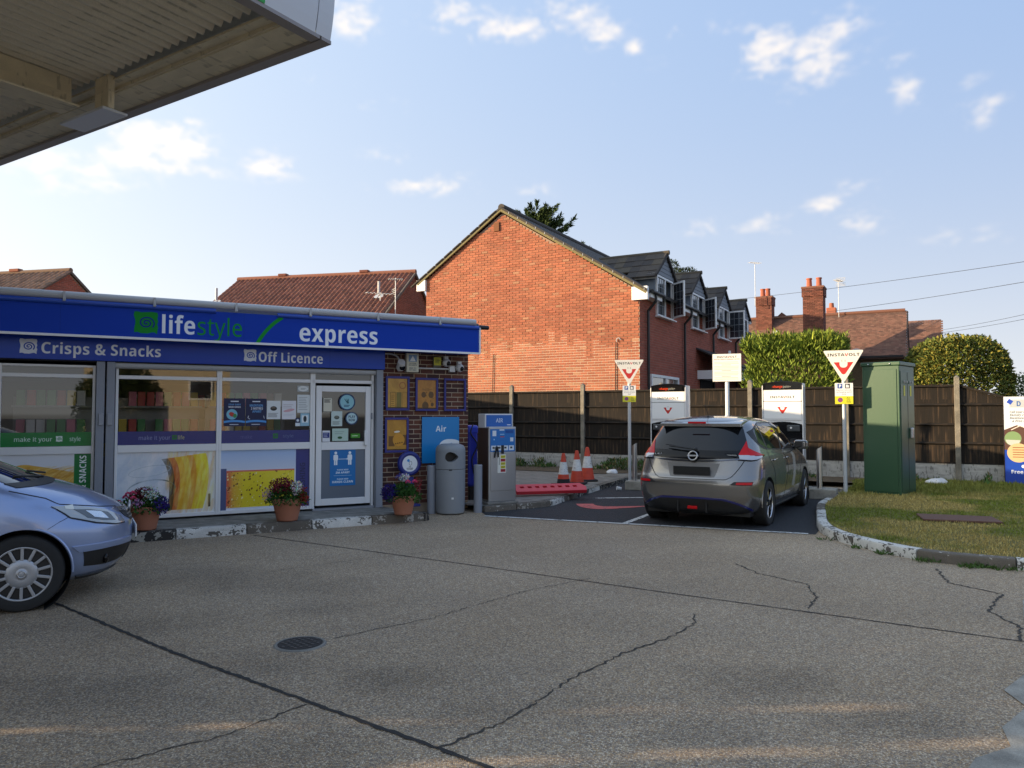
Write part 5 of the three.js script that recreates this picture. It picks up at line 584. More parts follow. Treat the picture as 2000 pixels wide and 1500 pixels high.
function gabled(name, label, pos, turn, L, hw, ridge, eave, tilePick, brickC, wave, tw = .25, tl = .3) {
  const h = thing(name, label, 'house', pos, turn); part(h, 'core', prism([[-hw, 0], [hw, 0], [hw, eave], [0, ridge - .05], [-hw, eave]], L).rotateY(Math.PI / 2).translate(-L, 0, 0), mat([.36, .26, .2], .95));
  bricks(h, 'gable_bricks', (z, y) => Math.abs(z) < hw * (1 - Math.max(0, y - eave) / (ridge - eave)) - .12, -hw, hw, 3, ridge, (z, y) => new THREE.Matrix4().makeRotationY(Math.PI / 2).setPosition(-.018, y, -z), () => vary(brickC, .2)); const pitch = (ridge - eave) / hw, ov = .22;
  for (const s of [1, -1]) { const len = Math.hypot(hw + ov, (hw + ov) * pitch), a = Math.atan(pitch); part(h, 'roof_deck', at(box(L + .2, .05, len), -L / 2, ridge - (hw + ov) * pitch / 2 + .0, s * (hw + ov) / 2, s * a), mat([.10, .05, .035], .95)); }
  tiledSlope(h, 'roof_tiles', -L - .1, .1, ridge + .02, ridge - (hw + ov) * pitch + .02, 0, hw + ov, tw, tl, tilePick, wave); part(h, 'ridge_tiles', at(cyl(.11, .11, L + .2, 0, 0, 0, 10), -L / 2, ridge + .06, 0, 0, 0, Math.PI / 2), mat(tilePick(0, 0), .9)); part(h, 'verge', merge([1, -1].map((s) => at(box(.06, .1, Math.hypot(hw + ov, (hw + ov) * pitch)), .08, ridge - (hw + ov) * pitch / 2, s * (hw + ov) / 2, s * Math.atan(pitch)))), mat([.14, .11, .09], .95));
  return h;
}
{ const red = () => vary([.225, .088, .054], .28), grey = () => vary([.22, .125, .08], .28);
  const a = gabled('tiled_house', 'house behind the shop with long red pantile roof', [-4.1, 0, -31.4], rad(-13), 8.1, 4.2, 7.45, 4.65, red, [.26, .08, .05], true, .2, .3);
  for (const [x, z] of [[-7.9, 2.0], [-.7, 2.0]]) part(a, 'vent_pipe', merge([cyl(.05, .05, .5, x, 6.55, z, 12), at(cyl(.16, .2, .05, 0, 0, 0, 14), x, 6.2, z, .6)]), M.gutter); for (const x of [-6, -2.2]) part(a, 'ridge_vent', rbox(.4, .12, .26, .03, x, 7.62, 0), mat([.2, .07, .045], .9));
  const b = gabled('tiled_house', 'house with weathered brown pantile roof behind the far end of the shop', [-18.6, 0, -31.6], rad(-13), 9, 4.2, 7.55, 4.75, grey, [.36, .10, .06], true); part(b, 'ridge_vent', rbox(.5, .14, .26, .03, -2.7, 7.72, 0), mat([.28, .09, .05], .9)); }
// television aerials
function aerial(label, x, y0, y1, z, turn, n, len, grid) { const t = thing('tv_aerial', label, 'aerial', [x, y0, z], turn), H = y1 - y0; part(t, 'mast', rod([0, 0, 0], [0, H, 0], .018, 8), M.galv); part(t, 'boom', rod([-len / 2, H - .06, 0], [len / 2, H - .02, 0], .012), M.galv); for (let k = 0; k < n; k++) part(t, 'element', rod([-len / 2 + len * k / (n - 1), H - .05, -.17], [-len / 2 + len * k / (n - 1), H - .05, .17], .011, 5), M.gutter); if (grid) part(t, 'reflector', merge([-.22, -.15, -.08, .08, .15, .22].map((y) => rod([len / 2, H - .05 + y, -.25], [len / 2, H - .05 + y, .25], .013, 5))), M.gutter); }
aerial('tv aerial with wide grid reflector before the red pantile roof', -5.1, 2.9, 6.3, -29.2, .5, 9, 1.1, true); aerial('slender tv aerial mast at the end of the red pantile roof', -4.42, 2.9, 6.75, -28.6, .3, 7, .5, false);
// old house with tall chimneys
{ const plain = () => vary([.15, .075, .052], .3), h = thing('old_house', 'old house with long brown plain tile roof and tall brick chimneys', 'house', [20.8, 0, -40], SITE_TURN), L = 13, pebbledash = mat([.42, .36, .26], .95, { map: rep(aggTex, 1.5), bumpMap: aggBump, bumpScale: .02 });
  part(h, 'wall', prism([[-3.2, 0], [2.45, 0], [2.45, 4.5], [0, 6.9], [-3.2, 3.8]], L).rotateY(-Math.PI / 2), pebbledash); part(h, 'eaves', box(L, .1, .1, -L / 2, 4.5, 2.66), M.dark);
  part(h, 'roof_deck', at(box(L + .1, .05, 3.78), -L / 2, 5.72, 1.33, .785), mat([.08, .045, .035], .95)); tiledSlope(h, 'roof_tiles', -L - .1, .12, 7.02, 4.42, 0, 2.66, .17, .105, plain, false); part(h, 'roof_deck', at(box(L + .1, .05, 4.6), -L / 2, 5.4, -1.66, -.785), mat([.08, .045, .035], .95)); part(h, 'ridge_tiles', at(cyl(.1, .1, L + .1, 0, 0, 0, 10), -L / 2, 7.1, 0, 0, 0, Math.PI / 2), mat([.17, .075, .05], .9));
  part(h, 'barge_board', merge([at(box(.05, .18, 3.75), .15, 5.66, 1.33, .785), at(box(.05, .18, 3.75), .15, 5.66, -1.33, -.785)]), M.dark); part(h, 'gable_wall', prism([[-2.4, 3], [2.4, 3], [2.4, 4.4], [0, 6.8], [-2.4, 4.4]], .05).rotateY(Math.PI / 2).translate(.03, 0, 0), upvc);
  part(h, 'dormer_peak', prism([[-.45, 0], [.45, 0], [0, .4]], 1).translate(-6.2, 7.0, -1), mat([.16, .075, .05], .9));
  part(h, 'rear_wing', prism([[-2.6, 0], [2.6, 0], [2.6, 4.2], [0, 6.75], [-2.6, 4.2]], 2.2).rotateY(Math.PI / 2).translate(-.5, 0, -4.6), mat([.36, .12, .07], .95)); tiledSlope(h, 'wing_tiles', -.6, 1.75, 6.95, 4.2, -4.6, -1.9, .17, .105, plain, false);
  const chim = (x, z, w, y0, y1, pots) => { const c = part(h, 'chimney', box(w - .03, y1 - y0, w - .03, x, (y0 + y1) / 2, z), mat([.25, .16, .11], .95)), pk = () => vary([.17, .06, .04], .35), n = (f, m) => bricks(h, 'chimney_bricks', () => true, -w / 2, w / 2, y0, y1, m, pk, 0); n(0, (a, y) => new THREE.Matrix4().makeTranslation(x + a, y, z + w / 2 - .025 + (y > y1 - .42 ? .05 : 0))); n(1, (a, y) => new THREE.Matrix4().makeRotationY(Math.PI / 2).setPosition(x + w / 2 - .025 + (y > y1 - .42 ? .05 : 0), y, z - a)); n(2, (a, y) => new THREE.Matrix4().makeRotationY(Math.PI / 2).setPosition(x - w / 2 + .025 - (y > y1 - .42 ? .05 : 0), y, z - a)); part(c, 'cap', rbox(w + .14, .1, w + .14, .02, x, y1 + .03, z), mat([.2, .09, .06], .95)); for (const px of pots) part(c, 'chimney_pot', new THREE.LatheGeometry([[.15, 0], [.135, .12], [.12, .42], [.145, .44], [.145, .5], [.1, .5]].map(([a, b]) => new THREE.Vector2(a, b)), 18).translate(x + px, y1 + .06, z), mat([.36, .10, .055], .85)); };
  chim(-3.9, 4.4, .95, .5, 7.9, [-.22, .24]); chim(-7.05, .3, .86, 5.5, 8.2, [-.12, .16]); part(h, 'alarm_bell', rbox(.25, .18, .1, .03, -5.95, 5.9, 3.5), M.galv); part(h, 'satellite_dish', new THREE.SphereGeometry(.42, 18, 10, 0, 6.3, 0, .7).rotateX(1.2).translate(-2.1, 4.55, 2.9), mat([.25, .26, .28], .6));
  part(h, 'small_chimney', merge([rbox(.5, .5, .5, .03, -3.6, 7.25, -.3), cyl(.14, .12, .3, -3.6, 7.62, -.3, 14)]), mat([.36, .12, .07], .9)); }
aerial('tv aerial on the chimney of the old house', 13.75, 7.7, 10.2, -42.6, .4, 7, .7, false); aerial('tv aerial on the ridge of the old house', 17.9, 6.9, 8.95, -41.3, .9, 8, .9, true);
// overhead wires
const wire = (label, a, b, sag) => { const p = []; for (let k = 0; k <= 16; k++) { const t = k / 16; p.push(V(lerp(a[0], b[0], t), lerp(a[1], b[1], t) - sag * 4 * t * (1 - t), lerp(a[2], b[2], t))); } solo('overhead_wire', label, 'wire', tube(p, .009, 40, 5), M.dark, null, 0, 'overhead wires'); };
const pxAt = (x, y, depth) => { const a = (x - 1000) / FOCAL, b = (750 - y) / FOCAL, d = V(a, b * Math.cos(PITCH) + Math.sin(PITCH), -(Math.cos(PITCH) - b * Math.sin(PITCH))); return d.multiplyScalar(depth / -d.z).add(camera.position).toArray(); };
wire('topmost overhead wire, passing over the tall chimney', pxAt(1380, 590, 43), pxAt(2080, 499, 24), .12); wire('overhead wire crossing below the topmost one, behind the tall chimney', pxAt(1500, 622, 43), pxAt(2080, 537, 24), .12); wire('upper of two wires meeting the roof end of the old house', pxAt(1828, 646, 46), pxAt(2080, 596, 30), .08); wire('lower of two wires meeting the roof end of the old house', pxAt(1828, 651, 46), pxAt(2080, 607, 30), .08);
// ───────────── trees and hedges ─────────────
const bark = mat([.09, .065, .045], .95, { bumpMap: noiseBump, bumpScale: .01 });
function cloudLeaves(n, f, l, w, col, up = .2) { const L = []; for (let k = 0; k < n; k++) { const r = f(); if (!r) continue; const [p, out] = r, d = out.clone().multiplyScalar(.8).add(rdir().multiplyScalar(.9)).add(V(0, up, 0)).normalize(), m = rr(.55, 1.35), c = col(p); L.push({ p, d, s: perp(d), l: l * rr(.6, 1.4), w: w * rr(.7, 1.3), c: c.map((v) => v * m) }); } return faces(L); }
{ const t = thing('conifer_tree', 'dark conifer rising behind the gable roof', 'tree', [.95, 0, -33]); part(t, 'trunk', new THREE.CylinderGeometry(.03, .3, 10.2, 10).translate(0, 5.1, 0), bark); const L = [];
  for (let b = 0; b < 190; b++) { const y0 = rr(6.4, 10.1), az = rr(0, 6.283), reach = lerp(2.5, .5, (y0 - 6.2) / 4.4) * rr(.5, 1.15), rise = rr(.35, 1.0), tip = V(Math.cos(az) * reach + .25, y0 + reach * rise, Math.sin(az) * reach), st = V(.0, y0 - .2, 0); for (let k = 0; k < 150; k++) { const s = Math.pow(rnd(), .7), p = st.clone().lerp(tip, s).add(rdir().multiplyScalar(.20 * (1.1 - s))), d = tip.clone().sub(st).normalize().add(rdir().multiplyScalar(.75)).normalize(), m = rr(.5, 1.3); L.push({ p, d, s: perp(d), l: rr(.12, .26), w: rr(.035, .07), c: [.05 * m, .08 * m, .024 * m] }); } }
  part(t, 'crown', faces(L), leafMat); }
{ const t = thing('pine_tree', 'distant open crowned tree showing above the dormers', 'tree', [10.1, 0, -46]); part(t, 'trunk', merge([rod([0, 0, 0], [.1, 9.6, 0], .16, 8), rod([.1, 9.2, 0], [-.4, 10.6, .2], .06), rod([.1, 9.4, 0], [.7, 10.1, 0], .06), rod([.1, 9.4, 0], [1.2, 9.6, 0], .05)]), bark); const cl = [[-.5, 10.6, 0, .6], [-.1, 10.1, .2, .5], [.65, 10.15, 0, .55], [1.05, 9.8, 0, .4], [.2, 9.5, 0, .45], [-.5, 9.9, 0, .4], [1.6, 9.0, 0, .4]]; part(t, 'crown', cloudLeaves(5200, () => { const c = cl[Math.floor(rnd() * cl.length)], q = rdir(), s = Math.cbrt(rnd()); return [V(c[0] + q.x * c[3] * s, c[1] + q.y * c[3] * .75 * s, c[2] + q.z * c[3] * s), q]; }, .13, .05, () => [.05, .07, .03]), leafMat); }
{ const t = thing('conifer_hedge', 'bright green feathery conifer hedge behind the fence', 'hedge', [7.88, 0, -21], SITE_TURN); t.scale.setScalar(.87); part(t, 'stems', merge([-1.4, -.5, .4, 1.2].map((x) => rod([x, 0, 0], [x, 2.6, 0], .06, 8))), bark);
  part(t, 'foliage', cloudLeaves(26000, () => { const x = rr(-1.45, 1.45), z = rr(-.9, .9), top = 3.75 + .35 * fbm(x * 1.6, z * 1.5, 9, 3) - .25 * Math.abs(x) ** 2 * .3, y = rr(.8, 1) < .93 ? rr(1.4, top) : top + rr(-.2, .45) * rnd(), e = Math.max(Math.abs(x) / 1.45, Math.abs(z) / .9); if (e < .55 && y < top - .4) return null; return [V(x * (1 + .06 * Math.sin(y * 5)), y, z * (1 + .1 * Math.sin(y * 4 + x))), V(x * .4, .7, z).normalize()]; }, .17, .045, () => [.17, .23, .035], .7), leafMat); part(t, 'top_shoots', cloudLeaves(700, () => { const x = rr(-1.4, 1.4), z = rr(-.8, .8); return [V(x, 3.7 + .35 * fbm(x * 1.6, z * 1.5, 9, 3) - .075 * x * x + rr(-.1, .1), z), V(rr(-.3, .3), 1, rr(-.3, .3))]; }, .42, .06, () => [.22, .26, .035], 1.2), leafMat); }
{ const t = thing('laurel_bush', 'dark leafy bush between conifer hedge and green cabinet', 'bush', [9.15, 0, -20.5]); t.scale.setScalar(.86); part(t, 'stems', merge([rod([0, 0, 0], [.2, 2, 0], .05), rod([0, 0, 0], [-.6, 2, .1], .04)]), bark); part(t, 'foliage', cloudLeaves(9000, () => { const q = rdir(), s = .6 + .4 * rnd(); return [V(q.x * 1.05 * s, 1.55 + q.y * 1.1 * s, q.z * .9 * s), q]; }, .14, .06, () => [.045, .075, .022]), leafMat); }
{ const t = thing('clipped_bush', 'large round topped clipped bush behind the fence', 'bush', [11.72, 0, -20]); t.scale.setScalar(.89); part(t, 'trunk', new THREE.CylinderGeometry(.1, .16, 2, 10).translate(0, 1, 0), bark); part(t, 'foliage', cloudLeaves(34000, () => { const q = rdir(), s = rnd() < .8 ? rr(.88, 1.02) : rr(.5, .9), e = (v) => Math.sign(v) * Math.abs(v) ** .72, b = 1 + .07 * (fbm(q.x * 5 + 3, q.z * 5 + q.y * 4, 12, 3) - .5) * 2; return [V(e(q.x) * 1.33 * s * b, 2.35 + e(q.y) * 1.7 * s * b, e(q.z) * 1.33 * s * b), q]; }, .10, .055, () => { const k = rnd(); return k < .35 ? [.19, .17, .03] : [.10, .13, .028]; }, .1), leafMat); }
{ const t = thing('garden_tree', 'small loose tree beyond the low end of the fence', 'tree', [20.4, 0, -30]); part(t, 'trunk', merge([rod([0, 0, 0], [0, 2.2, 0], .09, 8), rod([0, 1.8, 0], [-1.2, 2.7, .2], .03), rod([0, 2, 0], [.9, 3.2, 0], .04)]), bark); part(t, 'crown', cloudLeaves(5000, () => { const q = rdir(), s = Math.cbrt(rnd()); return [V(.5 + q.x * 1.7 * s, 2.2 + q.y * 1.1 * s, q.z * 1.2 * s), q]; }, .13, .05, () => [.05, .08, .03]), leafMat); const u = []; }
// ───────────── canopy of the filling station ─────────────
{ const t = thing('station_canopy', 'filling station canopy with corrugated soffit and white fascia', 'canopy', [-1.425, 4.5, -5.859], rad(-32.5)), A = 13, B = 12, cream = mat([1.0, .92, .72], .75, { map: paleTex, bumpMap: noiseBump, bumpScale: .001 }), creamD = mat([.95, .88, .70], .8, { map: paleTex }), white = phys([.62, .65, .70], .3), trim = mat([.30, .28, .28], .6);
  const fs = new THREE.Shape(); fs.moveTo(0, 0); fs.quadraticCurveTo(.10, .45, .0, .95); fs.lineTo(-.06, .95); fs.lineTo(-.06, 0); fs.closePath();
  part(t, 'side_fascia', new THREE.ExtrudeGeometry(fs, { depth: B - .25, bevelEnabled: false, curveSegments: 10 }).translate(.0, 0, .17), white); part(t, 'corner_panel', new THREE.ExtrudeGeometry(fs, { depth: .15, bevelEnabled: false, curveSegments: 10 }).translate(0, 0, .01), white);
  part(t, 'green_stripe', new THREE.ExtrudeGeometry(fs, { depth: B - .75, bevelEnabled: false, curveSegments: 10 }).translate(.006, .0, .65), phys([.015, .36, .06], .3)); part(t, 'end_fascia', rbox(A, .95, .06, .01, -A / 2 - .07, .475, .03), white);
  part(t, 'fascia_lip', merge([box(A, .03, .10, -A / 2, -.012, .05), box(.10, .03, B, -.05, -.014, B / 2 + .12)]), trim);
  part(t, 'edge_board', box(A, .02, .27, -A / 2, .012, .235), cream); part(t, 'edge_riser', merge([box(A, .12, .02, -A / 2, .07, .38), box(A, .02, .1, -A / 2, .05, .43)]), creamD);
  // corrugated sheet: ridges run from the far edge back over the forecourt
  const n = Math.round((A - .2) / .012), g = new THREE.PlaneGeometry(A - .2, B - .6, n, 1); g.rotateX(Math.PI / 2); const p = g.attributes.position; for (let i = 0; i < p.count; i++) p.setY(i, .032 * Math.sin(p.getX(i) / .112 * 2 * Math.PI)); g.computeVertexNormals(); muv(g); part(t, 'corrugated_soffit', g.translate(-A / 2 - .1, .12, B / 2 + .2), mat([1.0, .96, .86], .8, { side: THREE.DoubleSide, map: rep(paleTex, .5), bumpMap: noiseBump, bumpScale: .001 })); part(t, 'roof', box(A - .1, .05, B - .1, -A / 2 - .06, .90, B / 2), M.felt);
  for (const x of [-2.6, -6.6, -10.7]) { part(t, 'cross_beam', merge([rbox(.30, .02, B - .7, .004, x, -.20, B / 2 + .3), rbox(.02, .28, B - .7, .004, x, -.06, B / 2 + .3)]), cream); part(t, 'bracket', rbox(.73, .025, .23, .006, x, -.222, .45), white); part(t, 'beam_stop', rbox(.22, .30, .06, .008, x + .26, -.06, .49), cream); }
  for (const [x, z] of [[-6.6, 6.5], [-6.6, 10.5]]) part(t, 'column', rbox(.3, 4.5, .3, .02, x, -2.25 - .03, z), white); }
// ───────────── beyond the frame: what the windows mirror and added hedges that shade the forecourt ─────────────
{ const t = thing('cream_house', 'cream rendered house standing across the forecourt behind the viewer', 'house', [13.4, 0, 16.6], rad(-146)); part(t, 'wall', box(7, 4.6, 6, 0, 2.3, -3), mat([.62, .52, .36], .9, { bumpMap: noiseBump, bumpScale: .004 })); part(t, 'roof', prism([[-3.8, 4.55], [3.8, 4.55], [0, 6.6]], 6.4).translate(0, 0, -6.2), tileDark[1]); for (const x of [-2, 1.8]) { const w = part(t, 'window', box(1.2, 1.1, .08, x, 2.9, .02), upvc); part(w, 'pane', box(1.0, .9, .02, x, 2.9, .065), winDark); } part(t, 'door', box(.95, 2.05, .06, .1, 1.02, .02), mat([.05, .05, .06], .5)); }
{ const t = thing('garden_conifer', 'dark green garden conifer before the cream house', 'tree', [6.3, 0, 8.6]); part(t, 'trunk', cyl(.1, .06, 1.2, 0, .6, 0, 10), bark); part(t, 'foliage', cloudLeaves(16000, () => { const q = rdir(), s = .5 + .5 * rnd(); return [V(q.x * 1.6 * s, 1.9 + q.y * 1.7 * s, q.z * 1.6 * s), q]; }, .16, .05, () => [.04, .06, .02], .3), leafMat); }
{ const t = thing('added_shade_hedge', 'unseen tall hedge added beyond the end of the shop to shade the forecourt', 'hedge', [-19, 0, -8.7]); part(t, 'stems', merge([-3, -1, 1, 3].map((z) => rod([0, 0, z], [0, 3.6, z], .09, 8))), bark); part(t, 'foliage', cloudLeaves(11000, () => [V(rr(-.6, .6), rr(.05, 4.6), rr(-3.9, 3.7)), rdir()], .34, .2, () => [.05, .09, .025], 0), leafMat); }  // added out of view only to keep low sun off the middle forecourt
{ const t = thing('added_streak_hedge', 'unseen hedge added beside the forecourt, its gaps letting sun streaks through', 'hedge', [-10, 0, -1]); part(t, 'stems', merge([-4, -2.8, -1.4, 0, 1.4, 3, 4.4].map((z) => rod([0, 0, z], [0, 2.2, z], .05, 8))), bark); const gap = [[-2.45, .07], [-1.95, .09], [-3.4, .03]]; part(t, 'foliage', cloudLeaves(52000, () => { const z = rr(-6.6, 5.2), y = rr(.03, 3.3), x = rr(-.4, .4); for (const [g, w] of gap) if (Math.abs(z - g + .06 * Math.sin(y * 3)) < w) return null; return [V(x, y, z), rdir()]; }, .17, .1, () => [.05, .09, .025], 0), leafMat); }  // added sun blocker out of view; gaps placed to shape streaks on the ground
// ───────────── cars ─────────────
// a body is a stack of plan outlines: [y, rear x, front x, half width, rear corner length, front corner length, rear power, front power]; x forward, z right
function carShape(rows, taper) {
  const f = (k) => { const xs = rows.map((r) => r[0]), ys = rows.map((r) => r[k]), n = xs.length, d = [], m = []; for (let i = 0; i < n - 1; i++) d.push((ys[i + 1] - ys[i]) / (xs[i + 1] - xs[i])); m.push(d[0]); for (let i = 1; i < n - 1; i++) m.push(d[i - 1] * d[i] <= 0 ? 0 : 2 * d[i - 1] * d[i] / (d[i - 1] + d[i])); m.push(d[n - 2]);
    return (x) => { x = clamp(x, xs[0], xs[n - 1]); let i = 0; while (i < n - 2 && x > xs[i + 1]) i++; const h = xs[i + 1] - xs[i], t = (x - xs[i]) / h, t2 = t * t, t3 = t2 * t; return (2 * t3 - 3 * t2 + 1) * ys[i] + (t3 - 2 * t2 + t) * h * m[i] + (-2 * t3 + 3 * t2) * ys[i + 1] + (t3 - t2) * h * m[i + 1]; }; };
  const F = [1, 2, 3, 4, 5, 6, 7].map(f), tp = (x) => 1 - taper * (x / 2.2) ** 2, y0 = rows[0][0], y1 = rows.at(-1)[0];
  // t: 0 rear centre .. 0.32 rear corner end .. 0.68 front corner start .. 1 front centre
  const P = (t, y, s) => { const [xr, xf, w, Rr, Rf, pr, pf] = F.map((g) => g(y)); let x, z; if (t < .32) { const a = (1 - t / .32) * Math.PI / 2; x = xr + Rr - Rr * Math.sin(a) ** (2 / pr); z = w * Math.cos(a) ** (2 / pr); } else if (t > .68) { const a = (t - .68) / .32 * Math.PI / 2; x = xf - Rf + Rf * Math.sin(a) ** (2 / pf); z = w * Math.max(0, Math.cos(a)) ** (2 / pf); } else { x = lerp(xr + Rr, xf - Rf, (t - .32) / .36); z = w; } return V(x, y, s * z * tp(x)); };
  const find = (fn, lo, hi, v) => { for (let i = 0; i < 40; i++) { const m = (lo + hi) / 2; if (fn(m) < v) lo = m; else hi = m; } return (lo + hi) / 2; };
  const T = ([k, v, y]) => k === 'r' ? find((t) => P(t, y, 1).z, 0, .32, v) : k === 'f' ? find((t) => -P(t, y, 1).z, .68, 1, -v) : find((t) => P(t, y, 1).x, .0, 1, v);
  const body = () => {
    const NT = 64, ys = []; for (let i = 0; i <= 84; i++) ys.push(lerp(y0, y1, i / 84)); const ts = []; for (let i = 0; i <= NT; i++) ts.push(i / NT);
    const ring = (y) => [...ts.map((t) => P(t, y, 1)), ...ts.slice(1, -1).reverse().map((t) => P(t, y, -1))], pos = [], idx = [], m = 2 * NT; ys.forEach((y) => ring(y).forEach((p) => pos.push(p.x, p.y, p.z)));
    for (let j = 0; j < ys.length - 1; j++) for (let i = 0; i < m; i++) { const a = j * m + i, b = j * m + (i + 1) % m; idx.push(a, a + m, b, b, a + m, b + m); }
    const c0 = pos.length / 3, q0 = ring(y0), mid = (q) => q.reduce((s, p) => s.add(p), V(0, 0, 0)).multiplyScalar(1 / q.length), A = mid(q0), B = mid(ring(y1)); pos.push(A.x, y0, 0, B.x, y1 + .002, 0); const top = (ys.length - 1) * m; for (let i = 0; i < m; i++) { idx.push(c0, i, (i + 1) % m); idx.push(c0 + 1, top + (i + 1) % m, top + i); }
    const g = new THREE.BufferGeometry(); g.setAttribute('position', new THREE.Float32BufferAttribute(pos, 3)); g.setIndex(idx); g.computeVertexNormals(); g.setAttribute('uv', new THREE.Float32BufferAttribute(new Float32Array(pos.length / 3 * 2), 2)); return g;
  };
  // a panel that follows the body: lower and upper edges as lists of points ['r'|'s'|'f', z or x, y]; side +1 right, -1 left
  const panel = (lo, hi, s, off = .004, ns = 24, nt = 8, thick = .012) => {
    const conv = (q) => q.map((c) => [T(c), c[2]]), A = conv(lo), B = conv(hi), pick = (Q, u) => { const x = u * (Q.length - 1), i = Math.min(Q.length - 2, Math.floor(x)), f2 = x - i; return [lerp(Q[i][0], Q[i + 1][0], f2), lerp(Q[i][1], Q[i + 1][1], f2)]; };
    const surf = (t, y, o) => { const e = .004, p = P(clamp(t, 0, 1), y, s), a = P(clamp(t + e, 0, 1), y, s).sub(P(clamp(t - e, 0, 1), y, s)), b = P(clamp(t, 0, 1), y + .004, s).sub(P(clamp(t, 0, 1), y - .004, s)), n = a.cross(b).normalize(); if (s > 0) n.negate(); if (n.x * p.x + n.z * p.z + n.y * .3 < 0) n.negate(); return p.addScaledVector(n, o); };
    const pos = [], idx = []; for (let j = 0; j <= nt; j++) for (let i = 0; i <= ns; i++) { const a = pick(A, i / ns), b = pick(B, i / ns); const p = surf(lerp(a[0], b[0], j / nt), lerp(a[1], b[1], j / nt), off); pos.push(p.x, p.y, p.z); }
    const W = ns + 1, flip = s > 0; const quad = (a, b, c, d) => flip ? idx.push(a, c, b, b, c, d) : idx.push(a, b, c, b, d, c); for (let j = 0; j < nt; j++) for (let i = 0; i < ns; i++) quad(j * W + i, j * W + i + 1, (j + 1) * W + i, (j + 1) * W + i + 1);
    let g = new THREE.BufferGeometry(); g.setAttribute('position', new THREE.Float32BufferAttribute(pos, 3)); g.setIndex(idx); g.computeVertexNormals();
    // rim down to the body so that the panel has an edge
    const rim = []; for (let i = 0; i <= ns; i++) rim.push([0, i]); for (let j = 1; j <= nt; j++) rim.push([j, ns]); for (let i = ns - 1; i >= 0; i--) rim.push([nt, i]); for (let j = nt - 1; j >= 0; j--) rim.push([j, 0]);
    const rp = [], ri = []; rim.forEach(([j, i]) => { const a = pick(A, i / ns), b = pick(B, i / ns), t = lerp(a[0], b[0], j / nt), y = lerp(a[1], b[1], j / nt), p = surf(t, y, off), q = surf(t, y, off - thick); rp.push(p.x, p.y, p.z, q.x, q.y, q.z); }); for (let k = 0; k < rim.length - 1; k++) ri.push(k * 2, k * 2 + 1, k * 2 + 2, k * 2 + 2, k * 2 + 1, k * 2 + 3);
    const r = new THREE.BufferGeometry(); r.setAttribute('position', new THREE.Float32BufferAttribute(rp, 3)); r.setIndex(ri); r.computeVertexNormals(); return merge([g, r]);
  };
  return { P, T, body, panel };
}
const both = (f) => merge([f(1), f(-1)]);
function cutArches(geo, wheels, r) { const ev = new Evaluator(); ev.attributes = ['position', 'normal', 'uv']; ev.useGroups = false; let b = new Brush(geo); b.updateMatrixWorld(); for (const [x, y, s] of wheels) { const c = new Brush(new THREE.CylinderGeometry(r, r, .42, 40).rotateX(Math.PI / 2).translate(x, y, s * .80)); c.updateMatrixWorld(); b = ev.evaluate(b, c, SUBTRACTION); b.updateMatrixWorld(); } const g = b.geometry; g.clearGroups(); return g; }
const tyreProfile = (R, w) => [[R * .66, -w * .42], [R * .72, -w * .5], [R * .93, -w * .5], [R * .985, -w * .42], [R, -w * .25], [R, w * .25], [R * .985, w * .42], [R * .93, w * .5], [R * .72, w * .5], [R * .66, w * .42]].map(([a, b]) => new THREE.Vector2(a, b));
const tyreMat = mat([.018, .018, .018], .8, { bumpMap: noiseBump, bumpScale: .001 }), alloy = mat([.62, .62, .64], .22, { metalness: 1 }), capPaint = phys([.42, .43, .45], .38, { metalness: .6 });
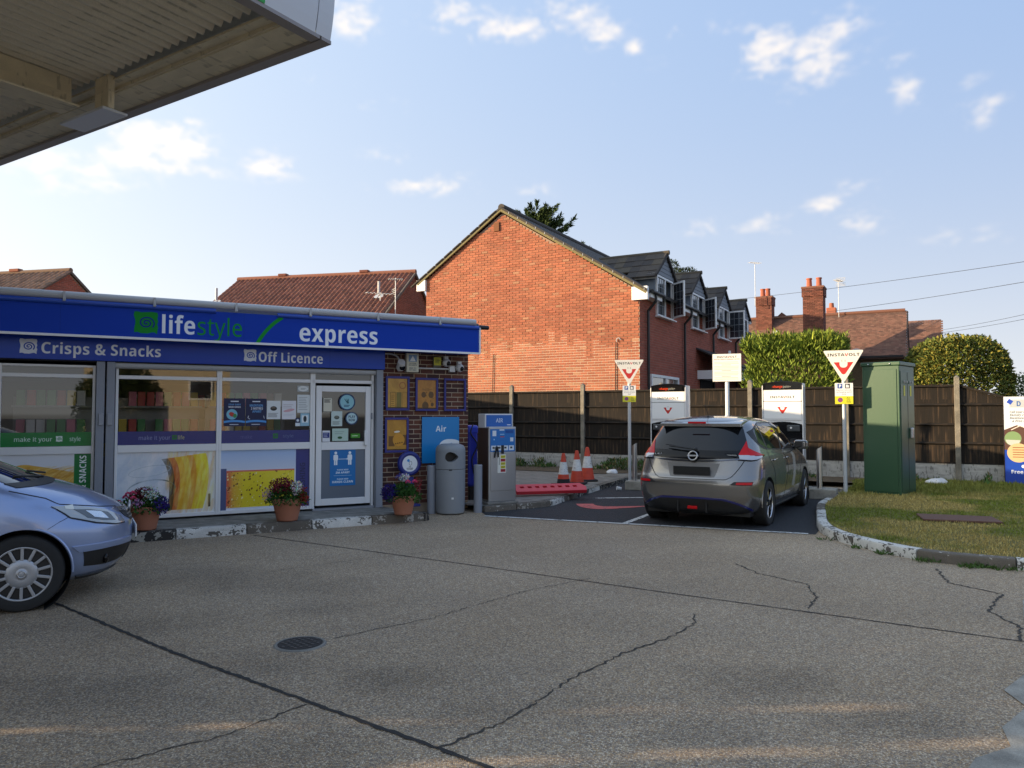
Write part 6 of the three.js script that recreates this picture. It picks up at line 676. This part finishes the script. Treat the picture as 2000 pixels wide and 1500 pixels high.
function wheel(parent, x, z, s, R, w, kind, turn = 0) {
  const wgrp = part(parent, 'wheel', new THREE.LatheGeometry(tyreProfile(R, w), 56).rotateX(Math.PI / 2), tyreMat, [x, R - .004, z], [0, turn, 0]); const o = s * w * .5, rimR = R * .70; part(wgrp, 'rim_barrel', new THREE.CylinderGeometry(rimR, rimR, w * .7, 40, 1, true).rotateX(Math.PI / 2), mat([.03, .03, .032], .5, { metalness: .6, side: THREE.DoubleSide })); part(wgrp, 'brake_disc', new THREE.CylinderGeometry(rimR * .72, rimR * .72, .02, 32).rotateX(Math.PI / 2).translate(0, 0, s * .01), mat([.10, .10, .10], .5, { metalness: .7 }));
  const L = [], D = []; if (kind === 'five') { for (let k = 0; k < 5; k++) { const a = k / 5 * 2 * Math.PI + .3, sp2 = (wd, r0, r1, da, zz, list) => list.push(at(rbox(wd, r1 - r0, .022, .006), 0, (r0 + r1) / 2, 0).applyMatrix4(new THREE.Matrix4().makeRotationZ(a + da)).translate(0, 0, zz)); sp2(.028, .05, rimR, .13, o - s * .028, L); sp2(.028, .05, rimR, -.13, o - s * .028, L); sp2(.07, .06, rimR * .98, 0, o - s * .045, D); } part(wgrp, 'spokes', merge(L), alloy); part(wgrp, 'dark_spokes', merge(D), M.blackGloss); part(wgrp, 'rim', new THREE.TorusGeometry(rimR - .006, .012, 10, 48).translate(0, 0, o - s * .02), alloy); part(wgrp, 'hub', new THREE.CylinderGeometry(.032, .036, .03, 24).rotateX(Math.PI / 2).translate(0, 0, o - s * .022), M.black); }
  else { for (let k = 0; k < 14; k++) { const a = k / 14 * 2 * Math.PI; L.push(at(rbox(.024, rimR * .5, .014, .005), 0, rimR * .75, 0).applyMatrix4(new THREE.Matrix4().makeRotationZ(a)).translate(0, 0, o - s * .012)); } part(wgrp, 'spokes', merge(L), capPaint); part(wgrp, 'cap_dish', new THREE.LatheGeometry([[.0, .022], [.03, .022], [.034, .012], [.05, .012], [rimR * .42, .016], [rimR * .54, .0]].map(([a, b]) => new THREE.Vector2(a, b)), 40).rotateX(Math.PI / 2 * s).translate(0, 0, o - s * .012), capPaint); part(wgrp, 'cap_rim', new THREE.TorusGeometry(rimR * .985, .010, 10, 56).translate(0, 0, o - s * .012), capPaint); part(wgrp, 'cap_backing', new THREE.CylinderGeometry(rimR * .96, rimR * .96, .006, 40).rotateX(Math.PI / 2).translate(0, 0, o - s * .03), M.black); part(wgrp, 'badge', new THREE.TorusGeometry(.026, .005, 8, 28).translate(0, 0, o + s * .012), M.steel); }
  return wgrp;
}
// grey electric hatchback seen from behind
{
  const rows = [[.17, -1.92, 2.12, .76, .55, .6, 3, 2.6], [.22, -2.03, 2.2, .83, .55, .6, 3.2, 2.6], [.32, -2.10, 2.28, .872, .55, .65, 3.3, 2.6], [.46, -2.155, 2.32, .89, .52, .7, 3.4, 2.6], [.60, -2.165, 2.33, .895, .52, .7, 3.5, 2.6], [.665, -2.15, 2.31, .895, .52, .7, 3.5, 2.6], [.73, -2.105, 2.26, .892, .5, .7, 3.5, 2.5], [.82, -2.07, 2.08, .887, .5, .75, 3.4, 2.4], [.90, -2.045, 1.8, .878, .5, .75, 3.3, 2.4], [.97, -2.025, 1.48, .862, .5, .7, 3.2, 2.4], [1.03, -1.99, 1.12, .835, .5, .6, 3.1, 2.4], [1.12, -1.925, .94, .80, .48, .55, 3.1, 2.5], [1.24, -1.835, .70, .752, .46, .5, 3.1, 2.6], [1.34, -1.755, .47, .706, .45, .5, 3.1, 2.6], [1.42, -1.70, .24, .66, .45, .5, 3, 2.6], [1.47, -1.62, .06, .60, .45, .5, 2.8, 2.6], [1.505, -1.46, -.14, .50, .45, .45, 2.6, 2.5], [1.53, -1.22, -.34, .36, .4, .4, 2.4, 2.4], [1.542, -1.0, -.5, .2, .2, .1, 2.2, 2.2]];
  const S = carShape(rows, .055), car = thing('parked_hatchback', 'dark grey electric hatchback parked in the charging bay, seen from behind', 'car', [3.58, .004, -12.36], rad(59)), R = .316;
  const paint = phys([.25, .24, .23], .26, { metalness: .8, clearcoat: 1, clearcoatRoughness: .03 }), glass = phys([.006, .007, .009], .02, { ior: 1.5 }), blackGl = phys([.005, .005, .006], .07, { specularIntensity: .6 }), trimB = mat([.014, .014, .015], .5), redLens = phys([.55, .006, .01], .12, { specularIntensity: .6 }), clearLens = phys([.52, .52, .54], .1, { clearcoat: 1, metalness: .35 }), seam = mat([.006, .006, .006], .8);
  const wh = [[-1.35, R, 1], [-1.35, R, -1], [1.35, R, 1], [1.35, R, -1]]; part(car, 'body', cutArches(S.body(), wh, .362), paint);
  for (const [x, , s] of wh) { wheel(car, x, s * .782, s, R, .205, 'five', x > 0 ? .06 : 0); part(car, 'arch_liner', new THREE.CylinderGeometry(.358, .358, .36, 32, 1, true, -.5, Math.PI + 1).rotateX(Math.PI / 2).translate(x, R, s * .70), mat([.01, .01, .01], .9, { side: THREE.DoubleSide })); part(car, 'arch_inner', new THREE.CylinderGeometry(.355, .355, .02, 32).rotateX(Math.PI / 2).translate(x, R + .03, s * .53), mat([.01, .01, .01], .9)); part(car, 'arch_lip', new THREE.TorusGeometry(.366, .011, 8, 40, Math.PI * 1.06).rotateZ(-.1).translate(x, R, s * (.872 - .055 * (x / 2.2) ** 2 * .8)), paint); }
  part(car, 'underbody', box(3.9, .1, 1.46, .08, .21, 0), trimB);
  const r = (z, y) => ['r', z, y], sd = (x, y) => ['s', x, y];
  // tailgate glass, gloss panel, spoiler
  part(car, 'rear_window', both((s) => S.panel([r(0, 1.055), r(.35, 1.055), r(.60, 1.062), r(.70, 1.085)], [r(0, 1.40), r(.3, 1.40), r(.48, 1.395), r(.58, 1.37)], s, .005, 30, 14)), glass);
  part(car, 'gloss_panel', both((s) => S.panel([r(0, .935), r(.25, .945), r(.5, .955), r(.66, .965)], [r(0, 1.05), r(.35, 1.05), r(.58, 1.055), r(.69, 1.075)], s, .007, 30, 8)), blackGl);
  const sp = new THREE.Shape(); sp.moveTo(.3, .055); sp.quadraticCurveTo(0, .05, -.17, .005); sp.lineTo(-.175, -.022); sp.quadraticCurveTo(-.05, -.02, .08, -.03); sp.lineTo(.3, -.02); sp.closePath(); { const g = new THREE.ExtrudeGeometry(sp, { depth: 1.16, bevelEnabled: true, bevelSize: .008, bevelThickness: .008, bevelSegments: 2, curveSegments: 10 }); const p = g.attributes.position; g.translate(-1.68, 1.452, -.58); for (let i = 0; i < p.count; i++) { const z = Math.abs(p.getZ(i)); p.setX(i, p.getX(i) + z * z * .34); p.setY(i, p.getY(i) - z * z * .10); } g.computeVertexNormals(); part(car, 'roof_spoiler', g, paint); }
  part(car, 'spoiler_underside', both((s) => S.panel([r(0, 1.385), r(.3, 1.385), r(.56, 1.36)], [r(0, 1.43), r(.3, 1.43), r(.54, 1.41)], s, .012, 16, 3)), blackGl); part(car, 'brake_light', rbox(.02, .026, .26, .006, -1.855, 1.444, 0), redLens);
  part(car, 'rear_wiper', merge([rod([-2.035, 1.075, .03], [-1.985, 1.115, -.36], .010), rod([-2.02, 1.09, -.05], [-1.965, 1.135, -.42], .006), new THREE.SphereGeometry(.03, 12, 8).translate(-2.03, 1.075, .03)]), trimB);
  // lamps: boomerang red lens running from the tailgate round the corner, clear strip below
  for (const s of [1, -1]) { part(car, 'tail_lamp', S.panel([r(.61, .998), r(.66, .998), r(.70, .998), r(.73, .997), sd(-1.86, .992), sd(-1.78, .99), sd(-1.65, .987), sd(-1.49, .986)], [r(.60, 1.005), r(.62, 1.07), r(.64, 1.13), r(.655, 1.19), sd(-1.80, 1.10), sd(-1.74, 1.05), sd(-1.63, 1.015), sd(-1.49, .994)], s, .012, 42, 8, .02), redLens); part(car, 'reversing_lamp', S.panel([r(.62, .945), r(.76, .935), sd(-1.80, .94), sd(-1.62, .965)], [r(.60, .998), r(.76, .998), sd(-1.79, .983), sd(-1.58, .983)], s, .011, 24, 4, .02), clearLens); part(car, 'lamp_surround', S.panel([r(.60, .93), r(.76, .918), sd(-1.80, .925), sd(-1.48, .975)], [r(.60, .946), r(.76, .937), sd(-1.79, .944), sd(-1.46, .992)], s, .010, 24, 2, .02), blackGl);
    part(car, 'reflector_surround', S.panel([r(.52, .605), r(.66, .60), r(.79, .60)], [r(.58, .65), r(.68, .65), r(.80, .65)], s, .004, 14, 3), trimB); part(car, 'reflector', S.panel([r(.60, .612), r(.70, .61), r(.785, .61)], [r(.61, .64), r(.70, .642), r(.79, .642)], s, .009, 14, 3), redLens); }
  // tailgate lower pressing and shut lines
  const cut = (lo, s, w = .007) => S.panel(lo, lo.map(([k, v, y]) => [k, v + (k === 'r' ? .0 : 0), y + w]), s, .0022, 30, 1, .01);
  part(car, 'tailgate_seam', both((s) => merge([cut([r(0, .668), r(.3, .668), r(.47, .672), r(.52, .70)], s), S.panel([r(.52, .70), r(.60, .80), r(.66, .90), r(.68, .945)], [r(.532, .70), r(.612, .80), r(.672, .90), r(.692, .945)], s, .0022, 20, 1, .01)])), seam);
  part(car, 'chrome_strip', both((s) => S.panel([r(0, .905), r(.3, .912), r(.62, .94)], [r(0, .925), r(.3, .932), r(.62, .955)], s, .010, 24, 2)), phys([.12, .13, .16], .15, { metalness: .9 }));
  part(car, 'plate_recess', both((s) => S.panel([r(0, .70), r(.28, .70), r(.31, .705)], [r(0, .885), r(.3, .885), r(.37, .885)], s, .003, 16, 4)), mat([.16, .155, .15], .4, { metalness: .6 })); part(car, 'number_plate', rbox(.012, .112, .52, .004, -2.125, .785, 0), mat([.006, .006, .006], .6), null, null, 'plain black covered rear number plate');
  // badge: ring with bar, and lettering
  { const b = part(car, 'badge', merge([new THREE.TorusGeometry(.062, .010, 10, 36).rotateY(Math.PI / 2), rbox(.014, .022, .16, .005, 0, 0, 0)]), M.steel, [-2.062, .985, 0], [0, 0, -.25]); part(b, 'badge_backing', new THREE.CylinderGeometry(.078, .078, .01, 32).rotateZ(Math.PI / 2).translate(.008, 0, 0), blackGl); }
  const word = (text, w, h, z, y) => { const m = new THREE.Mesh(plate(w, h, .003), printed(canvasTex(256, 64, (g, W, H) => { g.fillStyle = '#060607'; g.fillRect(0, 0, W, H); g.fillStyle = '#c9ccd0'; fitText(g, text, 6, 50, W - 12, 52, 'bold'); }), .2)); m.name = 'lettering'; const q = S.P(S.T(['r', Math.abs(z), y]), y, Math.sign(z)); m.position.copy(q).add(V(-.012, 0, 0)); m.rotation.set(0, -Math.PI / 2 - Math.sign(z) * .13, 0); car.add(m); };
  word('LEAF', .17, .036, -.50, 1.0); word('zero emission', .26, .034, .47, 1.005);
  // bumper: blue line, dark diffuser, fog lamp
  part(car, 'diffuser', both((s) => S.panel([r(0, .20), r(.4, .20), r(.62, .21), r(.72, .225)], [r(0, .40), r(.42, .395), r(.60, .34), r(.74, .25)], s, .006, 24, 8)), trimB); part(car, 'blue_trim', both((s) => S.panel([r(0, .402), r(.42, .397), r(.60, .342), r(.75, .245)], [r(0, .425), r(.43, .42), r(.62, .36), r(.77, .26)], s, .010, 30, 2)), phys([.012, .016, .14], .15, { clearcoat: 1 })); part(car, 'fog_lamp', rbox(.02, .045, .14, .01, -2.10, .275, 0), redLens);
  for (const z of [-.2, .2]) part(car, 'diffuser_fin', rbox(.03, .15, .02, .006, -2.115, .29, z), trimB);
  // sides: glass, pillars, doors, handles, mirrors
  for (const s of [1, -1]) {
    const top = (x) => x > .2 ? lerp(1.40, 1.12, (x - .2) / .72) : x < -1.15 ? lerp(1.415, 1.30, (-1.15 - x) / .45) : 1.425, gl = (x0, x1, b0, b1, n = 5) => { const lo = [], hi = []; for (let k = 0; k <= n; k++) { const x = lerp(x0, x1, k / n); lo.push(sd(x, lerp(b0, b1, k / n))); hi.push(sd(x, top(x))); } return S.panel(lo, hi, s, .004, 24, 10); };
    part(car, 'window_surround', (() => { const lo = [], hi = []; for (let k = 0; k <= 14; k++) { const x = lerp(-1.62, .98, k / 14); lo.push(sd(x, lerp(1.085, .99, k / 14) - .012 + (x < -1.4 ? (-1.4 - x) * .7 : 0))); hi.push(sd(x, Math.max(top(x) + .018, lerp(1.085, .99, k / 14)))); } return S.panel(lo, hi, s, .0025, 40, 12); })(), trimB);
    part(car, 'side_window', gl(-.33, .86, 1.035, 1.0), glass); part(car, 'side_window', gl(-1.13, -.40, 1.07, 1.04), glass); part(car, 'quarter_window', gl(-1.50, -1.19, 1.16, 1.075), glass);
    part(car, 'door_seam', merge([S.panel([sd(-.385, .3), sd(-.372, 1.03)].reverse(), [sd(-.378, .3), sd(-.365, 1.03)].reverse(), s, .002, 12, 1), S.panel([sd(.82, .32), sd(.92, .7), sd(.90, .98)], [sd(.828, .32), sd(.928, .7), sd(.908, .98)], s, .002, 16, 1), S.panel([sd(-.92, .42), sd(-1.0, .72), sd(-1.22, .95), sd(-1.2, 1.06)], [sd(-.912, .42), sd(-.992, .72), sd(-1.212, .95), sd(-1.192, 1.06)], s, .002, 18, 1)]), seam);
    part(car, 'sill', S.panel([sd(-.96, .185), sd(.95, .185)], [sd(-.96, .235), sd(.95, .235)], s, .012, 20, 2), trimB);
    for (const x of [-.95, -.14]) { const q = S.P(S.T(['s', x, .90]), .90, s); part(car, 'door_handle', rbox(.19, .03, .03, .012, q.x, .90, q.z + s * .018, 3), phys([.4, .4, .41], .15, { metalness: .9 })); }
    const q = S.P(S.T(['s', .70, 1.04]), 1.04, s), mi = part(car, 'mirror', at(rbox(.13, .15, .22, .05, 0, 0, 0, 4), q.x, 1.07, q.z + s * .14, 0, s * -.15), paint); part(mi, 'mirror_glass', box(.006, .11, .17, q.x - .067, 1.07, q.z + s * .145), glass); part(mi, 'mirror_arm', rod([q.x, 1.02, q.z - s * .02], [q.x, 1.04, q.z + s * .08], .02), trimB);
    part(car, 'head_lamp', S.panel([['s', 1.65, .72], ['f', .74, .70], ['f', .5, .68]], [['s', 1.62, .80], ['f', .70, .79], ['f', .5, .76]], s, .006, 20, 6), clearLens);
  }
  part(car, 'windscreen', both((s) => S.panel([['f', 0, 1.05], ['f', .4, 1.05], ['f', .7, 1.05]], [['f', 0, 1.43], ['f', .3, 1.43], ['f', .52, 1.42]], s, .004, 24, 14)), glass); part(car, 'grille', both((s) => S.panel([['f', 0, .36], ['f', .4, .38]], [['f', 0, .66], ['f', .46, .66]], s, .004, 12, 8)), blackGl);
  part(car, 'roof_aerial', merge([rod([-1.28, 1.52, 0], [-1.46, 1.70, 0], .004), rbox(.08, .02, .04, .008, -1.28, 1.525, 0)]), trimB);
  part(car, 'window_sticker', at(plate(.12, .2, .002), 0, 0, 0, 0, 0, 0), mat([.72, .45, .02], .5), [.05, 1.27, .742], [-.32, 0, 0]);
}
// pale blue hatchback entering from the side
{
  const rows = [[.17, -1.75, 1.86, .72, .5, .7, 2.8, 2.4], [.23, -1.84, 1.97, .80, .5, .72, 3, 2.4], [.34, -1.9, 2.05, .835, .5, .75, 3, 2.4], [.48, -1.92, 2.085, .85, .5, .78, 3, 2.4], [.60, -1.92, 2.075, .855, .5, .8, 3, 2.4], [.68, -1.91, 2.03, .853, .5, .82, 3, 2.35], [.75, -1.9, 1.95, .848, .5, .82, 3, 2.3], [.82, -1.89, 1.82, .838, .5, .8, 3, 2.3], [.88, -1.88, 1.70, .825, .5, .74, 3, 2.4], [.94, -1.86, 1.54, .805, .5, .62, 3, 2.4], [.985, -1.84, 1.38, .785, .5, .52, 3, 2.5], [1.08, -1.8, 1.16, .755, .48, .5, 3, 2.5], [1.2, -1.72, .88, .715, .46, .48, 3, 2.5], [1.32, -1.63, .58, .665, .45, .48, 3, 2.5], [1.40, -1.52, .32, .61, .45, .45, 2.8, 2.5], [1.45, -1.38, .06, .52, .4, .4, 2.6, 2.5], [1.475, -1.15, -.2, .38, .35, .35, 2.4, 2.4], [1.488, -.95, -.4, .2, .2, .1, 2.2, 2.2]];
  const S = carShape(rows, .06), car = thing('blue_hatchback', 'pale metallic blue hatchback pulling in before the shop windows', 'car', [-5.38, .004, -6.14], rad(30)), R = .30;
  const paint = phys([.29, .37, .58], .30, { metalness: .55, clearcoat: 1, clearcoatRoughness: .04 }), glass = phys([.012, .014, .016], .03, { clearcoat: 1 }), trimB = mat([.015, .015, .016], .5), lens = phys([.40, .41, .41], .05, { clearcoat: 1, clearcoatRoughness: .02, metalness: .35 }), seam = mat([.02, .022, .03], .8), sd = (x, y) => ['s', x, y], f = (z, y) => ['f', z, y], r = (z, y) => ['r', z, y];
  const wh = [[-1.255, R, 1], [-1.255, R, -1], [1.255, R, 1], [1.255, R, -1]]; part(car, 'body', cutArches(S.body(), wh, .345), paint);
  for (const [x, , s] of wh) { wheel(car, x, s * .745, s, R, .19, 'cap'); part(car, 'arch_liner', new THREE.CylinderGeometry(.341, .341, .34, 32, 1, true, -.5, Math.PI + 1).rotateX(Math.PI / 2).translate(x, R, s * .67), mat([.01, .01, .01], .9, { side: THREE.DoubleSide })); part(car, 'arch_inner', new THREE.CylinderGeometry(.345, .345, .02, 32).rotateX(Math.PI / 2).translate(x, R + .03, s * .5), mat([.01, .01, .01], .9)); part(car, 'arch_lip', new THREE.TorusGeometry(.350, .012, 8, 40, Math.PI * 1.04).rotateZ(-.06).translate(x, R, s * .822), paint); }
  part(car, 'underbody', box(2.9, .1, 1.2, -.05, .22, 0), trimB);
  for (const s of [1, -1]) {
    part(car, 'head_lamp', S.panel([sd(1.50, .785), f(.755, .71), f(.68, .65), f(.56, .615), f(.44, .61)], [sd(1.47, .80), f(.745, .805), f(.64, .785), f(.52, .735), f(.43, .66)], s, .008, 36, 10, .02), lens);
    const hl = part(car, 'lamp_bezel', merge([S.panel([sd(1.48, .778), f(.76, .703), f(.685, .642), f(.56, .607), f(.43, .602)], [sd(1.50, .785), f(.755, .71), f(.68, .65), f(.56, .615), f(.44, .61)], s, .007, 30, 1, .015)]), seam);
    part(car, 'lamp_reflector', S.panel([f(.70, .69), f(.63, .655), f(.54, .64)], [f(.70, .765), f(.62, .75), f(.53, .71)], s, .0100, 14, 6, .004), phys([.16, .165, .17], .15, { metalness: .7 })); part(car, 'lamp_reflector', S.panel([f(.665, .69), f(.62, .672), f(.585, .662)], [f(.66, .745), f(.62, .735), f(.58, .722)], s, .0125, 8, 5, .004), phys([.7, .71, .73], .1, { metalness: .9 })); part(car, 'indicator_lens', S.panel([sd(1.54, .775), sd(1.60, .765)], [sd(1.53, .797), sd(1.59, .80)], s, .0105, 8, 3, .004), phys([.72, .70, .62], .1, { metalness: .4 }));
    part(car, 'wing_seam', merge([S.panel([sd(1.60, .735), sd(1.50, .68), sd(1.42, .63)].reverse(), [sd(1.605, .742), sd(1.505, .687), sd(1.425, .637)].reverse(), s, .002, 14, 1), S.panel([sd(1.15, .945), sd(1.4, .87), f(.70, .815), f(.5, .76), f(.3, .735)], [sd(1.15, .951), sd(1.4, .876), f(.695, .821), f(.495, .766), f(.3, .741)], s, .002, 40, 1), S.panel([sd(.72, .32), sd(.80, .66), sd(.78, .95)], [sd(.726, .32), sd(.806, .66), sd(.786, .95)], s, .002, 16, 1)]), seam);
    part(car, 'bumper_vent', S.panel([f(.72, .30), f(.6, .285), f(.46, .29), f(.34, .31)], [f(.755, .425), f(.62, .43), f(.46, .43), f(.34, .43)], s, .004, 20, 6), trimB); part(car, 'bumper_blade', S.panel([f(.77, .425), f(.62, .432), f(.34, .432)], [f(.79, .475), f(.62, .475), f(.34, .475)], s, .02, 24, 4, .03), paint); part(car, 'fog_lamp', (() => { const q = S.P(S.T(['f', .60, .33]), .33, s); return new THREE.SphereGeometry(.05, 18, 12).scale(.5, 1, 1).translate(q.x - .01, .335, q.z); })(), M.blackGloss);
    const top = (x) => x > .1 ? lerp(1.38, 1.05, (x - .1) / .92) : x < -1 ? lerp(1.39, 1.25, (-1 - x) / .6) : 1.395; const gl = (x0, x1, b0, b1) => { const lo = [], hi = []; for (let k = 0; k <= 5; k++) { const x = lerp(x0, x1, k / 5); lo.push(sd(x, lerp(b0, b1, k / 5))); hi.push(sd(x, Math.max(top(x), lerp(b0, b1, k / 5) + .01))); } return S.panel(lo, hi, s, .004, 20, 8); }; part(car, 'side_window', gl(-.28, .98, 1.02, .99), glass); part(car, 'side_window', gl(-1.3, -.36, 1.06, 1.02), glass);
    const q = S.P(S.T(['s', .62, 1.0]), 1.0, s), mi = part(car, 'mirror', at(rbox(.12, .13, .2, .045, 0, 0, 0, 4), q.x, 1.03, q.z + s * .13), paint); part(mi, 'mirror_arm', rod([q.x, .98, q.z - s * .02], [q.x, 1.0, q.z + s * .06], .02), trimB);
    for (const x of [-.9, -.1]) { const h = S.P(S.T(['s', x, .86]), .86, s); part(car, 'door_handle', rbox(.17, .03, .03, .01, h.x, .86, h.z + s * .016), paint); } part(car, 'tail_lamp', S.panel([r(.66, .75), sd(-1.6, .76)], [r(.62, 1.1), sd(-1.62, 1.05)], s, .006, 12, 8), phys([.4, .01, .012], .12, { clearcoat: 1 }));
    part(car, 'sill', S.panel([sd(-.9, .185), sd(.88, .185)], [sd(-.9, .23), sd(.88, .23)], s, .01, 16, 2), trimB);
  }
  part(car, 'windscreen', both((s) => S.panel([f(0, 1.0), f(.4, 1.0), f(.68, 1.0)], [f(0, 1.39), f(.3, 1.39), f(.5, 1.37)], s, .004, 24, 14)), glass); part(car, 'scuttle', both((s) => S.panel([f(0, .965), f(.4, .965), f(.70, .965)], [f(0, 1.0), f(.4, 1.0), f(.69, 1.0)], s, .006, 20, 3)), trimB); part(car, 'wiper', merge([rod([1.36, 1.01, .05], [1.17, 1.05, .52], .010), rod([1.36, 1.01, -.45], [1.24, 1.06, .02], .010)]), trimB); part(car, 'rear_window', both((s) => S.panel([r(0, 1.0), r(.6, 1.0)], [r(0, 1.36), r(.5, 1.36)], s, .004, 12, 8)), glass);
  const gr = part(car, 'grille', both((s) => S.panel([f(0, .60), f(.25, .605), f(.36, .65)], [f(0, .70), f(.25, .705), f(.38, .72)], s, .004, 16, 5)), trimB); part(gr, 'chrome_bar', both((s) => S.panel([f(0, .675), f(.25, .68), f(.40, .70)], [f(0, .715), f(.25, .72), f(.41, .735)], s, .014, 16, 3, .02)), phys([.6, .6, .62], .12, { metalness: 1 })); part(gr, 'badge', new THREE.TorusGeometry(.05, .009, 10, 32).rotateY(Math.PI / 2).translate(2.055, .70, 0), M.steel); for (const y of [.625, .65]) part(gr, 'grille_slat', both((s) => S.panel([f(0, y), f(.3, y + .005)], [f(0, y + .008), f(.3, y + .013)], s, .010, 12, 1)), phys([.3, .3, .32], .3, { metalness: .8 }));
  part(car, 'lower_intake', both((s) => S.panel([f(0, .27), f(.3, .28)], [f(0, .40), f(.31, .41)], s, .004, 12, 5)), trimB); part(car, 'number_plate', rbox(.012, .11, .52, .004, 2.10, .5, 0), M.plastic); part(car, 'lip_spoiler', both((s) => S.panel([f(0, .185), f(.4, .185), sd(1.62, .19)], [f(0, .215), f(.4, .215), sd(1.62, .22)], s, .014, 24, 2, .02)), trimB);
}

renderer.render(scene, camera);
